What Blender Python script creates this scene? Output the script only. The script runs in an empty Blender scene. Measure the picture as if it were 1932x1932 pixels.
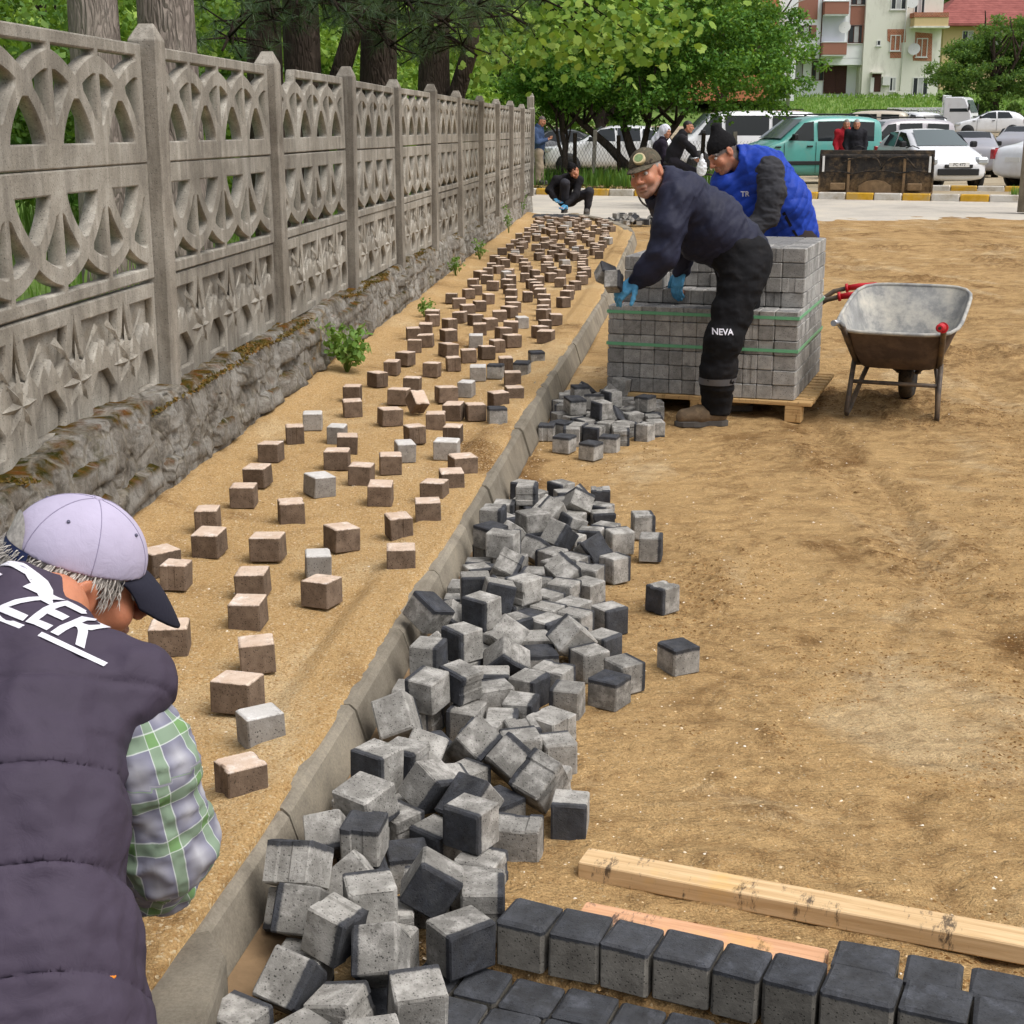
import bpy, bmesh, math, random
import numpy as np
from mathutils import Vector, Matrix, Euler, noise as mnoise

random.seed(7); RNG = np.random.default_rng(7)
R = math.radians
scene = bpy.context.scene
COL = scene.collection

# ---------------------------------------------------------------- camera, sky, sun, exposure
CAMH = 1.62
PITCH = math.atan((966 - 245) / 2750.0)          # horizon height in the photograph
cam_d = bpy.data.cameras.new('camera'); cam_d.sensor_width = 36.0
cam_d.lens = 36.0 * 2750.0 / 1932.0; cam_d.clip_start = 0.05; cam_d.clip_end = 2000
cam = bpy.data.objects.new('camera', cam_d); COL.objects.link(cam)
cam.location = (0, 0, CAMH); cam.rotation_euler = (math.pi / 2 - PITCH, 0, 0)
scene.camera = cam

SUN_EL, SUN_AZ = 60.0, 118.0                       # azimuth clockwise from +Y (ahead and to the right)
world = bpy.data.worlds.new('World'); scene.world = world; world.use_nodes = True
wn = world.node_tree.nodes; wl = world.node_tree.links
for n in list(wn): wn.remove(n)
w_out = wn.new('ShaderNodeOutputWorld'); w_bg = wn.new('ShaderNodeBackground'); w_sky = wn.new('ShaderNodeTexSky')
w_hs = wn.new('ShaderNodeHueSaturation'); w_hs.inputs['Saturation'].default_value = 0.3
w_sky.sky_type = 'NISHITA'; w_sky.sun_disc = False; w_sky.sun_elevation = R(SUN_EL); w_sky.sun_rotation = R(SUN_AZ)
w_sky.air_density = 1.0; w_sky.dust_density = 5.0; w_sky.ozone_density = 1.0
w_bg.inputs['Strength'].default_value = 0.15
wl.new(w_sky.outputs[0], w_hs.inputs['Color']); wl.new(w_hs.outputs[0], w_bg.inputs[0]); wl.new(w_bg.outputs[0], w_out.inputs[0])
sun_d = bpy.data.lights.new('sun', 'SUN'); sun_d.energy = 1.3; sun_d.angle = R(40); sun_d.color = (1.0, 0.97, 0.93)
sun = bpy.data.objects.new('sun', sun_d); COL.objects.link(sun)
sun.rotation_euler = (R(90 - SUN_EL), 0, R(180 - SUN_AZ)); sun.location = (5, 8, 20)
scene.view_settings.view_transform = 'Standard'; scene.view_settings.look = 'None'
scene.view_settings.exposure = 0.3; scene.view_settings.gamma = 1.0; scene.view_settings.use_curve_mapping = False
scene.render.engine = 'CYCLES'
scene.cycles.max_bounces = 6; scene.cycles.transparent_max_bounces = 8

# ---------------------------------------------------------------- helpers
CP, SP = math.cos(PITCH), math.sin(PITCH)
def ray(px, py):
    x = (px - 966) / 2750.0; y = (966 - py) / 2750.0
    return Vector((x, CP + y * SP, -SP + y * CP))
def G(px, py, z=0.0):                              # photo point lying on the plane at height z
    r = ray(px, py); t = (z - CAMH) / r.z; return Vector((r.x * t, r.y * t, z))
def atY(px, py, Y):                                # photo point at distance Y
    r = ray(px, py); t = Y / r.y; return Vector((r.x * t, Y, CAMH + r.z * t))

def _h(ix, iy, iz, seed):
    n = (ix * 374761393 + iy * 668265263 + iz * 2147483647 + seed * 1274126177) & 0xffffffff
    n = ((n ^ (n >> 13)) * 1274126177) & 0xffffffff
    n = ((n ^ (n >> 16)) * 2246822519) & 0xffffffff
    return ((n ^ (n >> 15)) & 0xffff) / 65535.0
def vnoise(x, y, z=None, seed=0):                  # smooth value noise in -1..1 on arrays
    x = np.asarray(x, float); y = np.asarray(y, float)
    z = np.zeros_like(x) if z is None else np.asarray(z, float)
    ix, iy, iz = (np.floor(v).astype(np.int64) for v in (x, y, z))
    fx, fy, fz = x - ix, y - iy, z - iz
    fx, fy, fz = (v * v * (3 - 2 * v) for v in (fx, fy, fz))
    out = 0
    for a in (0, 1):
        for b in (0, 1):
            for c in (0, 1):
                w = (fx if a else 1 - fx) * (fy if b else 1 - fy) * (fz if c else 1 - fz)
                out = out + w * _h(ix + a, iy + b, iz + c, seed)
    return out * 2 - 1
def fbm(x, y, z=None, oct=4, seed=0):
    s = 0; a = 1.0; f = 1.0; t = 0
    for o in range(oct):
        s = s + a * vnoise(np.asarray(x) * f, np.asarray(y) * f, None if z is None else np.asarray(z) * f, seed + o * 17)
        t += a; a *= 0.5; f *= 2.03
    return s / t

def mesh_np(name, V, F, smooth=False):
    me = bpy.data.meshes.new(name); V = np.asarray(V, np.float32); F = np.asarray(F, np.int32)
    n, k = F.shape
    me.vertices.add(len(V)); me.vertices.foreach_set('co', V.ravel())
    me.loops.add(n * k); me.loops.foreach_set('vertex_index', F.ravel())
    me.polygons.add(n); me.polygons.foreach_set('loop_start', np.arange(0, n * k, k, dtype=np.int32))
    me.polygons.foreach_set('loop_total', np.full(n, k, np.int32))
    if smooth: me.polygons.foreach_set('use_smooth', np.ones(n, bool))
    me.update(calc_edges=True); me.validate(); return me
def grid_faces(nr, nc, flip=False):
    i, j = np.meshgrid(np.arange(nr - 1), np.arange(nc - 1), indexing='ij'); a = (i * nc + j).ravel()
    F = np.stack([a, a + 1, a + nc + 1, a + nc], 1)
    return F[:, ::-1] if flip else F

class MB:
    """collects shapes; build() links them as one mesh object"""
    def __init__(s): s.v = []; s.f = []; s.mi = []; s.m = 0; s.sm = []
    def add(s, vs, fs, smooth=False):
        o = len(s.v); s.v += [tuple(v) for v in vs]
        for f in fs: s.f.append([i + o for i in f]); s.mi.append(s.m); s.sm.append(smooth)
        return s
    def box(s, lo, hi, mtx=None):
        x0, y0, z0 = lo; x1, y1, z1 = hi
        vs = [Vector(v) for v in ((x0,y0,z0),(x1,y0,z0),(x1,y1,z0),(x0,y1,z0),(x0,y0,z1),(x1,y0,z1),(x1,y1,z1),(x0,y1,z1))]
        if mtx is not None: vs = [mtx @ v for v in vs]
        return s.add(vs, [(0,3,2,1),(4,5,6,7),(0,1,5,4),(1,2,6,5),(2,3,7,6),(3,0,4,7)])
    def cbox(s, lo, hi, b=0.01, mtx=None):           # chamfered box
        x0, y0, z0 = lo; x1, y1, z1 = hi
        def ring(z, i): return [(x0+i+b*0,y0+i,z),(x1-i,y0+i,z),(x1-i,y1-i,z),(x0+i,y1-i,z)]
        def oct_(z, i):
            c = b
            return [(x0+i+c,y0+i,z),(x1-i-c,y0+i,z),(x1-i,y0+i+c,z),(x1-i,y1-i-c,z),(x1-i-c,y1-i,z),(x0+i+c,y1-i,z),(x0+i,y1-i-c,z),(x0+i,y0+i+c,z)]
        vs = oct_(z0, b*.6) + oct_(z0 + b, 0) + oct_(z1 - b, 0) + oct_(z1, b*.6)
        if mtx is not None: vs = [mtx @ Vector(v) for v in vs]
        fs = [tuple(range(7, -1, -1)), tuple(range(24, 32))]
        for r in range(3):
            for k in range(8):
                fs.append((r*8+k, r*8+(k+1)%8, r*8+8+(k+1)%8, r*8+8+k))
        return s.add(vs, fs)
    def tube(s, pts, rad, n=10, cap=True, smooth=True):
        pts = [Vector(p) for p in pts]; m = len(pts)
        rads = rad if isinstance(rad, (list, tuple)) else [rad] * m
        o = len(s.v); up = None
        for i, p in enumerate(pts):
            t = (pts[min(i+1, m-1)] - pts[max(i-1, 0)]).normalized()
            if up is None:
                up = t.orthogonal().normalized()
            else:
                up = (up - t * up.dot(t));
                up = up.normalized() if up.length > 1e-6 else t.orthogonal().normalized()
            w = t.cross(up)
            for k in range(n):
                a = 2 * math.pi * k / n; s.v.append(tuple(p + (up * math.cos(a) + w * math.sin(a)) * rads[i]))
        for i in range(m - 1):
            for k in range(n):
                s.f.append([o+i*n+k, o+i*n+(k+1)%n, o+(i+1)*n+(k+1)%n, o+(i+1)*n+k]); s.mi.append(s.m); s.sm.append(smooth)
        if cap:
            s.f.append([o + k for k in range(n-1, -1, -1)]); s.mi.append(s.m); s.sm.append(False)
            s.f.append([o + (m-1)*n + k for k in range(n)]); s.mi.append(s.m); s.sm.append(False)
        return s
    def prism(s, poly, h0, h1, mtx=None):            # poly in xy, extruded along z
        n = len(poly); vs = [Vector((x, y, h0)) for x, y in poly] + [Vector((x, y, h1)) for x, y in poly]
        if mtx is not None: vs = [mtx @ v for v in vs]
        return s.add(vs, [tuple(range(n-1, -1, -1)), tuple(range(n, 2*n))] + [(k, (k+1) % n, n+(k+1) % n, n+k) for k in range(n)])
    def lathe(s, prof, n=20, mtx=None, smooth=True):   # prof of (radius, height) about z
        vs = []; m = len(prof)
        for r, z in prof:
            for k in range(n):
                a = 2*math.pi*k/n; vs.append(Vector((r*math.cos(a), r*math.sin(a), z)))
        if mtx is not None: vs = [mtx @ v for v in vs]
        fs = [(i*n+k, i*n+(k+1)%n, (i+1)*n+(k+1)%n, (i+1)*n+k) for i in range(m-1) for k in range(n)]
        s.add(vs, fs, smooth); o = len(s.v) - len(vs)
        if prof[0][0] > 1e-5: s.f.append([o+k for k in range(n-1,-1,-1)]); s.mi.append(s.m); s.sm.append(False)
        if prof[-1][0] > 1e-5: s.f.append([o+(m-1)*n+k for k in range(n)]); s.mi.append(s.m); s.sm.append(False)
        return s
    def mesh(s, name):
        me = bpy.data.meshes.new(name); me.from_pydata(s.v, [], s.f)
        me.polygons.foreach_set('material_index', s.mi); me.polygons.foreach_set('use_smooth', s.sm); me.update(); return me
    def build(s, name, mats, parent=None, loc=None, rot=None):
        me = s.mesh(name); return obj(name, me, mats, parent, loc, rot)

def obj(name, me, mats=None, parent=None, loc=None, rot=None):
    o = bpy.data.objects.new(name, me); COL.objects.link(o)
    if mats is not None and me is not None and len(me.materials) == 0:
        for m in (mats if isinstance(mats, (list, tuple)) else [mats]): me.materials.append(m)
    if parent is not None: o.parent = parent
    if loc is not None: o.location = loc
    if rot is not None: o.rotation_euler = rot
    return o
def tag(o, label=None, cat=None, group=None, kind=None):
    if label: o['label'] = label
    if cat: o['category'] = cat
    if group: o['group'] = group
    if kind: o['kind'] = kind
    return o
def empty(name, loc=(0, 0, 0), rz=0, label=None, cat=None, group=None, kind=None):
    o = bpy.data.objects.new(name, None); COL.objects.link(o); o.location = loc; o.rotation_euler = (0, 0, rz)
    o.empty_display_size = 0.1
    return tag(o, label, cat, group, kind)
def copy_tree(o, parent=None):
    c = o.copy(); COL.objects.link(c); c.parent = parent
    for ch in o.children: copy_tree(ch, c)
    return c

# ---------------------------------------------------------------- materials
def srgb(r, g, b):
    f = lambda u: (u/255/12.92) if u/255 <= 0.04045 else ((u/255+0.055)/1.055)**2.4
    return (f(r), f(g), f(b), 1)
def c4(c): return tuple(c) if len(c) == 4 else tuple(c) + (1,)
class NT:
    def __init__(s, name):
        s.mat = bpy.data.materials.new(name); s.mat.use_nodes = True
        s.t = s.mat.node_tree; s.n = s.t.nodes; s.bsdf = s.n['Principled BSDF']
    def new(s, typ, **kw):
        n = s.n.new('ShaderNode' + typ)
        for k, v in kw.items(): setattr(n, k, v)
        return n
    def link(s, a, b): s.t.links.new(a, b)
    def co(s, kind='Object'):
        if kind == 'World': return s.new('NewGeometry').outputs['Position']
        return s.new('TexCoord').outputs[kind]
    def noise(s, co, scale, detail=4, rough=0.6, dist=0):
        n = s.new('TexNoise'); n.inputs['Scale'].default_value = scale; n.inputs['Detail'].default_value = detail
        n.inputs['Roughness'].default_value = rough; n.inputs['Distortion'].default_value = dist
        s.link(co, n.inputs['Vector']); return n.outputs['Fac']
    def vor(s, co, scale, feature='F1', out='Distance', rnd=1.0):
        n = s.new('TexVoronoi', feature=feature); n.inputs['Scale'].default_value = scale; n.inputs['Randomness'].default_value = rnd
        s.link(co, n.inputs['Vector']); return n.outputs[out]
    def ramp(s, fac, stops):
        n = s.new('ValToRGB'); e = n.color_ramp.elements
        while len(e) < len(stops): e.new(0.5)
        for el, (p, c) in zip(e, stops):
            el.position = p; el.color = c4(c) if isinstance(c, (tuple, list)) else (c, c, c, 1)
        s.link(fac, n.inputs['Fac']); return n.outputs['Color']
    def mix(s, fac, a, b, mode='MIX'):
        n = s.new('Mix', data_type='RGBA', blend_type=mode)
        for i, v in ((0, fac), (6, a), (7, b)):
            if hasattr(v, 'is_linked') or isinstance(v, bpy.types.NodeSocket): s.link(v, n.inputs[i])
            elif i == 0: n.inputs[0].default_value = v
            else: n.inputs[i].default_value = c4(v)
        return n.outputs[2]
    def math(s, op, a, b=0.0, c=None):
        n = s.new('Math', operation=op)
        for i, v in ((0, a), (1, b)) + (((2, c),) if c is not None else ()):
            if isinstance(v, bpy.types.NodeSocket): s.link(v, n.inputs[i])
            else: n.inputs[i].default_value = v
        return n.outputs[0]
    def sep(s, co):
        n = s.new('SeparateXYZ'); s.link(co, n.inputs[0]); return n.outputs
    def bump(s, h, strength=0.3, dist=0.01, prev=None):
        n = s.new('Bump'); n.inputs['Strength'].default_value = strength; n.inputs['Distance'].default_value = dist
        s.link(h, n.inputs['Height'])
        if prev is not None: s.link(prev, n.inputs['Normal'])
        return n.outputs[0]
    def out(s, col=None, rough=0.8, normal=None, metal=0, spec=0.3):
        b = s.bsdf
        if col is not None:
            if isinstance(col, bpy.types.NodeSocket): s.link(col, b.inputs['Base Color'])
            else: b.inputs['Base Color'].default_value = c4(col)
        if isinstance(rough, bpy.types.NodeSocket): s.link(rough, b.inputs['Roughness'])
        else: b.inputs['Roughness'].default_value = rough
        b.inputs['Metallic'].default_value = metal; b.inputs['Specular IOR Level'].default_value = spec
        if normal is not None: s.link(normal, b.inputs['Normal'])
        return s.mat
def simple(name, col, rough=0.7, var=0.25, scale=8, bump=0.15, bscale=60, bdist=0.004, metal=0, spec=0.3, co='Object', dirt=None):
    """base colour with two scales of mottling and fine relief"""
    t = NT(name); c = t.co(co); col = c4(col)
    dk = tuple(v*(1-var) for v in col[:3]); lt = tuple(min(1, v*(1+var*.7)) for v in col[:3])
    k = t.ramp(t.noise(c, scale, 5, .65), [(.3, dk), (.7, lt)])
    if dirt: k = t.mix(t.ramp(t.noise(c, scale*.5, 6, .7), [(.45, 0.), (.7, 1.)]), k, dirt)
    nb = t.bump(t.noise(c, bscale, 3), bump, bdist) if bump else None
    return t.out(k, rough, nb, metal, spec)
# ================================================================ SETTING: ground, sidewalk, kerb
KY = [0.8, 2.375, 2.827, 3.455, 4.609, 8.432, 13.33, 21.77]
KX = [-0.82, -0.603, -0.527, -0.44, -0.292, 0.183, 0.839, 1.80]
def xk(y): return np.interp(y, KY, KX)
def xw(y): return -1.46 + 0.0815 * (np.asarray(y) - 5.3)          # face of the stone wall
def xf(y): return -1.5 + 0.09 * (y - 7.0)                          # face of the concrete fence
SW = 0.15                                                         # sidewalk level
def zroad(y): return np.interp(y, [0, 21, 27, 33, 34], [0, 0, .05, .09, .09])
def zpark(y): return np.interp(y, [30, 38, 44, 50, 62, 95, 102, 138, 150, 260], [.19, .2, .17, .13, .5, 1.45, 1.7, 4.6, 5.2, 11])
_a, _b = G(932, 1826, .012), G(1395, 1932, .012); RA0 = (_a.x, _a.y); RD0 = (_b-_a).normalized()
def sand_h(x, y):
    h = 0.022 * fbm(x*0.9, y*0.7, oct=4, seed=3) + 0.007*fbm(x*5, y*5, oct=3, seed=9)
    w = fbm(x*1.1, y*0.9, oct=3, seed=21)
    # dragged ripples, tyre tracks curving through the bed
    h += 0.020*np.clip(fbm(x*1.5+3*w, y*9+2*w, oct=3, seed=31), 0, 1)*(0.4+np.clip(fbm(x*.6, y*.5, seed=33)*2, 0, 1))
    for (cx, amp, wd, ph, sl) in ((1.55, .22, .10, .6, .10), (2.6, .25, .13, 1.9, .13), (4.2, .3, .16, .2, .16), (6.0, .4, .2, 2.2, .2)):
        c = cx + amp*np.sin(y*.45+ph) + sl*(y-5)
        d = (x-c)/wd
        h += -0.014*np.exp(-d*d) + 0.012*np.exp(-(np.abs(d)-1.6)**2*2.2)*(0.5+0.5*vnoise(x*7, y*7, seed=5)) \
             + 0.006*np.exp(-d*d)*np.sin(y*55+3*d)
    m = np.clip(vnoise(x*1.3, y*1.1, seed=41)-.25, 0, 1)          # loose crumbly heaps
    h += m*0.075*(0.35+.65*vnoise(x*17, y*17, seed=43))+ .016*np.clip(fbm(x*11, y*11, oct=3, seed=47)-.08, 0, 1)
    tr = np.exp(-((x-(.75+.10*(y-4)+.12*np.sin(y*.9)))/.20)**2)                 # tread prints beside the heap
    h += tr*.011*np.sin(y*46+5*np.sin(x*9)+2*vnoise(x*4, y*4, seed=44))*np.clip(.3+vnoise(x*1.5, y*1.2, seed=45), 0, 1)
    h += -.022*np.exp(-((x-(1.15+.16*(y-3.5)+.16*np.sin(y*1.3)))/.05)**2)*np.clip(vnoise(x*.8, y*.8, seed=46)+.35, 0, 1)
    h *= np.clip((x - xk(np.minimum(y, 21.7)))/0.5, .25, 1)
    u_ = (x-RA0[0])*RD0[0]+(y-RA0[1])*RD0[1]; v_ = -(x-RA0[0])*RD0[1]+(y-RA0[1])*RD0[0]
    dig = np.clip((u_+.22)/.05, 0, 1)*np.clip((.02-v_)/.03, 0, 1)
    return (h + zroad(y))*(1-dig) - .07*dig

def m_sand(name, gravel=0.0):
    t = NT(name); c = t.co('World')
    dry, wet, pale = srgb(203,168,117), srgb(126,93,55), srgb(216,188,144)
    mp = t.new('Mapping'); mp.inputs['Scale'].default_value = (1.0, .75, 1); t.link(c, mp.inputs['Vector'])
    a = t.noise(mp.outputs[0], 1.1, 7, .66, .8)
    k = t.ramp(a, [(.32, wet), (.43, dry), (.54, dry), (.64, pale)])
    b = t.noise(mp.outputs[0], 9, 6, .72)
    k = t.mix(t.ramp(b, [(.56, 0.), (.70, .35)]), k, wet)
    if not gravel: ma = t.new('Attribute', attribute_name='moist'); k = t.mix(t.math('MULTIPLY', ma.outputs['Fac'], t.ramp(t.noise(c, 45, 4, .75), [(.35, .25), (.6, .95)])), k, srgb(112,80,46))
    fine = t.noise(c, 210, 5, .85)
    k = t.mix(.75, k, t.ramp(fine, [(.36, .38), (.60, 1.06)]), 'MULTIPLY')
    k = t.mix(t.ramp(t.noise(c, 75, 5, .8), [(.54, 0.), (.66, .55)]), k, srgb(128,94,56))
    v = t.vor(c, 165 if gravel else 190, 'F1', 'Distance'); vc = t.vor(c, 165 if gravel else 190, 'F1', 'Color')
    peb = t.ramp(t.sep(vc)[0], [(.56 if gravel else .9, 0.), (.74 if gravel else .97, 1.)])
    pebc = t.ramp(t.sep(vc)[1], [(.0, srgb(150,112,66)), (.6, srgb(184,152,104)), (1., srgb(206,188,156))])
    k = t.mix(t.math('MULTIPLY', peb, .8 if gravel else .6), k, pebc)
    h1 = t.math('SUBTRACT', 1.0, v); n1 = t.bump(h1, .55 if gravel else .35, .006)
    mr = t.new('Mapping'); mr.inputs['Scale'].default_value = (1, 2.4, 1); mr.inputs['Rotation'].default_value = (0, 0, .25); t.link(c, mr.inputs['Vector'])
    n2 = t.bump(t.noise(c, 38, 6, .75), .75, .02, n1)
    if not gravel: n2 = t.bump(t.noise(mr.outputs[0], 5.5, 5, .65, .6), .8, .06, n2)
    return t.out(k, .95, n2, spec=.12)
M_SAND = m_sand('sand_road'); M_SANDG = m_sand('sand_gravel', 1.0)

# road bed of sand
ny, nx = 560, 360
ys = 1.0 * (27.6/1.0) ** (np.linspace(0, 1, ny)); s_ = np.linspace(0, 1, nx)
Y = np.repeat(ys[:, None], nx, 1)
x0 = np.where(ys < 21.7, xk(np.minimum(ys, 21.7)) + .0, 1.8 - (ys-21.7)*.9)[:, None]
X = x0 + s_[None, :] * (2.4 + .43*ys[:, None])
Z = sand_h(X, Y)
Zs = sum(np.roll(np.roll(Z, a, 0), b, 1) for a in (-4, 0, 4) for b in (-4, 0, 4))/9
moist = np.clip((Z-Zs)*130, 0, 1)*.75+np.clip(vnoise(X*1.3, Y*1.1, seed=41)-.22, 0, .5)*1.6*np.clip(.4+vnoise(X*17, Y*17, seed=43), 0, 1)+np.clip((Zs-Z)*120, 0, .6)  # moist crumb patches, plus darkening by relief on local ridges and in hollows
sand = obj('sand_road_bed', mesh_np('sand_road_bed', np.stack([X, Y, Z], -1).reshape(-1, 3), grid_faces(ny, nx), True), M_SAND)
at_ = sand.data.attributes.new('moist', 'FLOAT', 'POINT'); at_.data.foreach_set('value', np.clip(moist, 0, 1).astype(np.float32).ravel())
tag(sand, kind='structure')
# sidewalk bed of sand and fine gravel
ny, nx = 460, 84
ys = 1.2 * (27.0/1.2) ** (np.linspace(0, 1, ny)); s_ = np.linspace(0, 1, nx)
Y = np.repeat(ys[:, None], nx, 1)
kx = np.interp(ys, KY + [23.6, 25.0, 26.2], KX + [1.80, 1.62, 1.25])
xl = (xw(ys) - .10)[:, None]; xr = (kx - .004)[:, None]; X = xl + (xr-xl)*s_[None, :]
Z = SW - .012 + .012*fbm(X*2.2, Y*2.2, seed=51) + .006*fbm(X*14, Y*14, oct=3, seed=52) + .05*np.exp(-((X-xl-.1)/.10)**2)*(.6+.4*vnoise(Y*1.3, X, seed=5)) \
    + .026*np.clip((X-(xr-.22))/.06, 0, 1)*np.clip((xr-.004-X-.022*np.clip(vnoise(Y*5, X*0, seed=58)+.25*vnoise(Y*23, X*0, seed=59), 0, 1))/.016, 0, 1)*(1.0+.4*vnoise(Y*1.6, X*2, seed=57)) - .05*np.clip((X-(xr-.012))/.012, 0, 1)**2
swalk = obj('sidewalk_bed', mesh_np('sidewalk_bed', np.stack([X, Y, Z], -1).reshape(-1, 3), grid_faces(ny, nx), True), M_SANDG)
tag(swalk, kind='structure')
def sw_z(x, y): return SW - .012 + .012*float(fbm(np.array([x*2.2]), np.array([y*2.2]), seed=51)[0])

# loose gravel lying on both beds
def pebbles(name, pts, smin, smax, mat):
    base = np.array([(0,0,.55),(1,0,0),(.31,.95,0),(-.81,.59,0),(-.81,-.59,0),(.31,-.95,0)])
    fb = np.array([(0,1,2),(0,2,3),(0,3,4),(0,4,5),(0,5,1)])
    n = len(pts); sc = RNG.uniform(smin, smax, n)**1.0; a = RNG.uniform(0, 6.28, n)
    P = np.repeat(base[None], n, 0) * RNG.uniform(.6, 1.3, (n, 6, 1))
    ca, sa = np.cos(a)[:, None], np.sin(a)[:, None]
    V = np.stack([(P[..., 0]*ca - P[..., 1]*sa*.7), (P[..., 0]*sa + P[..., 1]*ca*.7), P[..., 2]], -1)*sc[:, None, None] + np.asarray(pts)[:, None, :]
    F = (fb[None] + (np.arange(n)*6)[:, None, None]).reshape(-1, 3)
    return tag(obj(name, mesh_np(name, V.reshape(-1, 3), F), mat), kind='stuff')
def m_pebble():
    t = NT('pebble'); g = t.new('NewGeometry')
    return t.out(t.ramp(g.outputs['Random Per Island'], [(0, srgb(120,92,58)), (.35, srgb(172,136,88)), (.7, srgb(205,176,130)), (1, srgb(228,220,205))]), .9, spec=.2)
M_PEB = m_pebble()
u = RNG.random(18000); yy = 2.0*(11/2.0)**u; xx = xw(yy) + (xk(yy)-.02-xw(yy))*RNG.random(18000)
zz = SW - .014 + .012*fbm(xx*2.2, yy*2.2, seed=51) + .006*fbm(xx*14, yy*14, oct=3, seed=52)
tag(pebbles('sidewalk_gravel', np.stack([xx, yy, zz], -1), .003, .0078, M_PEB), 'fine tan gravel scattered over the sidewalk bed', 'gravel')
u = RNG.random(9000); yy = 2.2*(9/2.2)**u; xx = xk(yy) + .06 + RNG.random(9000)**2.2*2.6
tag(pebbles('road_gravel', np.stack([xx, yy, sand_h(xx, yy)-.001], -1), .0022, .007, M_PEB), 'loose pale gravel scattered on the sand beside the kerb', 'gravel')

# darker moist clods thrown up by feet and tyres
u = RNG.random(90000); yy = 2.0*(17/2.0)**u; xx = xk(np.minimum(yy, 21)) + .1 + RNG.random(90000)*(1.2+.45*yy)
mk = fbm(xx*1.0+3, yy*.8, oct=3, seed=93) + .6*fbm(xx*4, yy*4, oct=2, seed=95) > .13; xx, yy = xx[mk], yy[mk]
t_ = NT('moist_clod'); g_ = t_.new('NewGeometry'); M_CLOD = t_.out(t_.ramp(g_.outputs['Random Per Island'], [(0, srgb(96,68,38)), (.6, srgb(126,94,56)), (1, srgb(160,126,82))]), .95, spec=.1)
tag(pebbles('sand_clods', np.stack([xx, yy, sand_h(xx, yy)-.002], -1), .0025, .0095, M_CLOD), 'crumbs of darker moist sand strewn over the road bed', 'sand', kind='stuff')

# kerb stones following the edge and bending round the far corner
def m_conc(name, a, b, c_, scale=3, pores=True, streak=True, bump=.5):
    t = NT(name); co = t.co('World')
    k = t.ramp(t.noise(co, scale, 7, .68, .3), [(.3, a), (.5, b), (.72, c_)])
    k = t.mix(.45, k, t.ramp(t.noise(co, 140, 3, .7), [(.32, .45), (.62, 1.0)]), 'MULTIPLY')
    if streak:
        mp = t.new('Mapping'); mp.inputs['Scale'].default_value = (7, 7, .9); t.link(co, mp.inputs['Vector'])
        k = t.mix(t.ramp(t.noise(mp.outputs[0], 1.6, 5, .6), [(.48, 0.), (.7, .55)]), k, tuple(v*.62 for v in a[:3]))
        k = t.mix(t.ramp(t.noise(mp.outputs[0], 2.3, 4, .6), [(.55, 0.), (.75, .5)]), k, tuple(min(.6, v*1.25) for v in c_[:3]))
    oi_ = t.new('ObjectInfo'); hv = t.new('HueSaturation'); t.link(k, hv.inputs['Color']); t.link(t.math('MULTIPLY_ADD', oi_.outputs['Random'], .26, .84), hv.inputs['Value']); k = hv.outputs[0]
    k = t.mix(t.ramp(t.noise(co, 1.1, 7, .75, .5), [(.5, 0.), (.68, .45)]), k, tuple(v*.55 for v in a[:3]))
    nb = t.bump(t.noise(co, 55, 6, .8), bump, .008)
    if pores:
        p = t.ramp(t.vor(co, 75, 'F1'), [(.10, 0.), (.22, 1.)]); k = t.mix(.55, k, p, 'MULTIPLY')
        nb = t.bump(p, .4, .004, nb)
    return t.out(k, .92, nb, spec=.15)
M_KERB = m_conc('kerb_concrete', srgb(112,104,92), srgb(140,132,118), srgb(160,150,132), 4, False, False, .3)
M_FENCE = m_conc('fence_concrete', srgb(118,112,103), srgb(154,148,137), srgb(182,177,167), 2.2)
M_POST = m_conc('post_concrete', srgb(112,105,95), srgb(150,143,132), srgb(180,174,163), 2.2)
KPL = list(zip(KX, KY))[1:] + [(1.83, 22.8), (1.76, 23.8), (1.58, 24.9), (1.28, 25.9), (.92, 26.8)]
def resample(pl, step):
    pl = [Vector(p) for p in pl]; out = [pl[0].copy()]; need = step
    for a, b in zip(pl, pl[1:]):
        d = (b-a).length; pos = 0
        while pos + need <= d:
            pos += need; out.append(a + (b-a)*(pos/d)); need = step
        need -= d - pos
    return out
kerb = empty('kerb', (KX[1], KY[1], 0), kind='structure')
kp = resample(KPL, .62)
for a, b in zip(kp, kp[1:]):
    d = (b-a); L = d.length; d.normalize(); nrm = Vector((d.y, -d.x))            # towards the road
    zb = float(zroad((a.y+b.y)/2)); dz = random.uniform(-.004, .004); du = random.uniform(-.006, .006)
    sec = [(-.14, -.12), (.05, -.12), (.05, .015), (.012, .135), (-.004, .15), (-.128, .15), (-.14, .138)]
    mb = MB(); n = len(sec); vs = []
    for s in (.004, .012, L-.012, L-.004):
        ins = .004 if s in (.004, L-.004) else 0
        for (u, z) in sec:
            uu = (u+.045)*(1-ins*6)-.045 + du; vs.append((d.x*s + nrm.x*uu, d.y*s + nrm.y*uu, z*(1-ins*4) + dz + zb))
    fs = [tuple(range(n)), tuple(range(4*n-1, 3*n-1, -1))]
    for r in range(3):
        for k in range(n): fs.append((r*n+(k+1) % n, r*n+k, (r+1)*n+k, (r+1)*n+(k+1) % n))
    mb.add(vs, fs); mb.build('kerb_stone', M_KERB, kerb, (a.x-KX[1], a.y-KY[1], 0))
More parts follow.
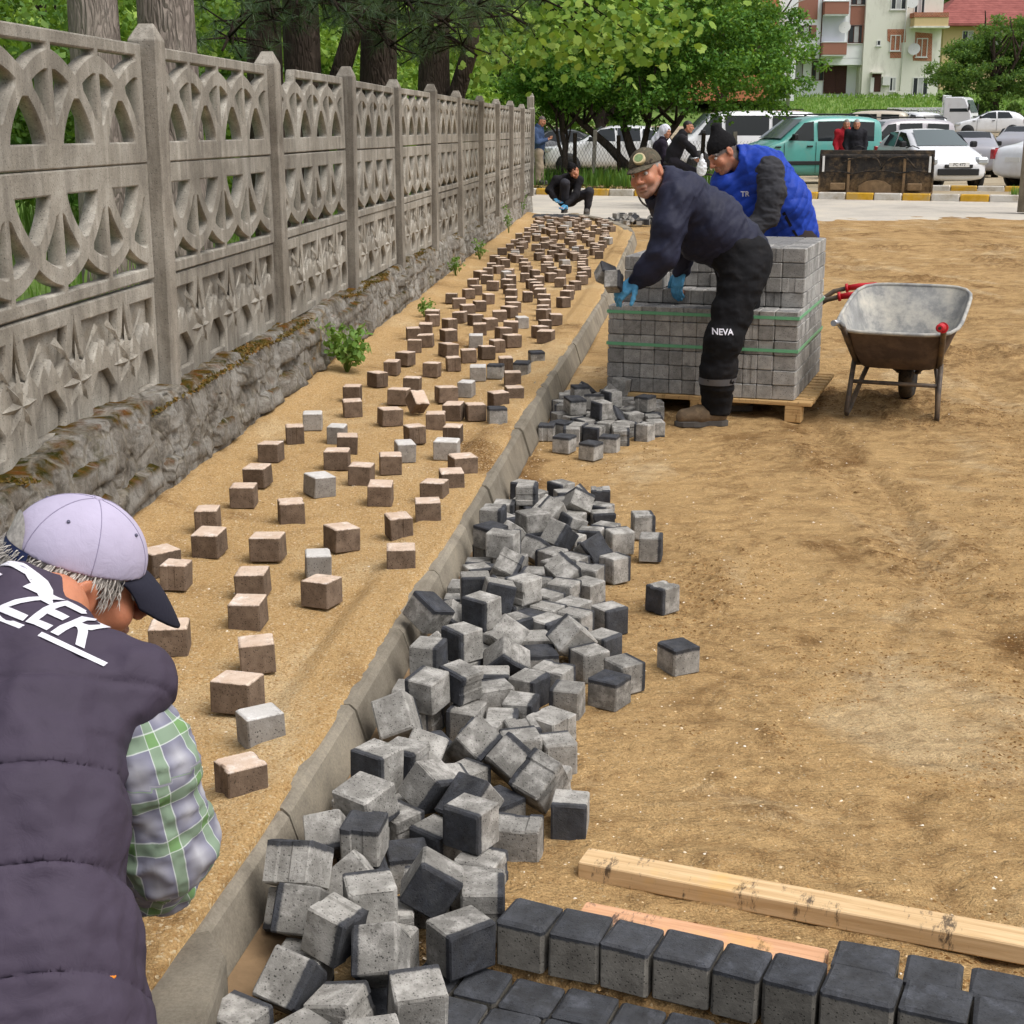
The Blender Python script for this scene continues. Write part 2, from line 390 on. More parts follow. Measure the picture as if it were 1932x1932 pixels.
# wide end stone where the kerb turns the near corner
mb = MB(); P = [G(262, 1900, SW), G(300, 1830, SW), G(345, 1762, SW), G(395, 1752, SW), G(425, 1800, SW), G(405, 1870, SW), G(372, 1960, SW), G(250, 1990, SW)]
cx = sum((p for p in P), Vector())/len(P)
rr = [(-.30, 1.02), (SW-.015, 1.02), (SW, .96)]; vs = []
for z, s in rr: vs += [(cx.x-KX[1]+(p.x-cx.x)*s, cx.y-KY[1]+(p.y-cx.y)*s, z) for p in P]
fs = [tuple(range(16, 24))] if True else []
for r in range(2):
    for k in range(8): fs.append((r*8+k, r*8+8+k, r*8+8+(k+1) % 8, r*8+(k+1) % 8))
me_ = mb.add(vs, [f[::-1] for f in fs]); e_ = mb.build('kerb_stone', M_KERB, kerb)
bm = bmesh.new(); bm.from_mesh(e_.data); bmesh.ops.recalc_face_normals(bm, faces=bm.faces); bm.to_mesh(e_.data); bm.free()
# concrete footing showing below the kerb
mb = MB(); foot = [Vector((float(xk(y)), y)) for y in np.arange(1.2, 5.4, .3)]
vs = []
for i, p in enumerate(foot):
    j = .012*mnoise.noise(Vector((p.y*3, 0, 0)))
    vs += [(p.x+.04, p.y, -.2), (p.x+.04, p.y, .045+j), (p.x+.10+j, p.y, .032+j), (p.x+.125+2*j, p.y, -.2)]
n = len(foot); fs = [(i*4+k, i*4+k+1, i*4+5+k, i*4+4+k) for i in range(n-1) for k in range(3)]
tag(mb.add(vs, [f[::-1] for f in fs]).build('kerb_footing', simple('footing_concrete', srgb(134,110,82), .95, .3, 6, .6, 30, .01, co='World')), kind='structure')

# ================================================================ concrete lattice fence
FD = Vector((.09, 1, 0)).normalized(); FU = Vector((0, 0, 1)); FN = FD.cross(FU)
PITCHB, PW = 2.1, .13
def fence_M(y, z, off=0.0):
    p = Vector((xf(y), y, z)) + FN*off
    return Matrix(((FD.x, FU.x, FN.x, p.x), (FD.y, FU.y, FN.y, p.y), (FD.z, FU.z, FN.z, p.z), (0, 0, 0, 1)))
def curve_mesh(name, polys, depth, bevel):
    cu = bpy.data.curves.new(name, 'CURVE'); cu.dimensions = '2D'; cu.fill_mode = 'BOTH'; cu.extrude = depth/2 - bevel
    cu.bevel_depth = bevel; cu.bevel_resolution = 0; cu.offset = -bevel
    for pl in polys:
        sp = cu.splines.new('POLY'); sp.points.add(len(pl)-1); sp.use_cyclic_u = True
        for q, (x, y) in zip(sp.points, pl): q.co = (x, y, 0, 1)
    o = bpy.data.objects.new(name, cu); COL.objects.link(o); dg = bpy.context.evaluated_depsgraph_get()
    me = bpy.data.meshes.new_from_object(o.evaluated_get(dg)); bpy.data.objects.remove(o); bpy.data.curves.remove(cu)
    me.materials.clear()
    return me
LP, HP = PITCHB - PW - .01, .483
def arch_polys(flip=False, broken=False):
    e = .055; w = (LP - 2*e)/4; A = .325; yb = .088; t = .082; bar = .046; top = HP - .05
    sq = lambda v: math.sqrt(max(0, v))
    cv = lambda y, a: max(0., 1-(min(1., max(0., y/a)))**1.45)**.62
    iv = lambda x, a: a*(max(0., 1-min(1., abs(x))**(1/.62)))**(1/1.45)
    holes = []
    for i in range(4):
        ox = e + i*w
        # gothic hole between two bars
        L_, R_ = [], []
        for k in range(15):
            y = (A-t)*k/14*.999; s = cv(y, A-t*.8); l, r = w-(w-t)*s, (w-t)*s
            if r-l < .004: break
            L_.append((ox+l, yb+y)); R_.append((ox+r, yb+y))
        holes.append(L_ + R_[::-1])
        # leaf holes either side of each bar
        for side in (0, 1):
            inn, out = [], []
            for k in range(1, 40):
                y = (A-t*.8)*k/40; so = cv(y, A); s = cv(y, A-t*.8)
                r = min(w-w*so, (w-t)*s); l = bar/2 if 0 < i+side < 4 else .012
                if r-l > .006: inn.append((l, yb+y)); out.append((r, yb+y))
            if len(inn) > 3:
                pl = inn[::3] + [inn[-1]] + out[::-1][::3]
                holes.append([(ox+x, y) if side == 0 else (ox+w-x, y) for x, y in pl])
        # slot above the scallops
        lo = []
        for k in range(13):
            x = bar/2 + (w-bar)*k/12; lo.append((ox+x, yb + max(iv(x/w, A), iv((x-w)/w, A)) + .004))
        lo = [(x, min(y, top-.012)) for x, y in lo]
        holes.append([(ox+bar/2, top)] + lo + [(ox+w-bar/2, top)])
    outer = [(0, 0), (LP, 0), (LP, HP), (0, HP)]
    if broken:
        hs = holes.pop(3*1+0 + 0) if False else None
        ox = e + .0; slot = holes[3]; holes = holes[:3] + holes[4:]
        outer = [(0, 0), (LP, 0), (LP, HP), (slot[-1][0]+.03, HP), (slot[-1][0]+.012, HP-.03), (slot[-1][0], top)] + slot[1:-1][::-1] + \
                [(slot[0][0], top), (slot[0][0]+.10, top+.01), (slot[0][0]+.085, HP), (0, HP)]
    polys = [outer] + holes
    if flip: polys = [[(x, HP-y) for x, y in pl] for pl in polys]
    return polys
top_me = curve_mesh('lattice_panel', arch_polys(), .055, .006)
brk_me = curve_mesh('lattice_panel_broken', arch_polys(broken=True), .055, .006)
mid_me = curve_mesh('lattice_panel_low', arch_polys(True), .055, .006)
def relief_mesh():
    w = (LP-.1)/3.5; e = .05; polys = [[(0, 0), (LP, 0), (LP, HP), (0, HP)]]; stars = []
    for i in range(-1, 5):
        cx = e + (i+.35)*w; cy = HP*.46
        cand = [[(cx-.13*w/.5, HP-.07), (cx-.085, HP-.15), (cx-.055, HP-.155), (cx-.02, HP*.62), (cx+.02, HP*.62), (cx+.13*w/.5, HP-.07)],
                [(cx-.10, .06), (cx-.115, .12), (cx-.045, .185), (cx+.045, .185), (cx+.115, .12), (cx+.10, .06)],
                [(cx+w/2-.022, HP-.11), (cx+w/2-.045, HP*.48), (cx+w/2-.12, HP*.53), (cx+w/2-.025, HP*.44), (cx+w/2-.035, .10), (cx+w/2+.035, .10), (cx+w/2+.025, HP*.44), (cx+w/2+.12, HP*.53), (cx+w/2+.045, HP*.48), (cx+w/2+.022, HP-.11)]]
        h2 = w/2
        cand[0] = [(cx-h2+.075, HP-.065), (cx-h2+.115, HP-.19), (cx-.10, HP-.235), (cx-.035, HP*.66), (cx, HP*.56), (cx+.035, HP*.66), (cx+.10, HP-.235), (cx+h2-.115, HP-.19), (cx+h2-.075, HP-.065)]
        cand[1] = [(cx-.125, .05), (cx-.14, .12), (cx-.05, .20), (cx+.05, .20), (cx+.14, .12), (cx+.125, .05)]
        cand[2] = [(cx+h2, HP-.045), (cx+h2-.032, HP*.66), (cx+h2-.085, HP*.56), (cx+h2, HP*.60), (cx+h2+.085, HP*.56), (cx+h2+.032, HP*.66)]
        for pl in cand:
            pl = [(min(max(x, .045), LP-.045), y) for x, y in pl]
            if max(p[0] for p in pl) - min(p[0] for p in pl) > .03: polys.append(pl)
        if .1 < cx+w/2 < LP-.1: stars.append((cx+w/2, HP*.42))
    me = curve_mesh('relief_panel', polys, .04, .006)
    bm = bmesh.new(); bm.from_mesh(me)
    def addf(vs, fs):
        bv = [bm.verts.new(v) for v in vs]
        for f in fs: bm.faces.new([bv[k] for k in f])
    addf([(0.003, .003, -.012), (LP-.003, .003, -.012), (LP-.003, HP-.003, -.012), (.003, HP-.003, -.012)], [(0, 1, 2, 3)])
    addf([(0.003, .003, -.03), (LP-.003, .003, -.03), (LP-.003, HP-.003, -.03), (.003, HP-.003, -.03)], [(3, 2, 1, 0)])
    for cx, cy in stars:
        for k in range(8):                                     # faceted star, each point a ridge
            a = math.pi*k/4 + math.pi/8*0; r = .155 if k % 2 == 0 else .13
            tip = (cx+r*math.cos(a)*1.05, cy+r*math.sin(a), .018)
            l = (cx+.052*math.cos(a-.39), cy+.052*math.sin(a-.39), .021); q = (cx+.052*math.cos(a+.39), cy+.052*math.sin(a+.39), .021)
            mid = (cx+.05*math.cos(a), cy+.05*math.sin(a), .037); o = (cx, cy, .032)
            addf([o, l, tip, mid], [(0, 1, 3), (1, 2, 3)]); addf([o, q, tip, mid], [(0, 3, 1), (1, 3, 2)])
        for sx in (-1, 1):                                     # folded ribs running up from each star
            vs = [(cx+sx*.06, HP*.58, .021), (cx+sx*(w/2-.03), HP*.78, .021), (cx+sx*(w/2-.07), HP*.82, .021), (cx+sx*(w/4), HP*.70, .029)]
            addf(vs, [(0, 1, 3), (1, 2, 3), (2, 0, 3)] if sx > 0 else [(1, 0, 3), (2, 1, 3), (0, 2, 3)])
    bmesh.ops.recalc_face_normals(bm, faces=bm.faces); bm.to_mesh(me); bm.free(); return me
rel_me = relief_mesh()
for m_ in (top_me, brk_me, mid_me, rel_me): m_.materials.append(M_FENCE)
P0 = Vector((xf(6.43), 6.43, .5)); TF = Matrix.Translation(-P0)
fence = empty('concrete_fence', P0, 0, 'weathered grey precast concrete fence with arched lattice panels on the stone wall', 'fence')
mb = MB(); hw = PW/2
mb.box((-hw, -.05, -.055), (hw, 1.50, .055)); o8 = len(mb.v)
mb.v[2:4] = mb.v[2:4]; post_me = None
pm = MB(); b = .012
pm.add([(-hw,-.06,-.06),(hw,-.06,-.06),(hw,-.06,.06),(-hw,-.06,.06),(-hw,1.475,-.06),(hw,1.475,-.06),(hw,1.475,.06),(-hw,1.475,.06),(0,1.545,-.03),(0,1.545,.035)],
       [(0,1,2,3),(0,4,5,1),(1,5,6,2),(2,6,7,3),(3,7,4,0),(4,8,5),(7,6,9),(5,8,9,6),(4,7,9,8)])
post_me = pm.mesh('post'); post_me.materials.append(M_POST)
bm = bmesh.new(); bm.from_mesh(post_me); bmesh.ops.recalc_face_normals(bm, faces=bm.faces)
bmesh.ops.bevel(bm, geom=bm.edges[:], offset=.004, segments=1, affect='EDGES'); bm.to_mesh(post_me); bm.free()
def fpart(name, me, M):
    o = obj(name, me, None, fence); o.matrix_basis = TF @ M; return o
NB = 11
for k in range(-1, NB):
    y = 6.43 + PITCHB*k*.9975; dz = random.uniform(-.012, .012)
    fpart('post', post_me, fence_M(y, .5+dz) @ Euler((random.uniform(-.012, .012), random.uniform(-.01, .01), random.uniform(-.008, .008))).to_matrix().to_4x4())
    if k == NB-1: break
    y2 = y + PW/2*FD.y + .006
    for row, me in enumerate((rel_me, mid_me, brk_me if k == 1 else top_me)):
        fpart('relief_panel' if row == 0 else 'lattice_panel', me, fence_M(y2, .507 + .489*row + random.uniform(-.003, .003), -.015) @ Euler((random.uniform(-.012, .012), 0, random.uniform(-.003, .003))).to_matrix().to_4x4())
fpart('post', post_me, fence_M(6.43+PITCHB*(NB-1)*.9975+.03, .72))

# ================================================================ rubble wall below the fence
def m_stone():
    t = NT('rubble_stone'); c = t.co('World'); oi = t.new('ObjectInfo')
    k = t.ramp(t.noise(c, 5, 8, .72, .5), [(.30, srgb(96,90,82)), (.38, srgb(146,139,128)), (.48, srgb(182,176,166)), (.60, srgb(212,208,200))])
    k = t.mix(t.math('MULTIPLY', oi.outputs['Random'], .45), k, srgb(120,112,102))
    k = t.mix(.48, k, t.ramp(t.noise(c, 30, 8, .85), [(.38, .16), (.52, 1.)]), 'MULTIPLY')
    g = t.new('NewGeometry'); nz = t.sep(g.outputs['Normal'])[2]; pz = t.sep(c)[2]
    moss = t.math('MULTIPLY', t.ramp(nz, [(.25, 0.), (.65, 1.)]), t.ramp(t.noise(c, 3.2, 6, .7), [(.42, 0.), (.56, 1.)]))
    mc = t.ramp(t.noise(c, 14, 4), [(.35, srgb(62,62,20)), (.5, srgb(104,82,30)), (.68, srgb(128,80,34))])
    k = t.mix(moss, k, mc)
    lich = t.ramp(t.noise(c, 4.1, 6, .7), [(.60, 0.), (.70, .7)]); k = t.mix(lich, k, t.ramp(t.noise(c, 11, 4), [(.35, srgb(74,80,34)), (.65, srgb(138,122,70))]))
    dn = t.new('TexNoise'); dn.inputs['Scale'].default_value = 3.5; dn.inputs['Detail'].default_value = 4; t.link(c, dn.inputs['Vector']); dm = t.new('MixRGB', blend_type='ADD'); dm.inputs[0].default_value = .16; t.link(c, dm.inputs[1]); t.link(dn.outputs['Color'], dm.inputs[2])
    je = t.vor(dm.outputs[0], 4.6, 'DISTANCE_TO_EDGE'); cellc = t.vor(dm.outputs[0], 4.6, 'F1', 'Color')
    k = t.mix(.35, k, t.ramp(t.sep(cellc)[0], [(0., .6), (1., 1.1)]), 'MULTIPLY'); k = t.mix(t.ramp(je, [(.012, .85), (.06, 0.)]), k, t.ramp(t.noise(c, 9, 5, .7), [(.35, srgb(88,80,68)), (.6, srgb(170,162,148))]))
    sn = t.ramp(t.noise(c, 1.4, 5, .65, .4), [(.62, 0.), (.68, .8)]); k = t.mix(sn, k, srgb(190,156,100))
    nb = t.bump(t.noise(c, 22, 8, .8), 1.0, .05); nb = t.bump(t.noise(c, 90, 4, .8), .5, .006, nb); nb = t.bump(t.ramp(je, [(.0, 0.), (.06, 1.)]), .5, .02, nb)
    return t.out(k, .95, nb, spec=.1)
M_STONE = m_stone()
wall = empty('stone_wall', (xw(6), 6.0, SW), 0, 'low rubble stone wall with moss and sand under the concrete fence', 'wall')
ny, nz = 900, 40
ys = 3.6*(28.6/3.6)**np.linspace(0, 1, ny); zs = np.linspace(0, 1, nz)
Y = np.repeat(ys[:, None], nz, 1); T = np.repeat(zs[None], ny, 0)
ht = .37 + .035*vnoise(Y*.9, T*0, seed=61) + .015*vnoise(Y*4, T*0, seed=62)
face = T < .72; tz = np.clip(T/.72, 0, 1); back = np.clip((T-.72)/.28, 0, 1)
n1 = fbm(Y*3.1, tz*2.2+5, oct=5, seed=63); n2 = fbm(Y*9, tz*5, oct=4, seed=64)
prof = .045*np.sqrt(np.clip(1-tz**6, 0, 1))
n3 = np.abs(fbm(Y*6, tz*3.5+9, oct=4, seed=66))
X = xw(Y) - .068 + prof*.8 + .022*n1 + .020*n2 - .05*np.clip(.10-n3, 0, 1)*3 - .03*tz - back*.30
Zm = SW - .06 + tz*(ht+.06) + back*(.012) + .016*n2*(.3+tz)
body = obj('mortar_body', mesh_np('mortar_body', np.stack([X - xw(6), Y-6, Zm-SW], -1).reshape(-1, 3), grid_faces(ny, nz, True), True), M_STONE, wall)
rs = random.Random(11); y = 4.6; rowh = [0.0, .17, .34]
for row in range(2):
    y = 4.5 + rs.uniform(0, .2)
    while y < 20:
        L = rs.uniform(.26, .62); z0 = .0 + row*.175 + rs.uniform(-.015, .02); z1 = z0 + rs.uniform(.13, .185)
        if z1 > .345: z1 = .345
        g = .012; nu, nv = 9, 6; vs = []; pr = rs.uniform(-.006, .022); sd = rs.uniform(0, 100)
        j = [rs.uniform(-.03, .03) for _ in range(8)]
        for a in range(nu):
            for b_ in range(nv):
                u, v = a/(nu-1), b_/(nv-1)
                yy = (y+g+j[0]*v)*(1-u) + (y+L-g+j[1]*v)*u; zz_ = (z0+g+j[2]*u*.5)*(1-v) + (z1-g+j[3]*u*.5)*v
                edge = min(u, 1-u, v, 1-v)
                if edge == 0:
                    cu = abs(u-.5)*2; cv = abs(v-.5)*2
                    yy += .012*mnoise.noise(Vector((u*9+sd, v*9, 3))); zz_ += .012*mnoise.noise(Vector((u*9+sd, v*9, 8)))
                    if cu > .9 and cv > .9: yy += (.5-u)*.05; zz_ += (.5-v)*.03
                bul = 0 if edge == 0 else 1
                xx_ = float(xw(yy)) - .075 + bul*(.058+pr) + ((.022*mnoise.noise(Vector((yy*7+sd, zz_*7, sd)))+.016*mnoise.noise(Vector((yy*21+sd, zz_*21, sd)))) if bul else 0) - .03*zz_/.35
                vs.append((xx_-float(xw(6)), yy-6, zz_))
        fs = [(a*nv+b_, (a+1)*nv+b_, (a+1)*nv+b_+1, a*nv+b_+1) for a in range(nu-1) for b_ in range(nv-1)]
        if rs.random() < .82 and not (row == 1 and rs.random() < .35): obj('stone', mesh_np('stone', vs, fs, False), M_STONE, wall)
        y += L
# ================================================================ paving blocks
def m_block(name, conc_lo, conc_hi, cap_lo, cap_hi, cap_from, dusty=True, capmix=.9):
    """concrete body with a facing layer on the block's own top side; every block a little different"""
    t = NT(name); c0 = t.co('Object'); oi = t.new('ObjectInfo'); rnd = oi.outputs['Random']
    ad = t.new('VectorMath', operation='ADD'); cb = t.new('CombineXYZ')
    for i in range(3): t.link(t.math('MULTIPLY', rnd, 37.0+i*11), cb.inputs[i])
    t.link(c0, ad.inputs[0]); t.link(cb.outputs[0], ad.inputs[1]); c = ad.outputs[0]
    k = t.ramp(t.noise(c, 22, 6, .7), [(.3, conc_lo), (.7, conc_hi)])
    hsv = t.new('HueSaturation'); t.link(k, hsv.inputs['Color'])
    t.link(t.math('MULTIPLY_ADD', rnd, .55, .72), hsv.inputs['Value']); k = hsv.outputs[0]
    pore = t.ramp(t.vor(c, 135, 'F1'), [(.14, .12), (.30, 1.)]); pm = t.ramp(t.noise(c, 48, 3), [(.38, 0.), (.50, 1.)])
    k = t.mix(pm, k, t.mix(.85, k, pore, 'MULTIPLY'))
    if dusty: k = t.mix(t.ramp(t.noise(c, 11, 5, .7), [(.50, 0.), (.72, .75)]), k, srgb(196,192,186))
    z = t.sep(c0)[2]; edge = t.math('MULTIPLY_ADD', t.noise(c, 60, 4, .8), .012, -.006)
    capf = t.ramp(t.math('ADD', z, edge), [(cap_from, 0.), (cap_from+.002, 1.)])
    cc = t.ramp(t.noise(c, 18, 6, .7), [(.3, cap_lo), (.68, cap_hi)])
    cc = t.mix(t.ramp(t.noise(c, 14, 6, .75), [(.54, 0.), (.72, .6)]), cc, tuple(min(1, v*2.1) for v in cap_hi[:3]))
    k = t.mix(t.math('MULTIPLY', capf, capmix), k, cc)
    nb = t.bump(t.noise(c, 130, 4, .8), .6, .004); nb = t.bump(pore, .35, .003, nb)
    return t.out(k, .9, nb, spec=.2)
M_GREY = m_block('grey_block', srgb(112,109,104), srgb(160,157,151), srgb(26,27,31), srgb(56,59,67), .027)
M_BROWN = m_block('brown_block', srgb(88,74,62), srgb(126,109,94), srgb(198,172,150), srgb(220,200,182), .0405, False)
M_PALE = m_block('pale_block', srgb(128,122,116), srgb(164,160,154), srgb(190,186,180), srgb(212,208,204), .0405, False)
M_STACK = m_block('stack_block', srgb(132,130,126), srgb(176,173,168), srgb(60,62,68), srgb(86,88,94), .040, False, .6)
def block_mesh(name, sx, sy, sz, ribs, seed, mat, ch=.0036):
    r = random.Random(seed); hx, hy, hz = sx/2, sy/2, sz/2
    if ribs:                                       # two sides carry spacer ribs
        xs = [-hx+ch, -hx*.45, -hx*.38, hx*.15, hx*.22, hx-ch]; dy = [0, 0, -.0035, -.0035, 0, 0]
        plan = [(x, -hy+d*-1) for x, d in zip(xs, dy)] + [(hx, -hy+ch), (hx, hy-ch)] + [(x, hy+d) for x, d in zip(xs[::-1], dy[::-1])] + [(-hx, hy-ch), (-hx, -hy+ch)]
    else:
        plan = [(-hx+ch, -hy), (hx-ch, -hy), (hx, -hy+ch), (hx, hy-ch), (hx-ch, hy), (-hx+ch, hy), (-hx, hy-ch), (-hx, -hy+ch)]
    n = len(plan); vs = []
    for z, s in ((-hz, 1-ch*1.4/hx), (-hz+ch, 1), (hz-ch, 1), (hz, 1-ch*1.4/hx)):
        vs += [(x*s+r.uniform(-.0014, .0014), y*s+r.uniform(-.0014, .0014), z+r.uniform(-.0012, .0012)) for x, y in plan]
    fs = [tuple(range(n-1, -1, -1)), tuple(range(3*n, 4*n))] + [(q*n+k, q*n+(k+1) % n, (q+1)*n+(k+1) % n, (q+1)*n+k) for q in range(3) for k in range(n)]
    me = MB().add(vs, fs).mesh(name); me.materials.append(mat); return me
DIM = [(.096, .096, .088), (.110, .096, .088), (.084, .096, .088), (.096, .092, .088), (.104, .098, .088)]
B_GREY = [block_mesh('paving_block', *DIM[i % 5], i % 3 == 1, i, M_GREY) for i in range(9)]
DS = [(.098, .098, .088), (.112, .098, .088), (.086, .098, .088)]
B_BROWN = [block_mesh('paving_block', *DS[i % 3], i % 3 == 2, 20+i, M_BROWN) for i in range(6)]
B_PALE = [block_mesh('paving_block', *DS[i % 3], False, 30+i, M_PALE) for i in range(3)]

# --- blocks set out on the sidewalk (brown ones face side down, pale and dark ones between them)
NEAR = [(302,1053,'b'),(332,1079,'b'),(320,1197,'b'),(455,1462,'b'),(492,1365,'p'),(448,1300,'b'),(485,1228,'b'),(468,1150,'b'),(477,1094,'b'),(600,1060,'p'),
 (607,1110,'b'),(505,1026,'b'),(395,1018,'b'),(392,974,'b'),(460,930,'b'),(549,960,'b'),(644,1009,'b'),(757,1048,'b'),(752,988,'b'),(807,959,'b'),(820,922,'b'),(852,902,'b'),
 (873,873,'b'),(718,926,'b'),(603,910,'p'),(682,890,'b'),(737,870,'b'),(764,847,'p'),(843,843,'p'),(636,862,'b'),(655,833,'b'),(636,815,'p'),(590,790,'p'),(556,815,'b'),
 (511,848,'b'),(486,893,'b'),(782,815,'b'),(855,815,'b'),(822,790,'b'),(856,772,'b'),(897,773,'b'),(938,780,'d'),(787,762,'t'),(736,782,'b'),(665,766,'b'),(665,738,'b'),
 (753,744,'b'),(778,722,'b'),(712,712,'b'),(740,690,'b'),(842,740,'b'),(880,730,'p'),(940,750,'b'),(970,740,'b'),(967,711,'b'),(935,697,'d'),(985,692,'d'),(1012,672,'d'),
 (902,700,'p'),(855,683,'b'),(815,694,'b'),(846,657,'b'),(765,673,'b'),(782,650,'b'),(803,640,'b'),(803,618,'b'),(846,630,'b'),(884,668,'b'),(898,640,'p'),(918,662,'b'),
 (938,650,'b'),(966,640,'b'),(954,683,'b'),(1030,632,'b'),(1028,612,'b'),(1048,600,'b'),(866,570,'b'),(868,596,'b'),(882,582,'b'),(884,552,'b'),(897,601,'b'),(898,545,'b'),(905,575,'b')]
zb = SW + .034
placed = []
LB = dict(b='brown concrete paving block with beige top set out on the sidewalk sand', p='pale grey paving block standing among the brown ones on the sidewalk',
          d='dark charcoal paving block dropped among brown blocks beside the kerb', t='brown paving block tipped up on its edge among upright ones')
GR = dict(b='brown blocks set out on the sidewalk', p='pale blocks set out on the sidewalk', d='dark blocks among the brown blocks', t=None)
def sw_block(x, y, kind, z=None, k=0):
    me = random.choice(B_PALE if kind == 'p' else B_GREY[:3] if kind == 'd' else B_BROWN)
    ang = random.choice([0, math.pi/2]) + random.gauss(0, .35) + .12
    o = obj({'b': 'brown_paving_block', 't': 'brown_paving_block', 'p': 'pale_paving_block', 'd': 'dark_paving_block'}[kind], me); o.location = (x, y, zb if z is None else z); o.rotation_euler = (random.gauss(0, .025), random.gauss(0, .025), ang)
    if kind == 't': o.rotation_euler = (.75, .1, .6); o.location.z += .022
    placed.append((x, y)); l, g = LB[kind], GR[kind]
    if kind == 'b':
        fx = (x-float(xw(y)))/(float(np.interp(y, KY+[23.6, 25], KX+[1.8, 1.62]))-float(xw(y))); wd = me.vertices[0].co.x
        sh = 'wide ' if B_BROWN.index(me) % 3 == 1 else 'narrow ribbed ' if B_BROWN.index(me) % 3 == 2 else 'square '
        wh = 'near the stone wall' if fx < .33 else 'next to the kerb' if fx > .7 else 'mid sidewalk'
        l = sh+'brown block with beige top '+wh+(' across from the pallet' if 8 < y < 11 else ' before the pallet' if y <= 8 else ' towards the road'); g = l[:-1]+' group'
        g = 'brown blocks '+wh
    return tag(o, l, 'paving block', g)
for px, py, kd in NEAR:
    p = G(px, py, SW+.044); sw_block(p.x, p.y, kd)
yy_, tries = 12.0, 0
while len(placed) < 262 and tries < 20000:
    tries += 1
    y = 10.4 + (24.9-10.4)*random.random()**1.0; lo = float(xw(y))+.30; hi = float(np.interp(y, KY+[23.6, 25], KX+[1.8, 1.62]))-.27
    x = random.uniform(lo, hi)
    if all((x-a)**2 + (y-b)**2 > .235**2 for a, b in placed): sw_block(x, y, 'p' if random.random() < .06 else 'b')

# --- grey blocks tipped out in heaps: let them fall and settle
def settle(items, colliders, frames):
    """items: (mesh, location, euler). Drops rigid boxes, returns their resting matrices."""
    sc = scene
    if sc.rigidbody_world is None: bpy.ops.rigidbody.world_add()
    rw = sc.rigidbody_world; rc = bpy.data.collections.new('settle'); sc.collection.children.link(rc); rw.collection = rc
    rw.substeps_per_frame = 12; rw.solver_iterations = 20; rw.point_cache.frame_end = frames + 5
    obs = []
    def addrb(o, typ, shape, fr):
        rc.objects.link(o); bpy.context.view_layer.objects.active = o
        for q in bpy.context.selected_objects: q.select_set(False)
        o.select_set(True); bpy.ops.rigidbody.object_add(type=typ); o.rigid_body.collision_shape = shape
        o.rigid_body.friction = fr; o.rigid_body.restitution = 0.0; o.rigid_body.use_margin = True; o.rigid_body.collision_margin = .001
    for me, M in colliders:
        o = bpy.data.objects.new('collider', me); o.matrix_world = M; addrb(o, 'PASSIVE', 'BOX', .9); obs.append(o)
    its = []
    for me, loc, eu in items:
        o = bpy.data.objects.new('falling', me); o.location = loc; o.rotation_euler = eu; addrb(o, 'ACTIVE', 'BOX', .55)
        o.rigid_body.mass = 2.2; o.rigid_body.linear_damping = .08; o.rigid_body.angular_damping = .25; its.append(o)
    for f in range(1, frames+1): sc.frame_set(f)
    dg = bpy.context.evaluated_depsgraph_get(); res = [o.evaluated_get(dg).matrix_world.copy() for o in its]
    bpy.ops.rigidbody.world_remove(); sc.frame_set(1)
    for o in obs + its: bpy.data.objects.remove(o)
    bpy.data.collections.remove(rc); return res
def cbox_mesh(lo, hi):
    return MB().box(lo, hi).mesh('collider')
cols = [(cbox_mesh((-5, -5, -.5), (15, 40, 0)), Matrix())]
# box centred meshes only: shift each collider so that its origin is its centre
def collider(lo, hi, rz=0, base=(0, 0, 0)):  # flat sheet for the loggia; the recess's shade is put into its greyer colour
    c = [(a+b)/2 for a, b in zip(lo, hi)]; h = [(b-a)/2 for a, b in zip(lo, hi)]
    return (cbox_mesh([-v for v in h], h), Matrix.Translation(base) @ Matrix.Rotation(rz, 4, 'Z') @ Matrix.Translation(c))
cols = [collider((-3, -2, -.5), (5, 30, 0)), collider((-3, 23, -.45), (5, 30, .07))]
for a, b in zip(KPL[:8], KPL[1:9]):
    d = Vector(b)-Vector(a); ang = math.atan2(d.y, d.x)
    cols.append(collider((-.02, -.02, -.3), (d.length+.02, .5, .15), ang, (a[0]+.03*math.sin(ang), a[1]-.03*math.cos(ang), 0)))
# the ready-laid row keeps the heap from rolling over it
RA = G(932, 1826, .012); RB = G(1395, 1932, .012); RD = (RB-RA).normalized(); RANG = math.atan2(RD.y, RD.x); RN = Vector((-RD.y, RD.x, 0))
cols.append(collider((-.12, -.7, -.3), (2.0, .13, .012), RANG, RA)); cols.append(collider((0, 0, 0), (2.0, .11, .11), RANG, RA))
items = []; rp = random.Random(5)
def drop(x, y, z): items.append((B_GREY[rp.randrange(9)], (x, y, z), (rp.uniform(0, 6.3), rp.uniform(0, 6.3), rp.uniform(0, 6.3))))
# long heap against the kerb: staggered layers, so that every block lands across others and tips
row = 0; yy_ = 2.02
while yy_ < 6.2:
    wd = float(np.interp(yy_, [2.0, 2.6, 3.2, 3.9, 4.3, 5.2, 5.9, 6.3], [.45, .48, .57, .53, .58, .57, .53, .38]))
    hb = float(np.interp(yy_, [2.0, 2.5, 3.2, 4.2, 5.2, 5.8, 6.2], [2.0, 2.9, 3.3, 3.2, 3.3, 2.8, 1.5]))
    x0_ = float(xk(yy_))+.13; n0 = max(2, round(wd/.165))
    for lev in range(int(hb+rp.random())):
        n_ = n0-(lev+row) % 2-(lev // 2)
        for k in range(max(1, n_)):
            off = (.5 if (lev+row) % 2 else 0)+.25*(lev // 2)
            drop(x0_+(k+off)*wd/n0+rp.uniform(-.018, .018), yy_+(.082 if lev % 2 else 0)+rp.uniform(-.018, .018), .10+lev*.168)
    yy_ += .165; row += 1
n_main = len(items)
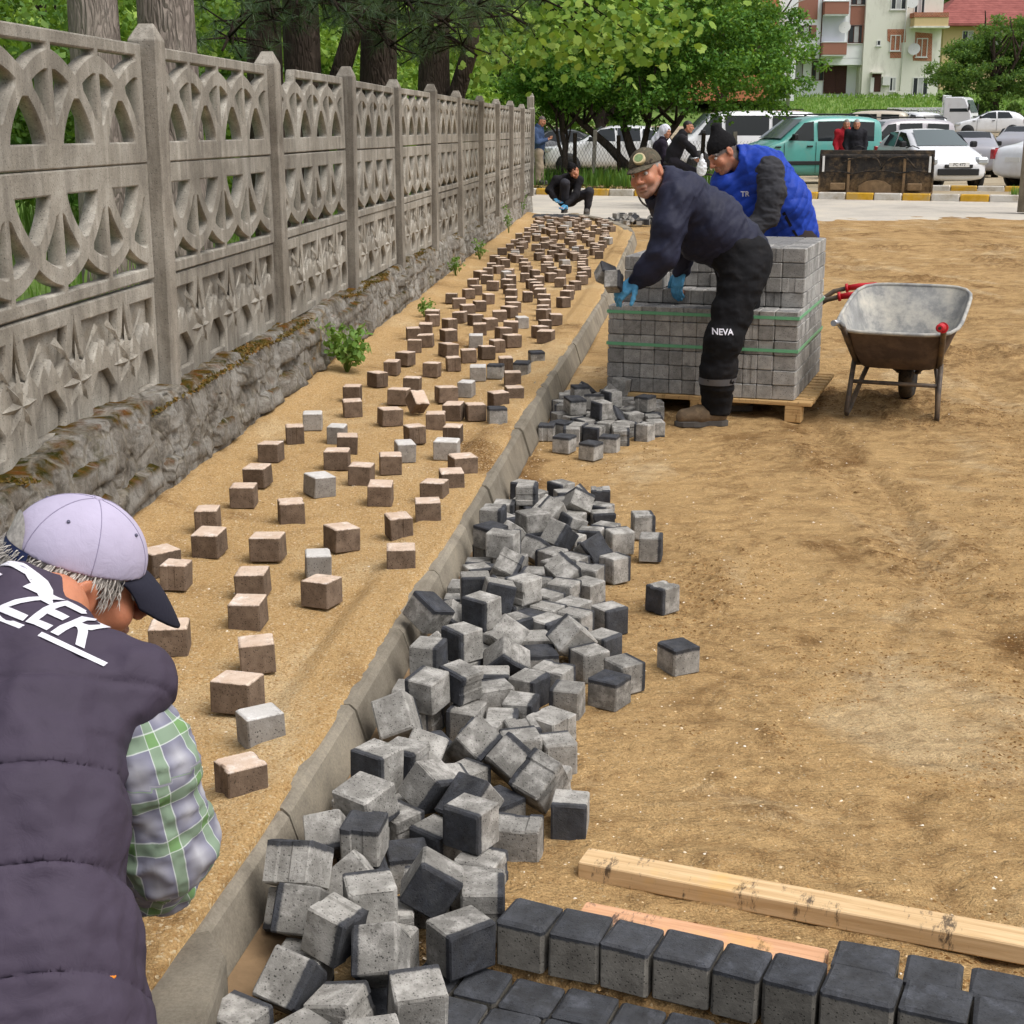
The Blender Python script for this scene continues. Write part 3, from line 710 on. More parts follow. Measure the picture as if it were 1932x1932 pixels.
for q in [(1280,1225),(1250,1120),(1228,1028),(1213,990),(1178,1268),(1183,1190),(1107,1320),(1062,1370),(1075,1520),(1135,1225)]:
    pass
n_loose = len(items)
# second heap beside the pallet
for l in range(4):
    nx2, ny2 = [(3, 7), (3, 6), (2, 5), (1, 3)][l]
    for k in range(nx2*ny2):
        yq = 7.62+(k // nx2)*.185+l*.12; drop(float(xk(yq))+.17+(k % nx2)*.17+.04*l, yq, .10+l*.19)
for q in [(1065,835),(1115,848),(1150,835),(1040,815)]:
    p = G(*q, .05); items.append((B_GREY[rp.randrange(9)], (p.x, p.y, .052), (0, 0, rp.uniform(0, 3))))
n_two = len(items)
# far heap by the corner
for l in range(2):
    pass
for l, (na, nb) in enumerate([(5, 3), (5, 2), (4, 2), (2, 1)]):
    for k in range(na*nb): drop(1.62+.10*l+(k % na)*.155, 24.95+(k // na)*.17+.05*l, .17+l*.19)
res = settle(items, cols, 110)
for i, (it, M) in enumerate(zip(items, res)):
    if M.translation.z < -.05 or M.translation.z > 1.2: continue
    if i < n_two and M.translation.z > .13 and M.translation.x < float(xk(M.translation.y))-.01: continue
    rel = M.translation-RA; u_, v_ = rel.dot(RD), rel.dot(RN)
    if i < n_main and ((u_ > -.04 and v_ < .14) or (u_ > .10 and v_ < .42)): continue
    if i < n_main: l, g = 'grey concrete paving block with dark face in the long heap against the kerb', 'blocks in the long heap'
    elif i < n_loose: l, g = 'grey paving block lying loose on the sand beside the long heap', 'blocks scattered beside the heap'
    elif i < n_two: l, g = 'grey paving block in the small heap between kerb and pallet', 'blocks in the heap by the pallet'
    else: l, g = 'dark paving block in the little heap near the road corner', 'blocks in the heap by the corner'
    up = (M.to_3x3() @ Vector((0, 0, 1))); hz_ = M.translation.z
    st_ = ', dark face up' if up.z > .8 else ', dark face down' if up.z < -.8 else ', dark face to the kerb' if up.x < -.6 else ', dark face to the open sand' if up.x > .6 else ', dark face to the road' if up.y > 0 else ', dark face to the planks'
    lay = ', lying on others' if hz_ > .11 else ', on the sand'
    if i < n_main: l = 'grey block in the long kerb heap'+st_+lay
    elif n_loose <= i < n_two: l = 'grey block in the pallet side heap'+st_+lay
    elif i < n_loose: l = 'loose grey paving block beside the long heap'+st_
    if not (i >= n_two): g = l.split(' with')[0]+' group' if False else g
    o = obj('grey_paving_block', it[0]); o.matrix_world = M; tag(o, l, 'paving block', g)

heap = [M.translation for M in res]
for k, q in enumerate([(1280,1232),(1250,1126),(1228,1034),(1213,992),(1178,1276),(1150,1300),(1135,1180),(1107,1330),(1090,1530),(1160,1090)]):
    p = G(*q, .05)
    if min((Vector((p.x, p.y))-Vector((h.x, h.y))).length for h in heap) < .125: continue
    o = obj('grey_paving_block', B_GREY[rp.randrange(9)]); o.location = (p.x, p.y, .046+float(sand_h(np.array([p.x]), np.array([p.y]))[0])); e_ = rp.choice(['up', 'side', 'side'])
    o.rotation_euler = (0, 0, rp.uniform(0, 3)) if e_ == 'up' else (math.pi/2, 0, rp.uniform(0, 6.2)); o.location.z += 0 if e_ == 'up' else .005
    tag(o, 'loose grey block on the sand beside the long heap, dark face '+('up' if e_ == 'up' else 'sideways'), 'paving block', 'blocks scattered beside the heap')

# --- laid paving and the row of blocks standing on it
M_LAID = m_block('laid_block', srgb(92,88,82), srgb(128,124,116), srgb(35,37,41), srgb(68,71,78), .036, False)
laid = empty('laid_paving', (RA.x, RA.y, 0), RANG, kind='structure')
lm = [block_mesh('paver', .104, .104, .095, False, 60+i, M_LAID, .006) for i in range(4)]
for r in range(5):
    off = -.14 - (r % 2)*.05
    x = off + (.0 if r == 0 else -.02*r)
    while x < 1.5:
        w = rp.choice([.104, .104, .122, .09])
        o = obj('paver', lm[rp.randrange(4)], None, laid, (x + w/2, -.054 - r*.110 + (.055 if False else 0), -.036 + rp.uniform(-.003, .003)), (rp.gauss(0, .01), rp.gauss(0, .01), rp.gauss(0, .015)))
        o.scale = (w/.104*.985, 1, 1); x += w + .005
x = .0; k = 0
for w in [.104, .104, .10, .115, .09, .10, .135, .12, .122, .115, .104, .12]:
    me = block_mesh('paving_block', w*.97, .104, .100, False, 80+k, M_LAID, .005)
    o = obj('dark_paving_block', me); p = RA + RD*(x+w/2) + RN*(.06 + rp.uniform(-.004, .004)); o.location = (p.x, p.y, .062); o.rotation_euler = (0, 0, RANG+rp.gauss(0, .03))
    tag(o, ['first', 'second', 'third', 'fourth', 'fifth', 'sixth', 'seventh', 'eighth', 'ninth', 'tenth', 'eleventh', 'twelfth'][k]+' dark topped block from the heap in the row beside the planks', 'paving block', 'row of blocks beside the planks'); x += w + .004; k += 1
x = .635
for w in [.12, .105, .11, .12]:
    me = block_mesh('paving_block', w*.97, .10, .098, False, 95+k, M_LAID, .005)
    o = obj('dark_paving_block', me); p = RA + RD*(x+w/2) + RN*(.166 + rp.uniform(-.003, .004)); o.location = (p.x, p.y, .055); o.rotation_euler = (0, 0, RANG+rp.gauss(0, .03))
    tag(o, ['first', 'second', 'third', 'fourth'][k-12]+' dark block in the short row between short board and long plank', 'paving block', 'second row by the long plank'); x += w + .012; k += 1

# the stretch already laid at the far end
far_l = empty('laid_paving', (xw(26), 26.0, SW), math.atan2(.0815, 1)*-1, kind='structure')
for a in range(9):
    for b_ in range(6): obj('paver', lm[(a+b_) % 4], None, far_l, (.2+a*.107, -.25+b_*.107, -.02), (rp.gauss(0, .02), rp.gauss(0, .02), rp.gauss(0, .03)))
# two blocks in the hands of the bending man
for k, (px, py, dy) in enumerate(((1143, 517, 8.06), (1158, 531, 8.0))):
    p = atY(px, py, dy); o = obj('grey_paving_block', B_GREY[k]); o.location = p; o.rotation_euler = (.5+k, .4, .3+k)
    tag(o, ['pale', 'dark'][k]+' grey paving block held in the gloved hand of the bending man', 'paving block')

# --- timber planks
def m_wood(name, base, dark, blot):
    t = NT(name); c = t.co('Object'); mp = t.new('Mapping'); mp.inputs['Scale'].default_value = (1.2, 22, 22); t.link(c, mp.inputs['Vector'])
    k = t.ramp(t.noise(mp.outputs[0], 3, 6, .6, .6), [(.3, dark), (.62, base)])
    mp2 = t.new('Mapping'); mp2.inputs['Scale'].default_value = (9, 3, 3); t.link(c, mp2.inputs['Vector'])
    k = t.mix(t.ramp(t.noise(mp2.outputs[0], 2.6, 7, .8), [(.555, 0.), (.63, .85)]), k, blot)
    k = t.mix(t.ramp(t.noise(c, 5, 5, .7), [(.55, 0.), (.75, .6)]), k, srgb(222,176,96))
    nb = t.bump(t.noise(mp.outputs[0], 8, 4, .7), .4, .002)
    return t.out(k, .75, nb, spec=.25)
M_PLANK = m_wood('pale_plank', srgb(216,186,144), srgb(184,150,106), srgb(58,50,46))
M_PLANK2 = m_wood('pink_plank', srgb(214,166,130), srgb(186,138,100), srgb(52,48,50))
M_WOOD = m_wood('pallet_wood', srgb(206,172,120), srgb(168,130,84), srgb(120,88,54))
pa, pb = G(1098, 1652, .0), G(1932, 1812, .0); d = (pb-pa).normalized(); pang = math.atan2(d.y, d.x)
o = MB().cbox((0, 0, 0), (1.35, .075, .042), .003).build('plank', M_PLANK, None, (pa.x-RN.x*.03, pa.y-RN.y*.03, .006), (0, 0, pang))
tag(o, 'long pale timber batten with dark tar marks lying on the sand', 'plank')
q = RA + RD*.12 + RN*.125
o = MB().cbox((0, 0, 0), (.50, .085, .07), .003).build('plank', M_PLANK2, None, (q.x, q.y, .004), (0, 0, RANG+.015))
tag(o, 'short pinkish board wedged behind the row of dark blocks', 'plank')

# ================================================================ pallet stack
PF = G(1145, 733, .13); PR_ = G(1497, 753, .13); pd = (PR_-PF).normalized(); PANG = math.atan2(pd.y, pd.x); PN = Vector((-pd.y, pd.x, 0))
pal = empty('wooden_pallet', (PF.x, PF.y, 0), PANG, 'pale wooden pallet under the strapped stack of grey blocks', 'pallet')
NXB, NYB, BW, BH = 12, 12, .0925, .0848
cw_ = np.array([.095, .105, .082, .09, .078, .078, .1, .082, .095, .082, .09, .133]); CXB = np.concatenate([[0], np.cumsum(cw_/cw_.sum()*NXB*BW)])
PWd, PD = NXB*BW, NYB*BW
for k in range(11):
    y = -.03 + k*(PD+.02)/10.6
    MB().cbox((-.02, y, .095), (PWd+.10, y+.075, .118), .003).build('slat', M_WOOD, pal)
for x in (.0, PWd/2-.045, PWd-.05):
    MB().cbox((x, -.03, .072), (x+.095, PD+.05, .0945), .003).build('bearer', M_WOOD, pal)
    for y in (-.03, PD/2, PD-.05): MB().cbox((x, y, .0), (x+.095, y+.10, .0715), .003).build('foot_block', M_WOOD, pal)
SB = [block_mesh('paving_block', BW-.0016, BW-.0022, BH-.002, i == 3, 120+i, M_STACK, .004) for i in range(4)]
SBW = [block_mesh('paving_block', 2*BW-.0016, BW-.0022, BH-.002, False, 130+i, M_STACK, .004) for i in range(2)]
def stack_filled(i, j, l):
    if l < 6: return True
    if l > 9: return False
    if j < 2: return False
    if j < 4: return i >= 9 or (l < 8 and i < 3 and i > 0) or (l < 7)
    return not (i < 2 and l == 9)
core = MB(); zl0 = .119
for l in range(10):
    for j in range(NYB):
        i = 0
        while i < NXB:
            if not stack_filled(i, j, l): i += 1; continue
            exposed = j == 0 or i == NXB-1 or i == 0 or not stack_filled(i, j-1, l) or not stack_filled(i, j, l+1) or not stack_filled(max(i-1, 0), j, l)
            vis = j <= 1 or i == NXB-1 or not stack_filled(i, j-1, l) or (i == 0 and l > 5) or (not stack_filled(i, j, l+1) and j < 5)
            ctr = Vector(((CXB[i]+CXB[i+1])/2, j*BW+BW/2, zl0+l*BH+BH/2))
            wide = False; sx_ = (CXB[i+1]-CXB[i])/BW
            if exposed and vis and (j == 0 or i >= NXB-2 or not stack_filled(i, j-1, l) or not stack_filled(i, j, l+1)):
                me = rp.choice(SBW) if wide else rp.choice(SB)
                if wide: ctr.x += BW/2
                o = obj('stacked_block', me); o.scale = (sx_, 1, 1)
                p = PF + pd*(ctr.x + rp.uniform(-.001, .001)) + PN*(ctr.y + rp.gauss(0, .0025 if l < 6 else .004)); o.location = (p.x, p.y, ctr.z)
                o.rotation_euler = (0, 0, PANG + rp.gauss(0, .008))
                tag(o, ('grey block in the '+['bottom', 'second', 'third', 'fourth', 'fifth', 'sixth', 'seventh', 'eighth', 'ninth', 'top'][l]+' course of the pallet stack, '+('on its corner' if (j == 0 or not stack_filled(i, j-1, l)) and i >= NXB-2 else 'in its long front face' if j == 0 or not stack_filled(i, j-1, l) else 'in its narrow side face' if i >= NXB-2 else 'on its open top')), 'paving block',
                    'blocks strapped on the pallet' if l < 6 else 'upper blocks on the pallet')
            elif exposed: core.cbox((CXB[i]+.001, ctr.y-BW/2+.001, ctr.z-BH/2+.001), (CXB[i+1]-.001, ctr.y+BW/2-.001, ctr.z+BH/2-.001), .004)
            i += 2 if (wide and exposed) else 1
core.box((BW*1.2, BW*1.2, zl0+.01), (PWd-BW*1.2, PD-BW*1.2, zl0+5.4*BH)); core.box((BW*2.2, BW*5.2, zl0+5.4*BH), (PWd-BW*1.2, PD-BW*1.2, zl0+8.6*BH))  # solid boxes added unseen inside the stack to block light through gaps
tag(core.build('paving_block_rest_and_core', M_STACK, None, (PF.x, PF.y, 0), (0, 0, PANG)), 'grey blocks at the back of the pallet stack and its added inner core', 'paving block', kind='stuff')
M_STRAP = simple('green_strap', srgb(112,176,134), .4, .08, 20, .05, co='World')
for z in (zl0+3.35*BH, zl0+5.55*BH):
    mb = MB(); e = .004; h = .009; w2 = PWd+.0035; d2 = PD+.0035
    lo = -.0035
    def rectring(x0, y0, x1, y1, z): return [(x0, y0, z), (x1, y0, z), (x1, y1, z), (x0, y1, z)]
    a = rectring(lo-.003, lo-.003, w2+.003, d2+.003, z-h) + rectring(lo-.003, lo-.003, w2+.003, d2+.003, z+h) + rectring(lo, lo, w2, d2, z-h) + rectring(lo, lo, w2, d2, z+h)
    fs = []
    for k in range(4):
        n = (k+1) % 4; fs += [(k, n, 4+n, 4+k), (8+n, 8+k, 12+k, 12+n), (4+k, 4+n, 12+n, 12+k), (n, k, 8+k, 8+n)]
    mb.add(a, fs); o = mb.build('strap', M_STRAP, None, (PF.x, PF.y, 0), (0, 0, PANG))
    tag(o, ('lower' if z < .5 else 'upper') + ' green plastic strap round the stack of grey blocks', 'strap')
# ================================================================ people: blended-volume figures
def v3(p): return np.array([p[0], p[1], p[2]], float)
def nrm_(v): v = np.asarray(v, float); return v/np.linalg.norm(v)
class Sdf:
    def __init__(s, k=.03): s.p = []; s.k = k
    def cone(s, a, b, ra, rb, k=None, lat=None, sc=1.0, op='add'):
        a, b = v3(a), v3(b); R_ = max(ra, rb)*max(1, sc)+.02
        def f(P):
            Q = P
            if lat is not None:
                L = nrm_(lat); d = ((P-a)@L)*(1/sc-1); Q = P + d[:, None]*L
            ba = b-a; bb = a + (((b-a)@nrm_(lat))*(1/sc-1))*nrm_(lat) if False else b
            t = np.clip(((Q-a)@ba)/max(ba@ba, 1e-9), 0, 1)
            return np.linalg.norm(Q-a-t[:, None]*ba, axis=1) - (ra+(rb-ra)*t)
        s.p.append((f, np.minimum(a, b)-R_, np.maximum(a, b)+R_, s.k if k is None else k, op)); return s
    def chain(s, pts, rads, k=None, lat=None, sc=1.0):
        for i in range(len(pts)-1): s.cone(pts[i], pts[i+1], rads[i], rads[i+1], k, lat, sc)
        return s
    def ell(s, c, r, M=None, k=None, op='add'):
        c = v3(c); r = np.array(r, float); Mx = np.eye(3) if M is None else np.array(M)
        def f(P):
            q = (P-c)@Mx; n = np.linalg.norm(q/r, axis=1); m = np.linalg.norm(q/(r*r), axis=1)
            return n*(n-1)/np.maximum(m, 1e-6)
        R_ = r.max()+.02; s.p.append((f, c-R_, c+R_, s.k if k is None else k, op)); return s
    def fn(s, f, lo, hi, k=None, op='add'): s.p.append((f, np.array(lo)-.02, np.array(hi)+.02, s.k if k is None else k, op)); return s
    def mesh(s, res):
        lo = np.min([q[1] for q in s.p if q[4] == 'add'], 0)-.03; hi = np.max([q[2] for q in s.p if q[4] == 'add'], 0)+.03
        n = np.ceil((hi-lo)/res).astype(int)+1; F = np.full(n, .25, np.float32)
        for f, a, b, k, op in s.p:
            i0 = np.maximum(((a-k-2*res-lo)/res).astype(int), 0); i1 = np.minimum(((b+k+2*res-lo)/res).astype(int)+2, n)
            if (i1 <= i0).any(): continue
            g = np.meshgrid(*[lo[d]+np.arange(i0[d], i1[d])*res for d in range(3)], indexing='ij'); P = np.stack(g, -1).reshape(-1, 3)
            D = f(P).reshape(g[0].shape); sl = tuple(slice(i0[d], i1[d]) for d in range(3)); C = F[sl]
            if op == 'add': h = np.clip(.5+.5*(D-C)/k, 0, 1); F[sl] = D*(1-h)+C*h-k*h*(1-h)
            elif op == 'sub': h = np.clip(.5-.5*(C+D)/k, 0, 1); F[sl] = C*(1-h)-D*h+k*h*(1-h)
            elif op == 'cut': F[sl] = np.maximum(C, D)
        return surface_nets(F, lo, res)
def surface_nets(F, lo, h):
    ins = F < 0; n = np.array(F.shape)
    c = sum(ins[a:n[0]-1+a, b:n[1]-1+b, d:n[2]-1+d].astype(np.int8) for a in (0, 1) for b in (0, 1) for d in (0, 1))
    cell = np.argwhere((c > 0) & (c < 8)); idx = np.full(c.shape, -1, np.int64); idx[tuple(cell.T)] = np.arange(len(cell))
    acc = np.zeros((len(cell), 3)); cnt = np.zeros(len(cell))
    cr = [(a, b, d) for a in (0, 1) for b in (0, 1) for d in (0, 1)]
    val = {q: F[cell[:, 0]+q[0], cell[:, 1]+q[1], cell[:, 2]+q[2]] for q in cr}
    for q in cr:
        for ax in range(3):
            if q[ax]: continue
            r = list(q); r[ax] = 1; r = tuple(r); v0, v1 = val[q], val[r]; m = (v0 < 0) != (v1 < 0)
            t = np.where(m, v0/np.where(m, v0-v1, 1), 0); p = np.repeat(np.array(q, float)[None], len(cell), 0); p[:, ax] += t
            acc[m] += p[m]; cnt[m] += 1
    V = lo + (cell + acc/np.maximum(cnt, 1)[:, None])*h
    Fs = []
    for ax in range(3):
        s0 = [slice(None)]*3; s1 = [slice(None)]*3; s0[ax] = slice(0, -1); s1[ax] = slice(1, None)
        e = np.argwhere(ins[tuple(s0)] != ins[tuple(s1)]); u, w = (ax+1) % 3, (ax+2) % 3
        e = e[(e[:, u] > 0) & (e[:, w] > 0) & (e[:, u] < n[u]-1) & (e[:, w] < n[w]-1)]
        q = []
        for du, dw in ((-1, -1), (0, -1), (0, 0), (-1, 0)):
            t = e.copy(); t[:, u] += du; t[:, w] += dw; q.append(idx[tuple(t.T)])
        q = np.stack(q, 1); fl = ~ins[tuple(e.T)]; q[fl] = q[fl][:, ::-1]; Fs.append(q)
    Fq = np.concatenate(Fs); return V, Fq[(Fq >= 0).all(1)]
def vnormals(V, F):
    n = np.cross(V[F[:, 2]]-V[F[:, 0]], V[F[:, 3]]-V[F[:, 1]]); N = np.zeros_like(V)
    for k in range(4): np.add.at(N, F[:, k], n)
    return N/np.maximum(np.linalg.norm(N, axis=1), 1e-12)[:, None]
def relax(V, F, it=1, a=.5):
    for _ in range(it):
        S = np.zeros_like(V); C = np.zeros(len(V))
        for i, j in ((0, 1), (1, 2), (2, 3), (3, 0)):
            np.add.at(S, F[:, i], V[F[:, j]]); np.add.at(S, F[:, j], V[F[:, i]]); np.add.at(C, F[:, i], 1); np.add.at(C, F[:, j], 1)
        V = V*(1-a) + a*S/np.maximum(C, 1)[:, None]
    return V
def cloth(V, F, amp=.006, scale=9, seed=0, axis=None, stretch=3.0, small=.35):
    """folds: noise stretched along an axis, pushed along the normals"""
    N = vnormals(V, F); P = V.copy()
    if axis is not None:
        A = nrm_(axis); P = P - (P@A)[:, None]*A*(1-1/stretch)
    n = 1-2*np.abs(fbm(P[:, 0]*scale, P[:, 1]*scale, P[:, 2]*scale, oct=3, seed=seed))
    m = fbm(V[:, 0]*scale*2.4, V[:, 1]*scale*2.4, V[:, 2]*scale*2.4, oct=2, seed=seed+5)
    return V + N*(amp*(n-.45) + amp*small*m)[:, None]
def part(name, V, F, mat, parent, origin, col=None, uvp=None):
    me = mesh_np(name, V-np.asarray(origin), F, True)
    if col is not None:
        at = me.attributes.new('tint', 'FLOAT_COLOR', 'POINT'); at.data.foreach_set('color', np.concatenate([col, np.ones((len(col), 1))], 1).astype(np.float32).ravel())
    if uvp is not None:
        at = me.attributes.new('wrap', 'FLOAT_VECTOR', 'POINT'); at.data.foreach_set('vector', uvp.astype(np.float32).ravel())
    o = bpy.data.objects.new(name, me); COL.objects.link(o); me.materials.append(mat)
    if parent is not None: o.parent = parent
    else: o.location = origin
    return o
def m_skin():
    t = NT('skin'); a = t.new('Attribute', attribute_name='tint'); c = t.co('Object')
    k = t.mix(.35, a.outputs['Color'], t.ramp(t.noise(c, 60, 4, .7), [(.3, .72), (.7, 1.1)]), 'MULTIPLY')
    m = t.out(k, .5, t.bump(t.noise(c, 220, 3), .25, .002), spec=.35)
    t.bsdf.inputs['Subsurface Weight'].default_value = .12; t.bsdf.inputs['Subsurface Radius'].default_value = (.01, .004, .002)
    return m
M_SKIN = m_skin()
def m_fabric(name, col, rough=.85, var=.2, weave=500, wb=.15, scale=6, sheen=.0, dirt=None):
    t = NT(name); c = t.co('Object'); col = c4(col)
    k = t.ramp(t.noise(c, scale, 5, .6), [(.3, tuple(v*(1-var) for v in col[:3])), (.7, tuple(min(1, v*(1+var)) for v in col[:3]))])
    if dirt: k = t.mix(t.ramp(t.noise(c, scale*1.7, 6, .75), [(.52, 0.), (.72, .55)]), k, dirt)
    nb = t.bump(t.noise(c, weave, 2), wb, .001); nb = t.bump(t.noise(c, 26, 4, .6, 1.2), .22, .008, nb)
    return t.out(k, rough, nb, spec=.2)
SKIN = np.array(srgb(190,134,106)[:3])
def rotm(fwd, up):
    y = nrm_(fwd); z = np.asarray(up, float); z = nrm_(z-(z@y)*y); x = np.cross(y, z); return np.stack([x, y, z], 1)   # columns: right, forward, up
def head_prims(S, c, M, s=1.0, ear=1):
    T = lambda x, y, z: v3(c) + M@(np.array([x, y, z])*s)
    S.ell(T(0, -.014, .03), np.array((.075, .097, .09))*s, M, .02); S.ell(T(0, .028, -.03), np.array((.060, .068, .086))*s, M, .03)
    S.cone(T(0, .04, -.078), T(0, .068, -.104), .036*s, .021*s, .03)
    for q in (-1, 1):
        S.cone(T(q*.058, .0, -.05), T(q*.03, .055, -.092), .022*s, .018*s, .025)          # jaw
        S.ell(T(q*.04, .066, -.032), np.array((.026, .024, .028))*s, M, .02)               # cheek
        S.cone(T(q*.012, .094, .024), T(q*.05, .078, .022), .010*s, .008*s, .012)          # brow
        S.ell(T(q*.033, .106, .004), np.array((.021, .017, .013))*s, M, .012, 'sub')       # socket
        S.ell(T(q*.014, .108, -.036), np.array((.010, .011, .009))*s, M, .008)             # nostril
        if ear:
            S.ell(T(q*.079, -.010, -.004), np.array((.011, .021, .034))*s, M, .008); S.ell(T(q*.090, -.006, .002), np.array((.006, .011, .018))*s, M, .006, 'sub')
    S.cone(T(0, .094, .012), T(0, .119, -.030), .008*s, .013*s, .010)
    S.cone(T(-.021, .094, -.063), T(.021, .094, -.063), .0075*s, .0075*s, .008); S.cone(T(-.017, .093, -.077), T(.017, .093, -.077), .008*s, .008*s, .008)
    S.ell(T(0, .107, -.070), np.array((.026, .010, .0022))*s, M, .004, 'sub')
    return T
def head_tint(V, c, M, s, skin, beard=None, brow=(.05, .04, .035), hair=None, hairline=.03, bl=.75):
    q = (V-v3(c))@M/s; n = fbm(V[:, 0]*70, V[:, 1]*70, V[:, 2]*70, oct=2, seed=3); C = np.repeat(np.asarray(skin)[None], len(V), 0)
    def put(mask, col): 
        nonlocal C; m = np.clip(mask, 0, 1)[:, None]; C = C*(1-m) + np.asarray(col)*m
    inh = (np.abs(q[:, 0]) < .12) & (np.abs(q[:, 1]) < .15) & (np.abs(q[:, 2]) < .16)
    put(inh*np.exp(-((q[:, 0]**2+(q[:, 1]-.118)**2+(q[:, 2]+.03)**2)/.018**2))*.5, np.asarray(skin)*(1.0, .62, .55))
    put(inh*np.exp(-(((np.abs(q[:, 0])-.045)**2+(q[:, 1]-.08)**2+(q[:, 2]+.03)**2)/.024**2))*.35, np.asarray(skin)*(1.0, .66, .58))
    put(inh*(np.exp(-(((np.abs(q[:, 0])-.078)**2)/.012**2))*(np.abs(q[:, 1]+.01) < .03))*.35, np.asarray(skin)*(1., .6, .5))
    if beard is not None:
        b = inh*np.clip((-.048-q[:, 2]+.25*np.maximum(0, -(q[:, 1]-.05)))/.02, 0, 1)*(q[:, 1] > -.03)*(q[:, 2] > -.125)*(1-np.exp(-((q[:, 0]/.022)**2+((q[:, 2]+.069)/.008)**2)))
        put(b*(bl+.3*n), beard); put(inh*np.exp(-((q[:, 0]/.03)**2+((q[:, 2]+.052)/.007)**2))*(q[:, 1] > .08)*.8, beard)
    put(inh*np.exp(-((q[:, 0]/.021)**2+((q[:, 2]+.070)/.006)**2))*(q[:, 1] > .085)*.85, np.asarray(skin)*(.62, .42, .42))
    put(inh*np.exp(-((q[:, 0]/.019)**2+((q[:, 2]+.070)/.0022)**2))*(q[:, 1] > .08)*.9, (.03, .012, .012))
    put(inh*np.exp(-(((np.abs(q[:, 0])-.033)/.017)**2+((q[:, 2]-.004)/.009)**2))*(q[:, 1] > .06)*.6, np.asarray(skin)*(.55, .42, .4))
    put(inh*np.exp(-(((np.abs(q[:, 0])-.033)/.019)**2+((q[:, 2]-.026)/.0055)**2))*(q[:, 1] > .06)*.85, brow)
    if hair is not None: put(inh*np.clip((q[:, 2]-hairline+np.maximum(0, .02-q[:, 1])*1.6)/.01+.3*n, 0, 1)*(q[:, 1] < .085)*((np.abs(q[:, 0]) < .078)), hair)
    return C
M_EYE = simple('eye_dark', (.03, .022, .018), .15, .1, 5, 0); M_EYEW = simple('eye_white', (.55, .5, .46), .25, .05, 5, 0)
def eyes(parent, origin, c, M, s=1.0):
    for q in (-1, 1):
        e = v3(c) + M@(np.array((q*.033, .0795, .004))*s)
        o = MB().lathe([(.0001, -.0125*s)] + [(.0125*s*math.cos(a), .0125*s*math.sin(a)) for a in np.linspace(-1.3, 1.3, 7)] + [(.0001, .0125*s)], 12).build('eye', M_EYEW, parent, Vector(e-np.asarray(origin)))
        p = v3(c) + M@(np.array((q*.033+.0, .0868, .003))*s)
        MB().lathe([(.0001, -.006*s)] + [(.006*s*math.cos(a), .006*s*math.sin(a)) for a in np.linspace(-1.2, 1.2, 5)] + [(.0001, .006*s)], 10).build('pupil', M_EYE, o, Vector(p-e))
def hand_prims(S, w, d, n, curl=.5, side=1, s=1.0, spread=.12):
    """palm and five fingers; w wrist, d pointing direction, n back-of-hand normal, side +1 when the thumb lies towards d x n"""
    d = nrm_(d); n = np.asarray(n, float); n = nrm_(n-(n@d)*d); t = np.cross(d, n)*side; w = v3(w)
    S.cone(w-d*.02*s, w+d*.02*s, .026*s, .028*s, .02)
    for q in (-.028, -.01, .01, .028): S.cone(w+d*.02*s+t*q*.7*s, w+d*.085*s+t*q*s, .016*s, .0145*s, .014)
    ln = {.03: .072, .011: .084, -.009: .078, -.028: .06}
    for q, L in ln.items():
        p = w+d*.088*s+t*q*s; a = curl*.5; f = nrm_(d*math.cos(a)-n*math.sin(a)+t*q*spread*20)
        for seg, fr in ((0, .45), (1, .32), (2, .23)):
            e = p+f*L*fr*s; S.cone(p, e, (.0105-.0012*seg)*s, (.0098-.0012*seg)*s, .006); p = e; a += curl*.75; f = nrm_(d*math.cos(a)-n*math.sin(a)+t*q*spread*12)
    p = w+d*.028*s+t*.03*s; f = nrm_(d*.65+t*.75-n*.35*curl)
    for seg, L in enumerate((.036, .032, .026)):
        e = p+f*L*s; S.cone(p, e, (.0145-.0018*seg)*s, (.013-.0018*seg)*s, .008); p = e; f = nrm_(f+d*.35-n*.3*curl)
    return S
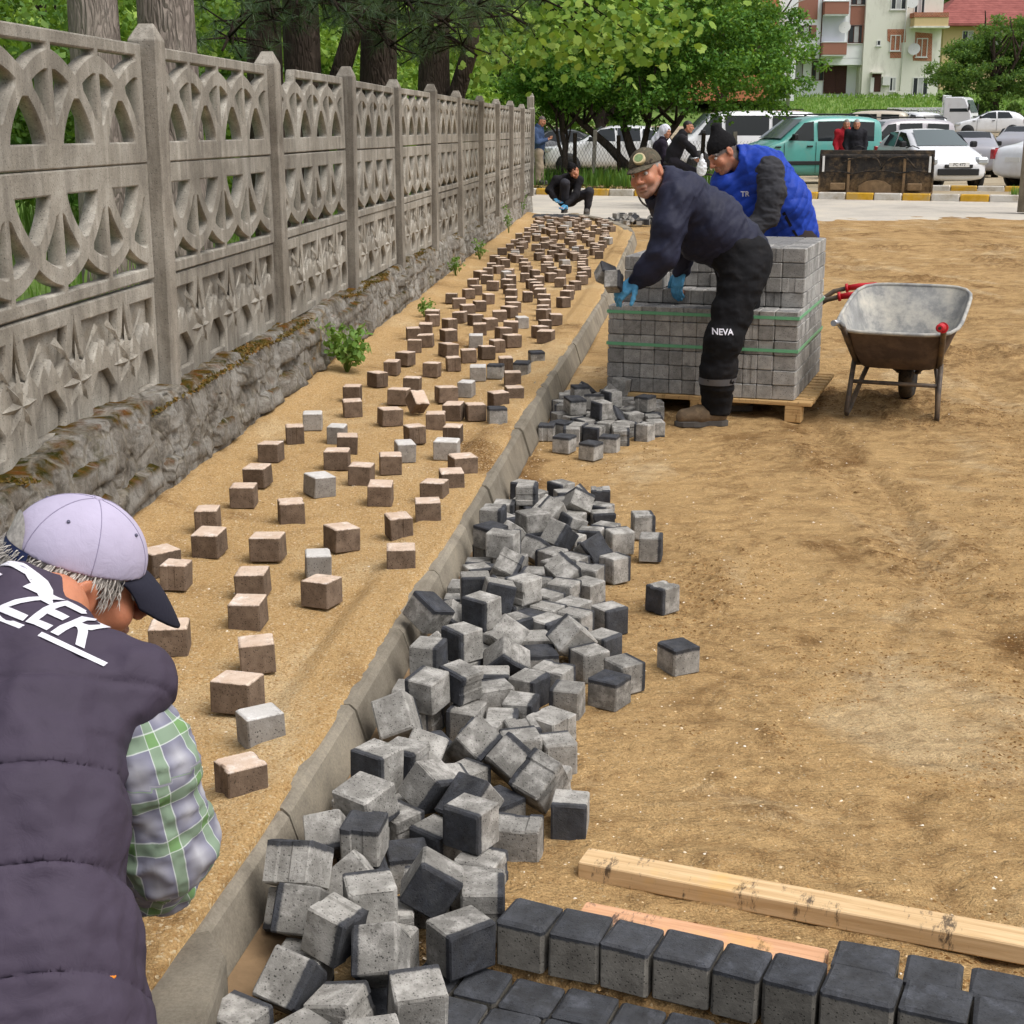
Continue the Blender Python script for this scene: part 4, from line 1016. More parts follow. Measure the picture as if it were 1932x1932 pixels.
def cap_part(name, c, M, s, mat, parent, origin, res, peak=True, peakdrop=.18, low=.03, mat2=None, fat=1.0, plen=.074):
    T = lambda x, y, z: v3(c) + M@(np.array([x, y, z])*s); S = Sdf(.012)
    r = np.array((.084, .106, .094))*s*fat; cc = T(0, -.014, .036)
    def dome(P):
        q = (P-cc)@M; nn = np.linalg.norm(q/r, axis=1); d = (nn-1)*r.min(); z = ((P-v3(c))@M)[:, 2]/s; y = ((P-v3(c))@M)[:, 1]/s
        return np.maximum(np.maximum(d, -(d+.012*s)), (low-.10*np.maximum(0, -y)*0-z)*s)
    S.fn(dome, cc-r.max()-.01, cc+r.max()+.01, .004)
    V, F = S.mesh(res); V = relax(V, F, 1); o = part(name, V, F, mat, parent, origin)
    if peak:
        mb = MB(); nx_, ny_ = 13, 8; vs = []
        for lay in (0, 1):
            for i in range(nx_):
                for j in range(ny_):
                    u = i/(nx_-1)*2-1; v = j/(ny_-1); ln = plen*math.sqrt(max(0, 1-u*u*.80))
                    x = u*.073*(1-.06*v); y = .104*math.sqrt(max(0, 1-(u*.84)**2))-.014 + v*ln; z = low+.004 - v**1.5*peakdrop*.10*(ln/.075) - u*u*.007 - (.0045 if lay else 0)
                    vs.append(T(x, y, z))
        n = nx_*ny_; g = grid_faces(nx_, ny_).tolist(); fs = [f[::-1] for f in g] + [[k+n for k in f] for f in g]
        rim = [i*ny_+ny_-1 for i in range(nx_)]; fs += [(a, b, b+n, a+n) for a, b in zip(rim, rim[1:])]
        for e in (0, nx_-1): fs += [(e*ny_+j, e*ny_+j+1, e*ny_+j+1+n, e*ny_+j+n)[::(1 if e == 0 else -1)] for j in range(ny_-1)]
        mb.add([Vector(v-np.asarray(origin)) for v in vs], fs, True); ob = mb.build('peak', mat2 or mat, o)
        bm = bmesh.new(); bm.from_mesh(ob.data); bmesh.ops.recalc_face_normals(bm, faces=bm.faces); bm.to_mesh(ob.data); bm.free()
    return o
def beanie_part(c, M, s, mat, parent, origin, res, tall=.04, low=.03):
    T = lambda x, y, z: v3(c) + M@(np.array([x, y, z])*s); S = Sdf(.03)
    S.ell(T(0, -.016, .045), np.array((.083, .105, .088))*s, M, .02); S.cone(T(0, -.025, .08), T(0, -.045, .115+tall), .062*s, .035*s, .04)
    def cut(P): q = ((P-v3(c))@M)/s; return (low+.25*np.minimum(0, q[:, 1]) - q[:, 2])*s
    S.fn(cut, v3(c)-.3, v3(c)+.3, .001, 'cut'); S.ell(T(0, -.014, .035), np.array((.076, .098, .085))*s, M, .004, 'sub')
    V, F = S.mesh(res); V = relax(V, F, 1); V = cloth(V, F, .003*s, 25, 9); return part('beanie', V, F, mat, parent, origin)
def stamp(text, parent, target, origin, ctr, ux, uy, nrm, size, mat, name='lettering', lift=.0025, polys=None, shear=0.0):
    """flat print laid onto a cloth surface: outlines are dropped along -nrm onto the mesh"""
    from mathutils.bvhtree import BVHTree
    if polys is None:
        cu = bpy.data.curves.new('t', 'FONT'); cu.body = text; cu.size = size; cu.align_x = 'CENTER'; cu.align_y = 'CENTER'; cu.resolution_u = 3; cu.offset = size*.02; cu.shear = shear
        o = bpy.data.objects.new('t', cu); COL.objects.link(o); me = bpy.data.meshes.new_from_object(o.evaluated_get(bpy.context.evaluated_depsgraph_get())); bpy.data.objects.remove(o)
    else:
        me = curve_mesh('print', polys, .0, .0)
    bm = bmesh.new(); bm.from_mesh(me); bmesh.ops.remove_doubles(bm, verts=bm.verts, dist=1e-5)
    bmesh.ops.triangulate(bm, faces=bm.faces)
    for _ in range(2):
        long = [e for e in bm.edges if e.calc_length() > size*.12]
        if long: bmesh.ops.subdivide_edges(bm, edges=long, cuts=1); bmesh.ops.triangulate(bm, faces=bm.faces)
    tm = target.data; bv = BVHTree.FromPolygons([v.co for v in tm.vertices], [p.vertices for p in tm.polygons])
    ux, uy, nn = Vector(ux).normalized(), Vector(uy).normalized(), Vector(nrm).normalized(); ctr = Vector(ctr)-Vector(origin)
    kill = []
    for v in bm.verts:
        p = ctr + ux*v.co.x + uy*v.co.y; h = bv.ray_cast(p + nn*.25, -nn)
        if h[0] is None: kill.append(v); v.co = p
        else: v.co = h[0] + h[1]*lift
    bmesh.ops.delete(bm, geom=kill, context='VERTS')
    m2 = bpy.data.meshes.new(name); bm.to_mesh(m2); bm.free(); m2.materials.append(mat)
    o = bpy.data.objects.new(name, m2); COL.objects.link(o); o.parent = target; return o
A_ = lambda x, y, Y: v3(atY(x, y, Y))
M_GLOVE = m_fabric('blue_glove', srgb(84,150,190), .55, .2, 200, .1, 30)
M_WHITEP = simple('white_print', srgb(214,212,220), .6, .06, 30, 0)
M_BLACKCLOTH = m_fabric('black_cloth', srgb(31,30,34), .9, .25)
M_KNIT = m_fabric('black_knit', srgb(24,23,25), .95, .25, 160, .6)
M_BOOT = m_fabric('boot_leather', srgb(104,88,70), .8, .3, 90, .3, 14, dirt=srgb(150,128,98))
M_SOLE = simple('boot_sole', srgb(84,80,76), .85, .25, 20, .3)
def boot(name, heel, toe, parent, origin, res=.008, s=1.0, mat=None):
    heel, toe = v3(heel), v3(toe); d = toe-heel; d[2] = 0; d = nrm_(d); L = .285*s; up = np.array((0, 0, 1.)); side = np.cross(d, up); g = min(heel[2], toe[2])
    h = np.array((heel[0], heel[1], g)); S = Sdf(.03)
    S.cone(h+d*.03*s+up*.06*s, h+d*.15*s+up*.068*s, .043*s, .046*s); S.cone(h+d*.15*s+up*.062*s, h+d*.235*s+up*.056*s, .050*s, .044*s); S.cone(h+d*.045*s+up*.07*s, h+d*.05*s+up*.16*s, .044*s, .048*s)
    S.fn(lambda P: (g+.022*s-P[:, 2]), h-.4, h+.4, .001, 'cut'); V, F = S.mesh(res); V = cloth(V, F, .003*s, 22, 2); o = part(name, V, F, mat or M_BOOT, parent, origin)
    mb = MB(); pl = [(-.018, -.032), (.02, -.045), (.1, -.036), (.18, -.05), (.24, -.044), (.275, -.015), (.275, .015), (.24, .044), (.18, .05), (.1, .036), (.02, .042), (-.016, .03)]
    ns = len(pl); vs = []
    for z, k in ((0, .97), (.006, 1.02), (.030, 1.02), (.034, .97)):
        vs += [Vector(h + d*(x*s*k+.004) + side*y*s*k + up*z*s - np.asarray(origin)) for x, y in pl]
    fs = [tuple(range(ns-1, -1, -1)), tuple(range(3*ns, 4*ns))] + [(r*ns+k, r*ns+(k+1) % ns, (r+1)*ns+(k+1) % ns, (r+1)*ns+k) for r in range(3) for k in range(ns)]
    ob = mb.add(vs, fs).build('sole', M_SOLE, o); bm = bmesh.new(); bm.from_mesh(ob.data); bmesh.ops.recalc_face_normals(bm, faces=bm.faces); bm.to_mesh(ob.data); bm.free()
    return o

# ---------------------------------------------------------------- man bending over the pallet, looking at the camera
def man_bending():
    org = v3(G(1345, 790, 0)); org[2] = 0
    hipL, hipR = A_(1402, 520, 8.10), A_(1392, 512, 8.40); kneL, kneR = A_(1366, 640, 8.0), A_(1400, 645, 8.45)
    ankL, ankR = A_(1352, 762, 8.06), A_(1392, 750, 8.52)
    pel, mid, chest, neck = A_(1398, 478, 8.25), A_(1352, 428, 8.24), A_(1296, 380, 8.22), A_(1248, 345, 8.19)
    shL, shR = A_(1272, 378, 7.99), A_(1262, 362, 8.42); elL, elR = A_(1252, 480, 7.92), A_(1292, 462, 8.55); wrL, wrR = A_(1203, 526, 8.02), A_(1285, 508, 8.62)
    hc = A_(1219, 326, 8.13); fw = nrm_((-.47, -.87, -.14)); M = rotm(fw, (-.22, .06, 1)); s = 1.04
    S = Sdf(.03); T = head_prims(S, hc, M, s)
    S.cone(T(0, -.02, -.05), neck, .056, .062, .03); S.chain([neck, chest, mid, pel], [.07, .09, .09, .09]); 
    for a, b, c in ((shL, elL, wrL), (shR, elR, wrR)): S.cone(chest, a, .1, .06); S.chain([a, b, c], [.055, .045, .03])
    hand_prims(S, wrL, A_(1165, 556, 8.02)-wrL, (-.1, -.5, .8), .5, -1, .98); hand_prims(S, wrR, A_(1276, 545, 8.6)-wrR, (-.6, -.4, .3), .6, 1, .98)
    for a, b, c in ((hipL, kneL, ankL), (hipR, kneR, ankR)): S.cone(pel, a, .11, .08); S.chain([a, b, c], [.078, .055, .04])
    V, F = S.mesh(.006); C = head_tint(V, hc, M, s, SKIN*np.array((1.0, .97, .95)), beard=(.34, .29, .26), hair=(.28, .25, .22), bl=.42)
    P = part('person', V, F, M_SKIN, None, org, col=C)
    tag(P, 'bending man in navy jacket, black trousers and camouflage cap beside the pallet', 'person')
    eyes(P, org, hc, M, s)
    # jacket
    J = Sdf(.05); lat = (0, 1, 0)
    J.chain([A_(1252, 350, 8.19), A_(1290, 384, 8.21), A_(1345, 425, 8.22), A_(1388, 468, 8.24)], [.10, .155, .165, .15], .06, (.05, 1, 0), 1.18)
    J.cone(A_(1262, 372, 8.15), A_(1320, 450, 8.2), .11, .12, .07); J.cone(A_(1240, 340, 8.17), A_(1262, 352, 8.2), .075, .085, .04)
    J.cone(A_(1285, 372, 8.1), shL, .13, .088); J.chain([shL, A_(1264, 430, 7.94), elL, A_(1226, 508, 7.97), wrL], [.092, .086, .078, .066, .052], .04)
    J.cone(A_(1280, 368, 8.3), shR, .12, .085); J.chain([shR, elR, wrR], [.085, .07, .05], .04)
    J.cone(A_(1385, 465, 8.24), A_(1415, 505, 8.25), .155, .158, .05, (.05, 1, 0), 1.15)
    a = hc
    J.ell(T(0, -.005, -.03), np.array((.10, .125, .115)), M, .01, 'sub')
    ax = nrm_(v3(pel)-v3(neck)); pc = A_(1402, 485, 8.25)
    J.fn(lambda P: (P-pc)@nrm_(np.array((.72, .0, -.69)))-.085, pc-.45, pc+.45, .001, 'cut') if True else 0
    V, F = J.mesh(.009); V = relax(V, F, 1); V = cloth(V, F, .016, 5.0, 4, ax, .35, .15); V = cloth(V, F, .005, 13, 8, (0, 0, 1), 2.5)
    jk = part('jacket', V, F, m_fabric('navy_jacket', srgb(38,40,58), .62, .22, 600, .1, 4), P, org)
    # trousers
    K = Sdf(.05); K.cone(A_(1385, 478, 8.16), A_(1385, 478, 8.36), .135, .135); K.cone(A_(1408, 490, 8.15), A_(1408, 490, 8.38), .14, .14)
    K.chain([hipL, A_(1383, 585, 8.04), kneL, A_(1354, 700, 8.02), A_(1352, 768, 8.06)], [.13, .106, .096, .096, .082], .04); K.chain([hipR, kneR, ankR], [.125, .092, .078], .04)
    K.fn(lambda P: .075-P[:, 2], org-1.2, org+1.2, .001, 'cut')
    V, F = K.mesh(.009); V = relax(V, F, 1); V = cloth(V, F, .013, 6, 14, (0, 0, 1), .5, .15); V = cloth(V, F, .004, 16, 15)
    tr = part('trousers', V, F, m_fabric('black_trousers', srgb(20,20,23), .85, .3, 500, .12, 5, dirt=srgb(44,40,38)), P, org)
    c0 = A_(1363, 626, 7.93); stamp('NEVA', P, tr, org, c0, A_(1382, 626, 7.93)-A_(1344, 626, 7.93), (0, 0, 1), (-.05, -1, .0), .044, M_WHITEP)
    # grey reflective band round the trouser leg
    b0 = A_(1354, 716, 8.04); S2 = Sdf(.02); 
    Rb = .118; mb = MB(); vs = []; n = 28
    from mathutils.bvhtree import BVHTree
    bv = BVHTree.FromPolygons([v.co for v in tr.data.vertices], [p.vertices for p in tr.data.polygons]); mm = 0
    for z in (-.019, .019):
        for k in range(n):
            a = 2*math.pi*k/n; d = Vector((math.cos(a), math.sin(a), 0)); o_ = Vector(b0-org)+Vector((0, 0, z)); h = bv.ray_cast(o_+d*.001, d, .19)
            r = (h[3] if h[0] is not None else .11)+.004; vs.append(o_+d*r)
    mb.add(vs, [(k, (k+1) % n, n+(k+1) % n, n+k) for k in range(n)], True); mb.build('reflective_band', simple('reflective_grey', srgb(98,100,106), .5, .1, 20, .1), tr)
    for nm, w, tip, nn, sd in (('glove', wrL, A_(1165, 556, 8.02), (-.1, -.5, .8), -1), ('glove', wrR, A_(1276, 545, 8.6), (-.6, -.4, .3), 1)):
        H = Sdf(.01); hand_prims(H, w, tip-w, nn, .55, sd, 1.13); dd = nrm_(tip-w); H.cone(w-dd*.05, w, .036, .032, .02); V, F = H.mesh(.0045); V = cloth(V, F, .002, 40, 3); part(nm, V, F, M_GLOVE, P, org)
    boot('boot', A_(1366, 800, 8.06)*(1, 1, 0)+np.array((0.0, 0, .012)), A_(1280, 800, 8.02)*(1, 1, 0)+np.array((0, 0, .012)), P, org)
    boot('boot', np.array((ankR[0]+.07, ankR[1], .012)), np.array((ankR[0]-.2, ankR[1]-.02, .012)), P, org)
    # camouflage cap with a round badge
    t = NT('camo_cap'); co = t.co('Object'); k = t.ramp(t.noise(co, 16, 3, .6, 1.0), [(.38, srgb(58,52,44)), (.45, srgb(96,86,72)), (.56, srgb(76,74,62)), (.66, srgb(110,98,84))])
    camo = t.out(k, .9, t.bump(t.noise(co, 400, 2), .2, .001), spec=.15)
    cp_ = cap_part('cap', hc, M, s, camo, P, org, .0045, True, .22, .042)
    bpos = v3(hc)+M@np.array((-.018, .085, .088)); bn = Vector(M@np.array((-.2, .75, .62)))
    q = bn.to_track_quat('Z', 'Y').to_matrix().to_4x4()
    bd = MB().lathe([(.033, -.02), (.033, .004), (.031, .006)], 24, Matrix.Translation(Vector(bpos-org)) @ q).build('badge', simple('badge_cream', srgb(206,190,150), .7, .1, 60, .1), cp_)
    MB().lathe([(.024, .0062), (.024, .0075)], 24, Matrix.Translation(Vector(bpos-org)) @ q).build('badge_centre', simple('badge_green', srgb(128,150,104), .7, .35, 90, .1), bd)
    return P
man_bending()

# ---------------------------------------------------------------- man in the blue body warmer behind the stack
def man_vest():
    Y0 = 10.75; gx = A_(1490, 460, Y0); org = np.array((gx[0], Y0, 0.))
    pel, mid, chest, neck = A_(1500, 448, Y0), A_(1475, 395, Y0-.03), A_(1432, 335, Y0-.05), A_(1392, 305, Y0-.06)
    shL, shR = A_(1452, 322, Y0-.26), A_(1400, 322, Y0+.16); elL, wrL = A_(1446, 408, Y0-.33), A_(1394, 446, Y0-.36); elR, wrR = A_(1390, 410, Y0+.1), A_(1350, 450, Y0-.05)
    hc = A_(1364, 290, Y0-.10); M = rotm((-.78, -.38, -.48), (-.50, .0, .85)); s = 1.08
    S = Sdf(.03); T = head_prims(S, hc, M, s); S.cone(T(0, -.02, -.05), neck, .058, .065); S.chain([neck, chest, mid, pel], [.07, .1, .1, .1])
    for a, b, c in ((shL, elL, wrL), (shR, elR, wrR)): S.cone(chest, a, .1, .06); S.chain([a, b, c], [.055, .045, .03]); hand_prims(S, c, (-.7, -.1, -.6), (-.4, 0, .8), .5, 1)
    feet = [np.array((org[0]+.02, Y0-.14, 0)), np.array((org[0]+.02, Y0+.16, 0))]
    for f in feet:
        h = np.array((pel[0], f[1], pel[2]-.05)); S.cone(pel, h, .11, .09); S.chain([h, np.array((pel[0]-.02, f[1], pel[2]*.5)), f+np.array((0, 0, .07))], [.085, .06, .04])
    V, F = S.mesh(.007); C = head_tint(V, hc, M, s, SKIN*np.array((.92, .85, .82)), beard=(.16, .13, .11), hair=(.12, .1, .09), hairline=.0, bl=.28)
    P = part('person', V, F, M_SKIN, None, org, col=C); tag(P, 'man in bright blue quilted body warmer and black beanie leaning behind the pallet stack', 'person')
    eyes(P, org, hc, M, s)
    B = Sdf(.05); B.chain([A_(1398, 306, Y0-.05), A_(1435, 332, Y0-.05), A_(1472, 385, Y0-.03), A_(1494, 440, Y0)], [.115, .19, .20, .19], .07, (0, 1, 0), 1.1)
    B.cone(A_(1445, 318, Y0-.18), A_(1448, 330, Y0-.2), .11, .115, .05); B.cone(A_(1375, 345, Y0-.05), A_(1440, 425, Y0-.05), .13, .15, .06); B.cone(A_(1390, 300, Y0-.06), A_(1402, 306, Y0-.06), .09, .1, .03)
    B.ell(T(0, -.0, -.04), np.array((.10, .12, .12)), M, .01, 'sub'); pc = A_(1506, 458, Y0)
    B.fn(lambda P: (P-pc)@nrm_(np.array((.45, 0, -.89)))-.05, pc-.6, pc+.6, .001, 'cut')
    V, F = B.mesh(.009); V = relax(V, F, 1); ax = nrm_(pel-neck); N = vnormals(V, F)
    tt = (V-neck)@ax; ll = V[:, 1]*.9+V[:, 0]*.35
    V = V + N*(.012*(np.sqrt(np.abs(np.sin((tt+ll*.5)*math.pi/.075)))-.6)+.006*(np.sqrt(np.abs(np.sin((tt-ll*.8)*math.pi/.11)))-.6))[:, None]; V = cloth(V, F, .014, 7, 3)
    vt = part('body_warmer', V, F, m_fabric('blue_quilt', srgb(28,60,156), .6, .28, 300, .08, 5), P, org)
    stamp('TR', P, vt, org, A_(1408, 368, Y0-.35), (1, .1, .05), (0, 0, 1), (-.1, -1, 0), .05, M_WHITEP)
    a, b = A_(1478, 398, Y0-.3), A_(1512, 452, Y0-.3); stamp('', P, vt, org, (a+b)/2, b-a, np.cross((0, -1, 0), nrm_(b-a)), (0, -1, .1), .05, M_KNIT, 'pocket_opening', .004, [[(-.11, -.012), (.1, -.006), (.1, .008), (-.11, .012)]])
    W = Sdf(.04); W.chain([shL, A_(1456, 365, Y0-.32), elL, A_(1422, 430, Y0-.35), wrL], [.098, .092, .082, .068, .055], .04); W.chain([shR, elR, wrR], [.09, .075, .05], .04)
    V, F = W.mesh(.008); V = cloth(V, F, .014, 10, 6, (0, 0, 1), .5); part('sweater_sleeves', V, F, m_fabric('grey_sweater', srgb(58,58,62), .95, .2, 250, .3), P, org)
    K = Sdf(.05); K.cone(pel+np.array((0, -.08, -.05)), pel+np.array((0, .1, -.05)), .15, .15)
    for f in feet: K.chain([np.array((pel[0], f[1], pel[2]-.08)), np.array((pel[0]-.02, f[1], pel[2]*.5)), f+np.array((0, 0, .09))], [.125, .1, .085])
    V, F = K.mesh(.012); V = cloth(V, F, .012, 8, 7); part('trousers', V, F, m_fabric('dark_brown_trousers', srgb(48,40,38), .9, .2), P, org)
    for f in feet: boot('boot', f+np.array((.07, 0, .012)), f+np.array((-.2, 0, .012)), P, org, .012)
    beanie_part(hc, M, s, M_KNIT, P, org, .006, .05, .022); return P
man_vest()

# ---------------------------------------------------------------- kneeling man in front: pale cap, dark quilted waistcoat, plaid shirt
def man_front():
    org = np.array((-1.0, 1.75, 0.))
    pel, low, mid, chest, neck = A_(20, 1990, 1.72), A_(10, 1800, 1.80), A_(5, 1540, 1.93), A_(45, 1310, 2.06), A_(95, 1150, 2.21)
    shR, shL = A_(238, 1310, 2.07), A_(-170, 1270, 2.28); elR, wrR = A_(308, 1592, 2.08), A_(240, 1660, 2.32); elL, wrL = A_(-170, 1560, 2.4), A_(40, 1700, 2.5)
    hc = A_(148, 1090, 2.34); M = rotm((.80, .48, -.36), (.28, .0, .95)); s = 1.06
    # body
    S = Sdf(.03); S.chain([neck, chest, mid, low, pel], [.06, .06, .07, .07, .08], .05)
    for a, b, c in ((shR, elR, wrR), (shL, elL, wrL)): S.cone(chest, a, .05, .04); S.chain([a, b, c], [.04, .04, .03])
    for q in (-1, 1):
        h = pel+np.array((q*.09-.14, .06, -.02)); kn = h+np.array((-.02, .36, -.04)); an = kn+np.array((-.02, -.25, -.33)); an[2] = max(an[2], .26)
        S.cone(pel, h, .08, .07); S.chain([h, kn, an], [.07, .05, .04])
    hand_prims(S, wrR, (-.5, .55, -.5), (.4, -.2, .8), .6, 1); hand_prims(S, wrL, (.6, .3, -.6), (.2, -.2, .9), .6, -1)
    V1, F1 = S.mesh(.008); Hd = Sdf(.02); T = head_prims(Hd, hc, M, s); Hd.cone(T(0, -.03, -.05), neck, .050, .055, .02)
    for q in (-1, 1): Hd.ell(T(q*.089, -.014, -.006), np.array((.008, .024, .037))*s, M@np.array(Euler((0, 0, q*.35)).to_matrix()), .006); Hd.ell(T(q*.097, -.006, -.004), np.array((.007, .012, .022))*s, M, .004, 'sub'); Hd.ell(T(q*.083, -.006, -.034), np.array((.009, .011, .012))*s, M, .006); V2, F2 = Hd.mesh(.003)
    V = np.concatenate([V1, V2]); F = np.concatenate([F1, F2+len(V1)]); C = head_tint(V, hc, M, s, SKIN*np.array((1.0, .86, .78)), beard=(.5, .47, .44), bl=.3)
    P = part('person', V, F, M_SKIN, None, org, col=C); tag(P, 'kneeling man in purple grey waistcoat, plaid shirt and pale lilac cap', 'person'); eyes(P, org, hc, M, s)
    # short grey hair: many fine strands on the back and side of the head
    rg = np.random.default_rng(4); nH = 5200; th = rg.uniform(-math.pi, math.pi, nH); zz_ = rg.uniform(-.072, .048, nH)
    q = np.stack([np.sin(th)*.077, np.cos(th)*.099-.014, zz_], 1); rad = np.sqrt(np.clip(1-((zz_-.03)/.12)**2, .3, 1)); q[:, 0] *= rad; q[:, 1] = -.014+(q[:, 1]+.014)*rad
    keep = (np.cos(th) < .62) & (zz_ > -.06+.05*np.clip(np.cos(th)+.35, 0, 1)*1.6) & ~((np.abs(q[:, 1]+.010) < .027) & (zz_ < .030) & (zz_ > -.05)); q = q[keep]; nH = len(q)
    out = q.copy(); out[:, 2] = 0; out /= np.linalg.norm(out, axis=1)[:, None]
    dirn = np.stack([out[:, 0]*.35, out[:, 1]*.35-.35, np.full(nH, -.9)], 1)+rg.normal(0, .22, (nH, 3)); dirn /= np.linalg.norm(dirn, axis=1)[:, None]; Lh = rg.uniform(.016, .034, nH)
    sd = np.cross(dirn, out); sd /= np.maximum(np.linalg.norm(sd, axis=1), 1e-6)[:, None]; wv = .0011
    p0 = q+out*.001; p1 = q+dirn*(Lh*.55)[:, None]+out*.006; p2 = q+dirn*Lh[:, None]+out*.003
    loc = np.stack([p0-sd*wv, p0+sd*wv, p1-sd*wv, p1+sd*wv, p2-sd*.0003, p2+sd*.0003], 1)*s
    VH = (v3(hc)+loc.reshape(-1, 3)@M.T); fb = np.array([(0, 1, 3, 2), (2, 3, 5, 4)]); FH = (fb[None]+(np.arange(nH)*6)[:, None, None]).reshape(-1, 4)
    SH = Sdf(.01); rH = np.array((.079, .101, .093))*s; ch = T(0, -.014, .03)
    def hairshell(Pp):
        l = (Pp-v3(hc))@M/s; d = (np.linalg.norm(((Pp-ch)@M)/rH, axis=1)-1)*rH.min()
        cutz = -.078+.096*np.clip((l[:, 1]+.045)/.02, 0, 1)-.02*np.clip((l[:, 1]-.03)/.03, 0, 1)
        return np.maximum(np.maximum(d, (cutz-l[:, 2])*.8), (l[:, 1]-.052)*.8)
    SH.fn(hairshell, ch-.14, ch+.14, .004); VS, FS = SH.mesh(.004); VS = cloth(VS, FS, .0025, 60, 3)
    t = NT('grey_hair'); co = t.co('Object'); g = t.new('NewGeometry'); k = t.ramp(t.noise(co, 90, 4), [(.3, srgb(140,133,127)), (.7, srgb(206,199,190))]); mh = t.out(k, .6, spec=.3)
    hr = part('hair', np.concatenate([VS, VH]), np.concatenate([FS, FH+len(VS)]), mh, P, org)
    M_CAP = m_fabric('lilac_cap', srgb(178,170,192), .9, .08, 420, .2, 12); M_PEAK = m_fabric('navy_peak', srgb(40,40,52), .85, .15, 420, .2)
    cp_ = cap_part('cap', hc, M, s, M_CAP, P, org, .0032, True, .62, .036, M_PEAK, 1.045, .098)
    # strap and opening at the back of the cap, seams and eyelets
    mb = MB(); n = 14
    for lay, zc in ((0, .030),):
        vs = []
        for k in range(n+1):
            a = -math.pi/2 + (k/n-.5)*1.3
            for dz in (-.010, .010): vs.append(Vector(T(math.cos(a)*.0905, math.sin(a)*.1135-.014, zc+dz)-org))
        mb.add(vs, [(2*k, 2*k+2, 2*k+3, 2*k+1) for k in range(n)], True)
    mb.build('cap_strap', m_fabric('navy_strap', srgb(48,56,92), .7, .15, 300, .2), cp_)
    mb = MB(); vs = []
    for k in range(13):
        a = -math.pi/2+(k/12-.5)*1.0; h = .046*math.sqrt(max(0, 1-((k/12-.5)*2)**2))
        for dz in (.040, .041+h): vs.append(Vector(T(math.cos(a)*.0895*(1-.5*(dz-.04)**2*60), math.sin(a)*.1125*(1-.5*(dz-.04)**2*60)-.014, dz)-org))
    mb.add(vs, [(2*k, 2*k+2, 2*k+3, 2*k+1) for k in range(12)], True); mb.build('cap_opening', mh, cp_)
    ms = M_PEAK; mb = MB(); from mathutils.bvhtree import BVHTree
    for a, e in ((.7, .75), (2.2, .75), (3.8, .78), (5.3, .78)):
        p = T(math.sin(a)*.088*math.cos(e)*1.02, math.cos(a)*.112*math.cos(e)*1.02-.014, .036+.1*math.sin(e)*1.0); nn = Vector(p-T(0, -.014, .036)); 
        mb.lathe([(.0028, -.004), (.0028, .0006), (.0012, .0008)], 10, Matrix.Translation(Vector(p-org)) @ nn.to_track_quat('Z', 'Y').to_matrix().to_4x4())
    mb.build('eyelets', m_fabric('grey_eyelet', srgb(96,94,112), .7, .1), cp_)
    mb = MB(); rc = np.array((.084, .106, .094))*1.045
    for k in range(6):
        a = math.pi/6+k*math.pi/3; pts = [Vector(T(math.sin(a)*rc[0]*math.cos(e)*1.003, math.cos(a)*rc[1]*math.cos(e)*1.003-.014, .036+rc[2]*math.sin(e)*1.003)-org) for e in np.linspace(.03, 1.5, 16)]; mb.tube(pts, .0009, 5)
    mb.build('cap_seams', m_fabric('seam_thread', srgb(150,143,166), .9, .05), cp_); tp = T(0, -.014, .036+rc[2]*.995)
    MB().lathe([(.007, -.003), (.006, .003), (.001, .004)], 12, Matrix.Translation(Vector(tp-org)) @ Vector(M[:, 2]).to_track_quat('Z', 'Y').to_matrix().to_4x4()).build('cap_button', M_CAP, cp_)
    # quilted waistcoat
    ax = nrm_(pel-neck); lat = nrm_(shR-shL)
    B = Sdf(.06); B.chain([A_(40, 1225, 2.13), A_(30, 1340, 2.07), A_(5, 1540, 1.95), A_(10, 1790, 1.84), A_(25, 2010, 1.76), A_(30, 2250, 1.72)], [.08, .13, .14, .14, .15, .16], .06, lat, 1.24)
    B.cone(A_(60, 1275, 2.11), A_(246, 1298, 2.08), .095, .066, .05); B.cone(A_(20, 1250, 2.14), A_(-170, 1260, 2.25), .11, .08, .05)
    B.cone(A_(30, 1215, 2.15), A_(34, 1140, 2.18), .085, .066, .03)
    B.cone(A_(120, 1650, 1.95), A_(165, 1990, 1.86), .055, .075, .05); B.cone(A_(165, 1990, 1.86), A_(170, 2250, 1.80), .075, .09, .05)
    B.ell(T(0, .01, .0), np.array((.088, .11, .105)), M, .01, 'sub')
    B.cone(A_(318, 1440, 2.07), A_(312, 1600, 2.10), .082, .10, .02, op='sub')
    V, F = B.mesh(.0064); V = relax(V, F, 1); N = vnormals(V, F); tt = (V-neck)@ax; la = (V-neck)@lat
    wv_ = tt + .10*np.abs(la)**1.2*np.sign(1) + .012*vnoise(V[:, 0]*5, V[:, 2]*5, V[:, 1]*5, seed=3)
    st = np.where(tt > .17, 1., 0.); ph = ((wv_-.20)/.145) % 1.0; groove = np.exp(-(np.minimum(ph, 1-ph)*.145/.005)**2)
    puff = np.sqrt(np.clip(np.sin(ph*math.pi), 0, 1))
    V = V + N*(st*(-.0048*groove+.0012*(puff-.6)))[:, None]; V = cloth(V, F, .013, 4.0, 12, nrm_(lat*.6+ax), .35, .1); V = cloth(V, F, .012, 7, 22, ax, 2.6, .2); V = cloth(V, F, .004, 19, 27, lat, 2.0)
    M_WC = m_fabric('purple_grey_waistcoat', srgb(66,58,72), .72, .12, 700, .08, 4)
    wc = part('waistcoat', V, F, M_WC, P, org)
    # white print across the shoulders
    ce = A_(80, 1180, 2.1); ux = nrm_(A_(190, 1212, 2.05)-A_(10, 1128, 2.05)); back = nrm_(np.array((-.10, -.80, .62))); uy = np.cross(back, ux); 
    stamp('ZER', P, wc, org, A_(96, 1162, 2.08), ux, uy, back, .088, M_WHITEP, shear=.05)
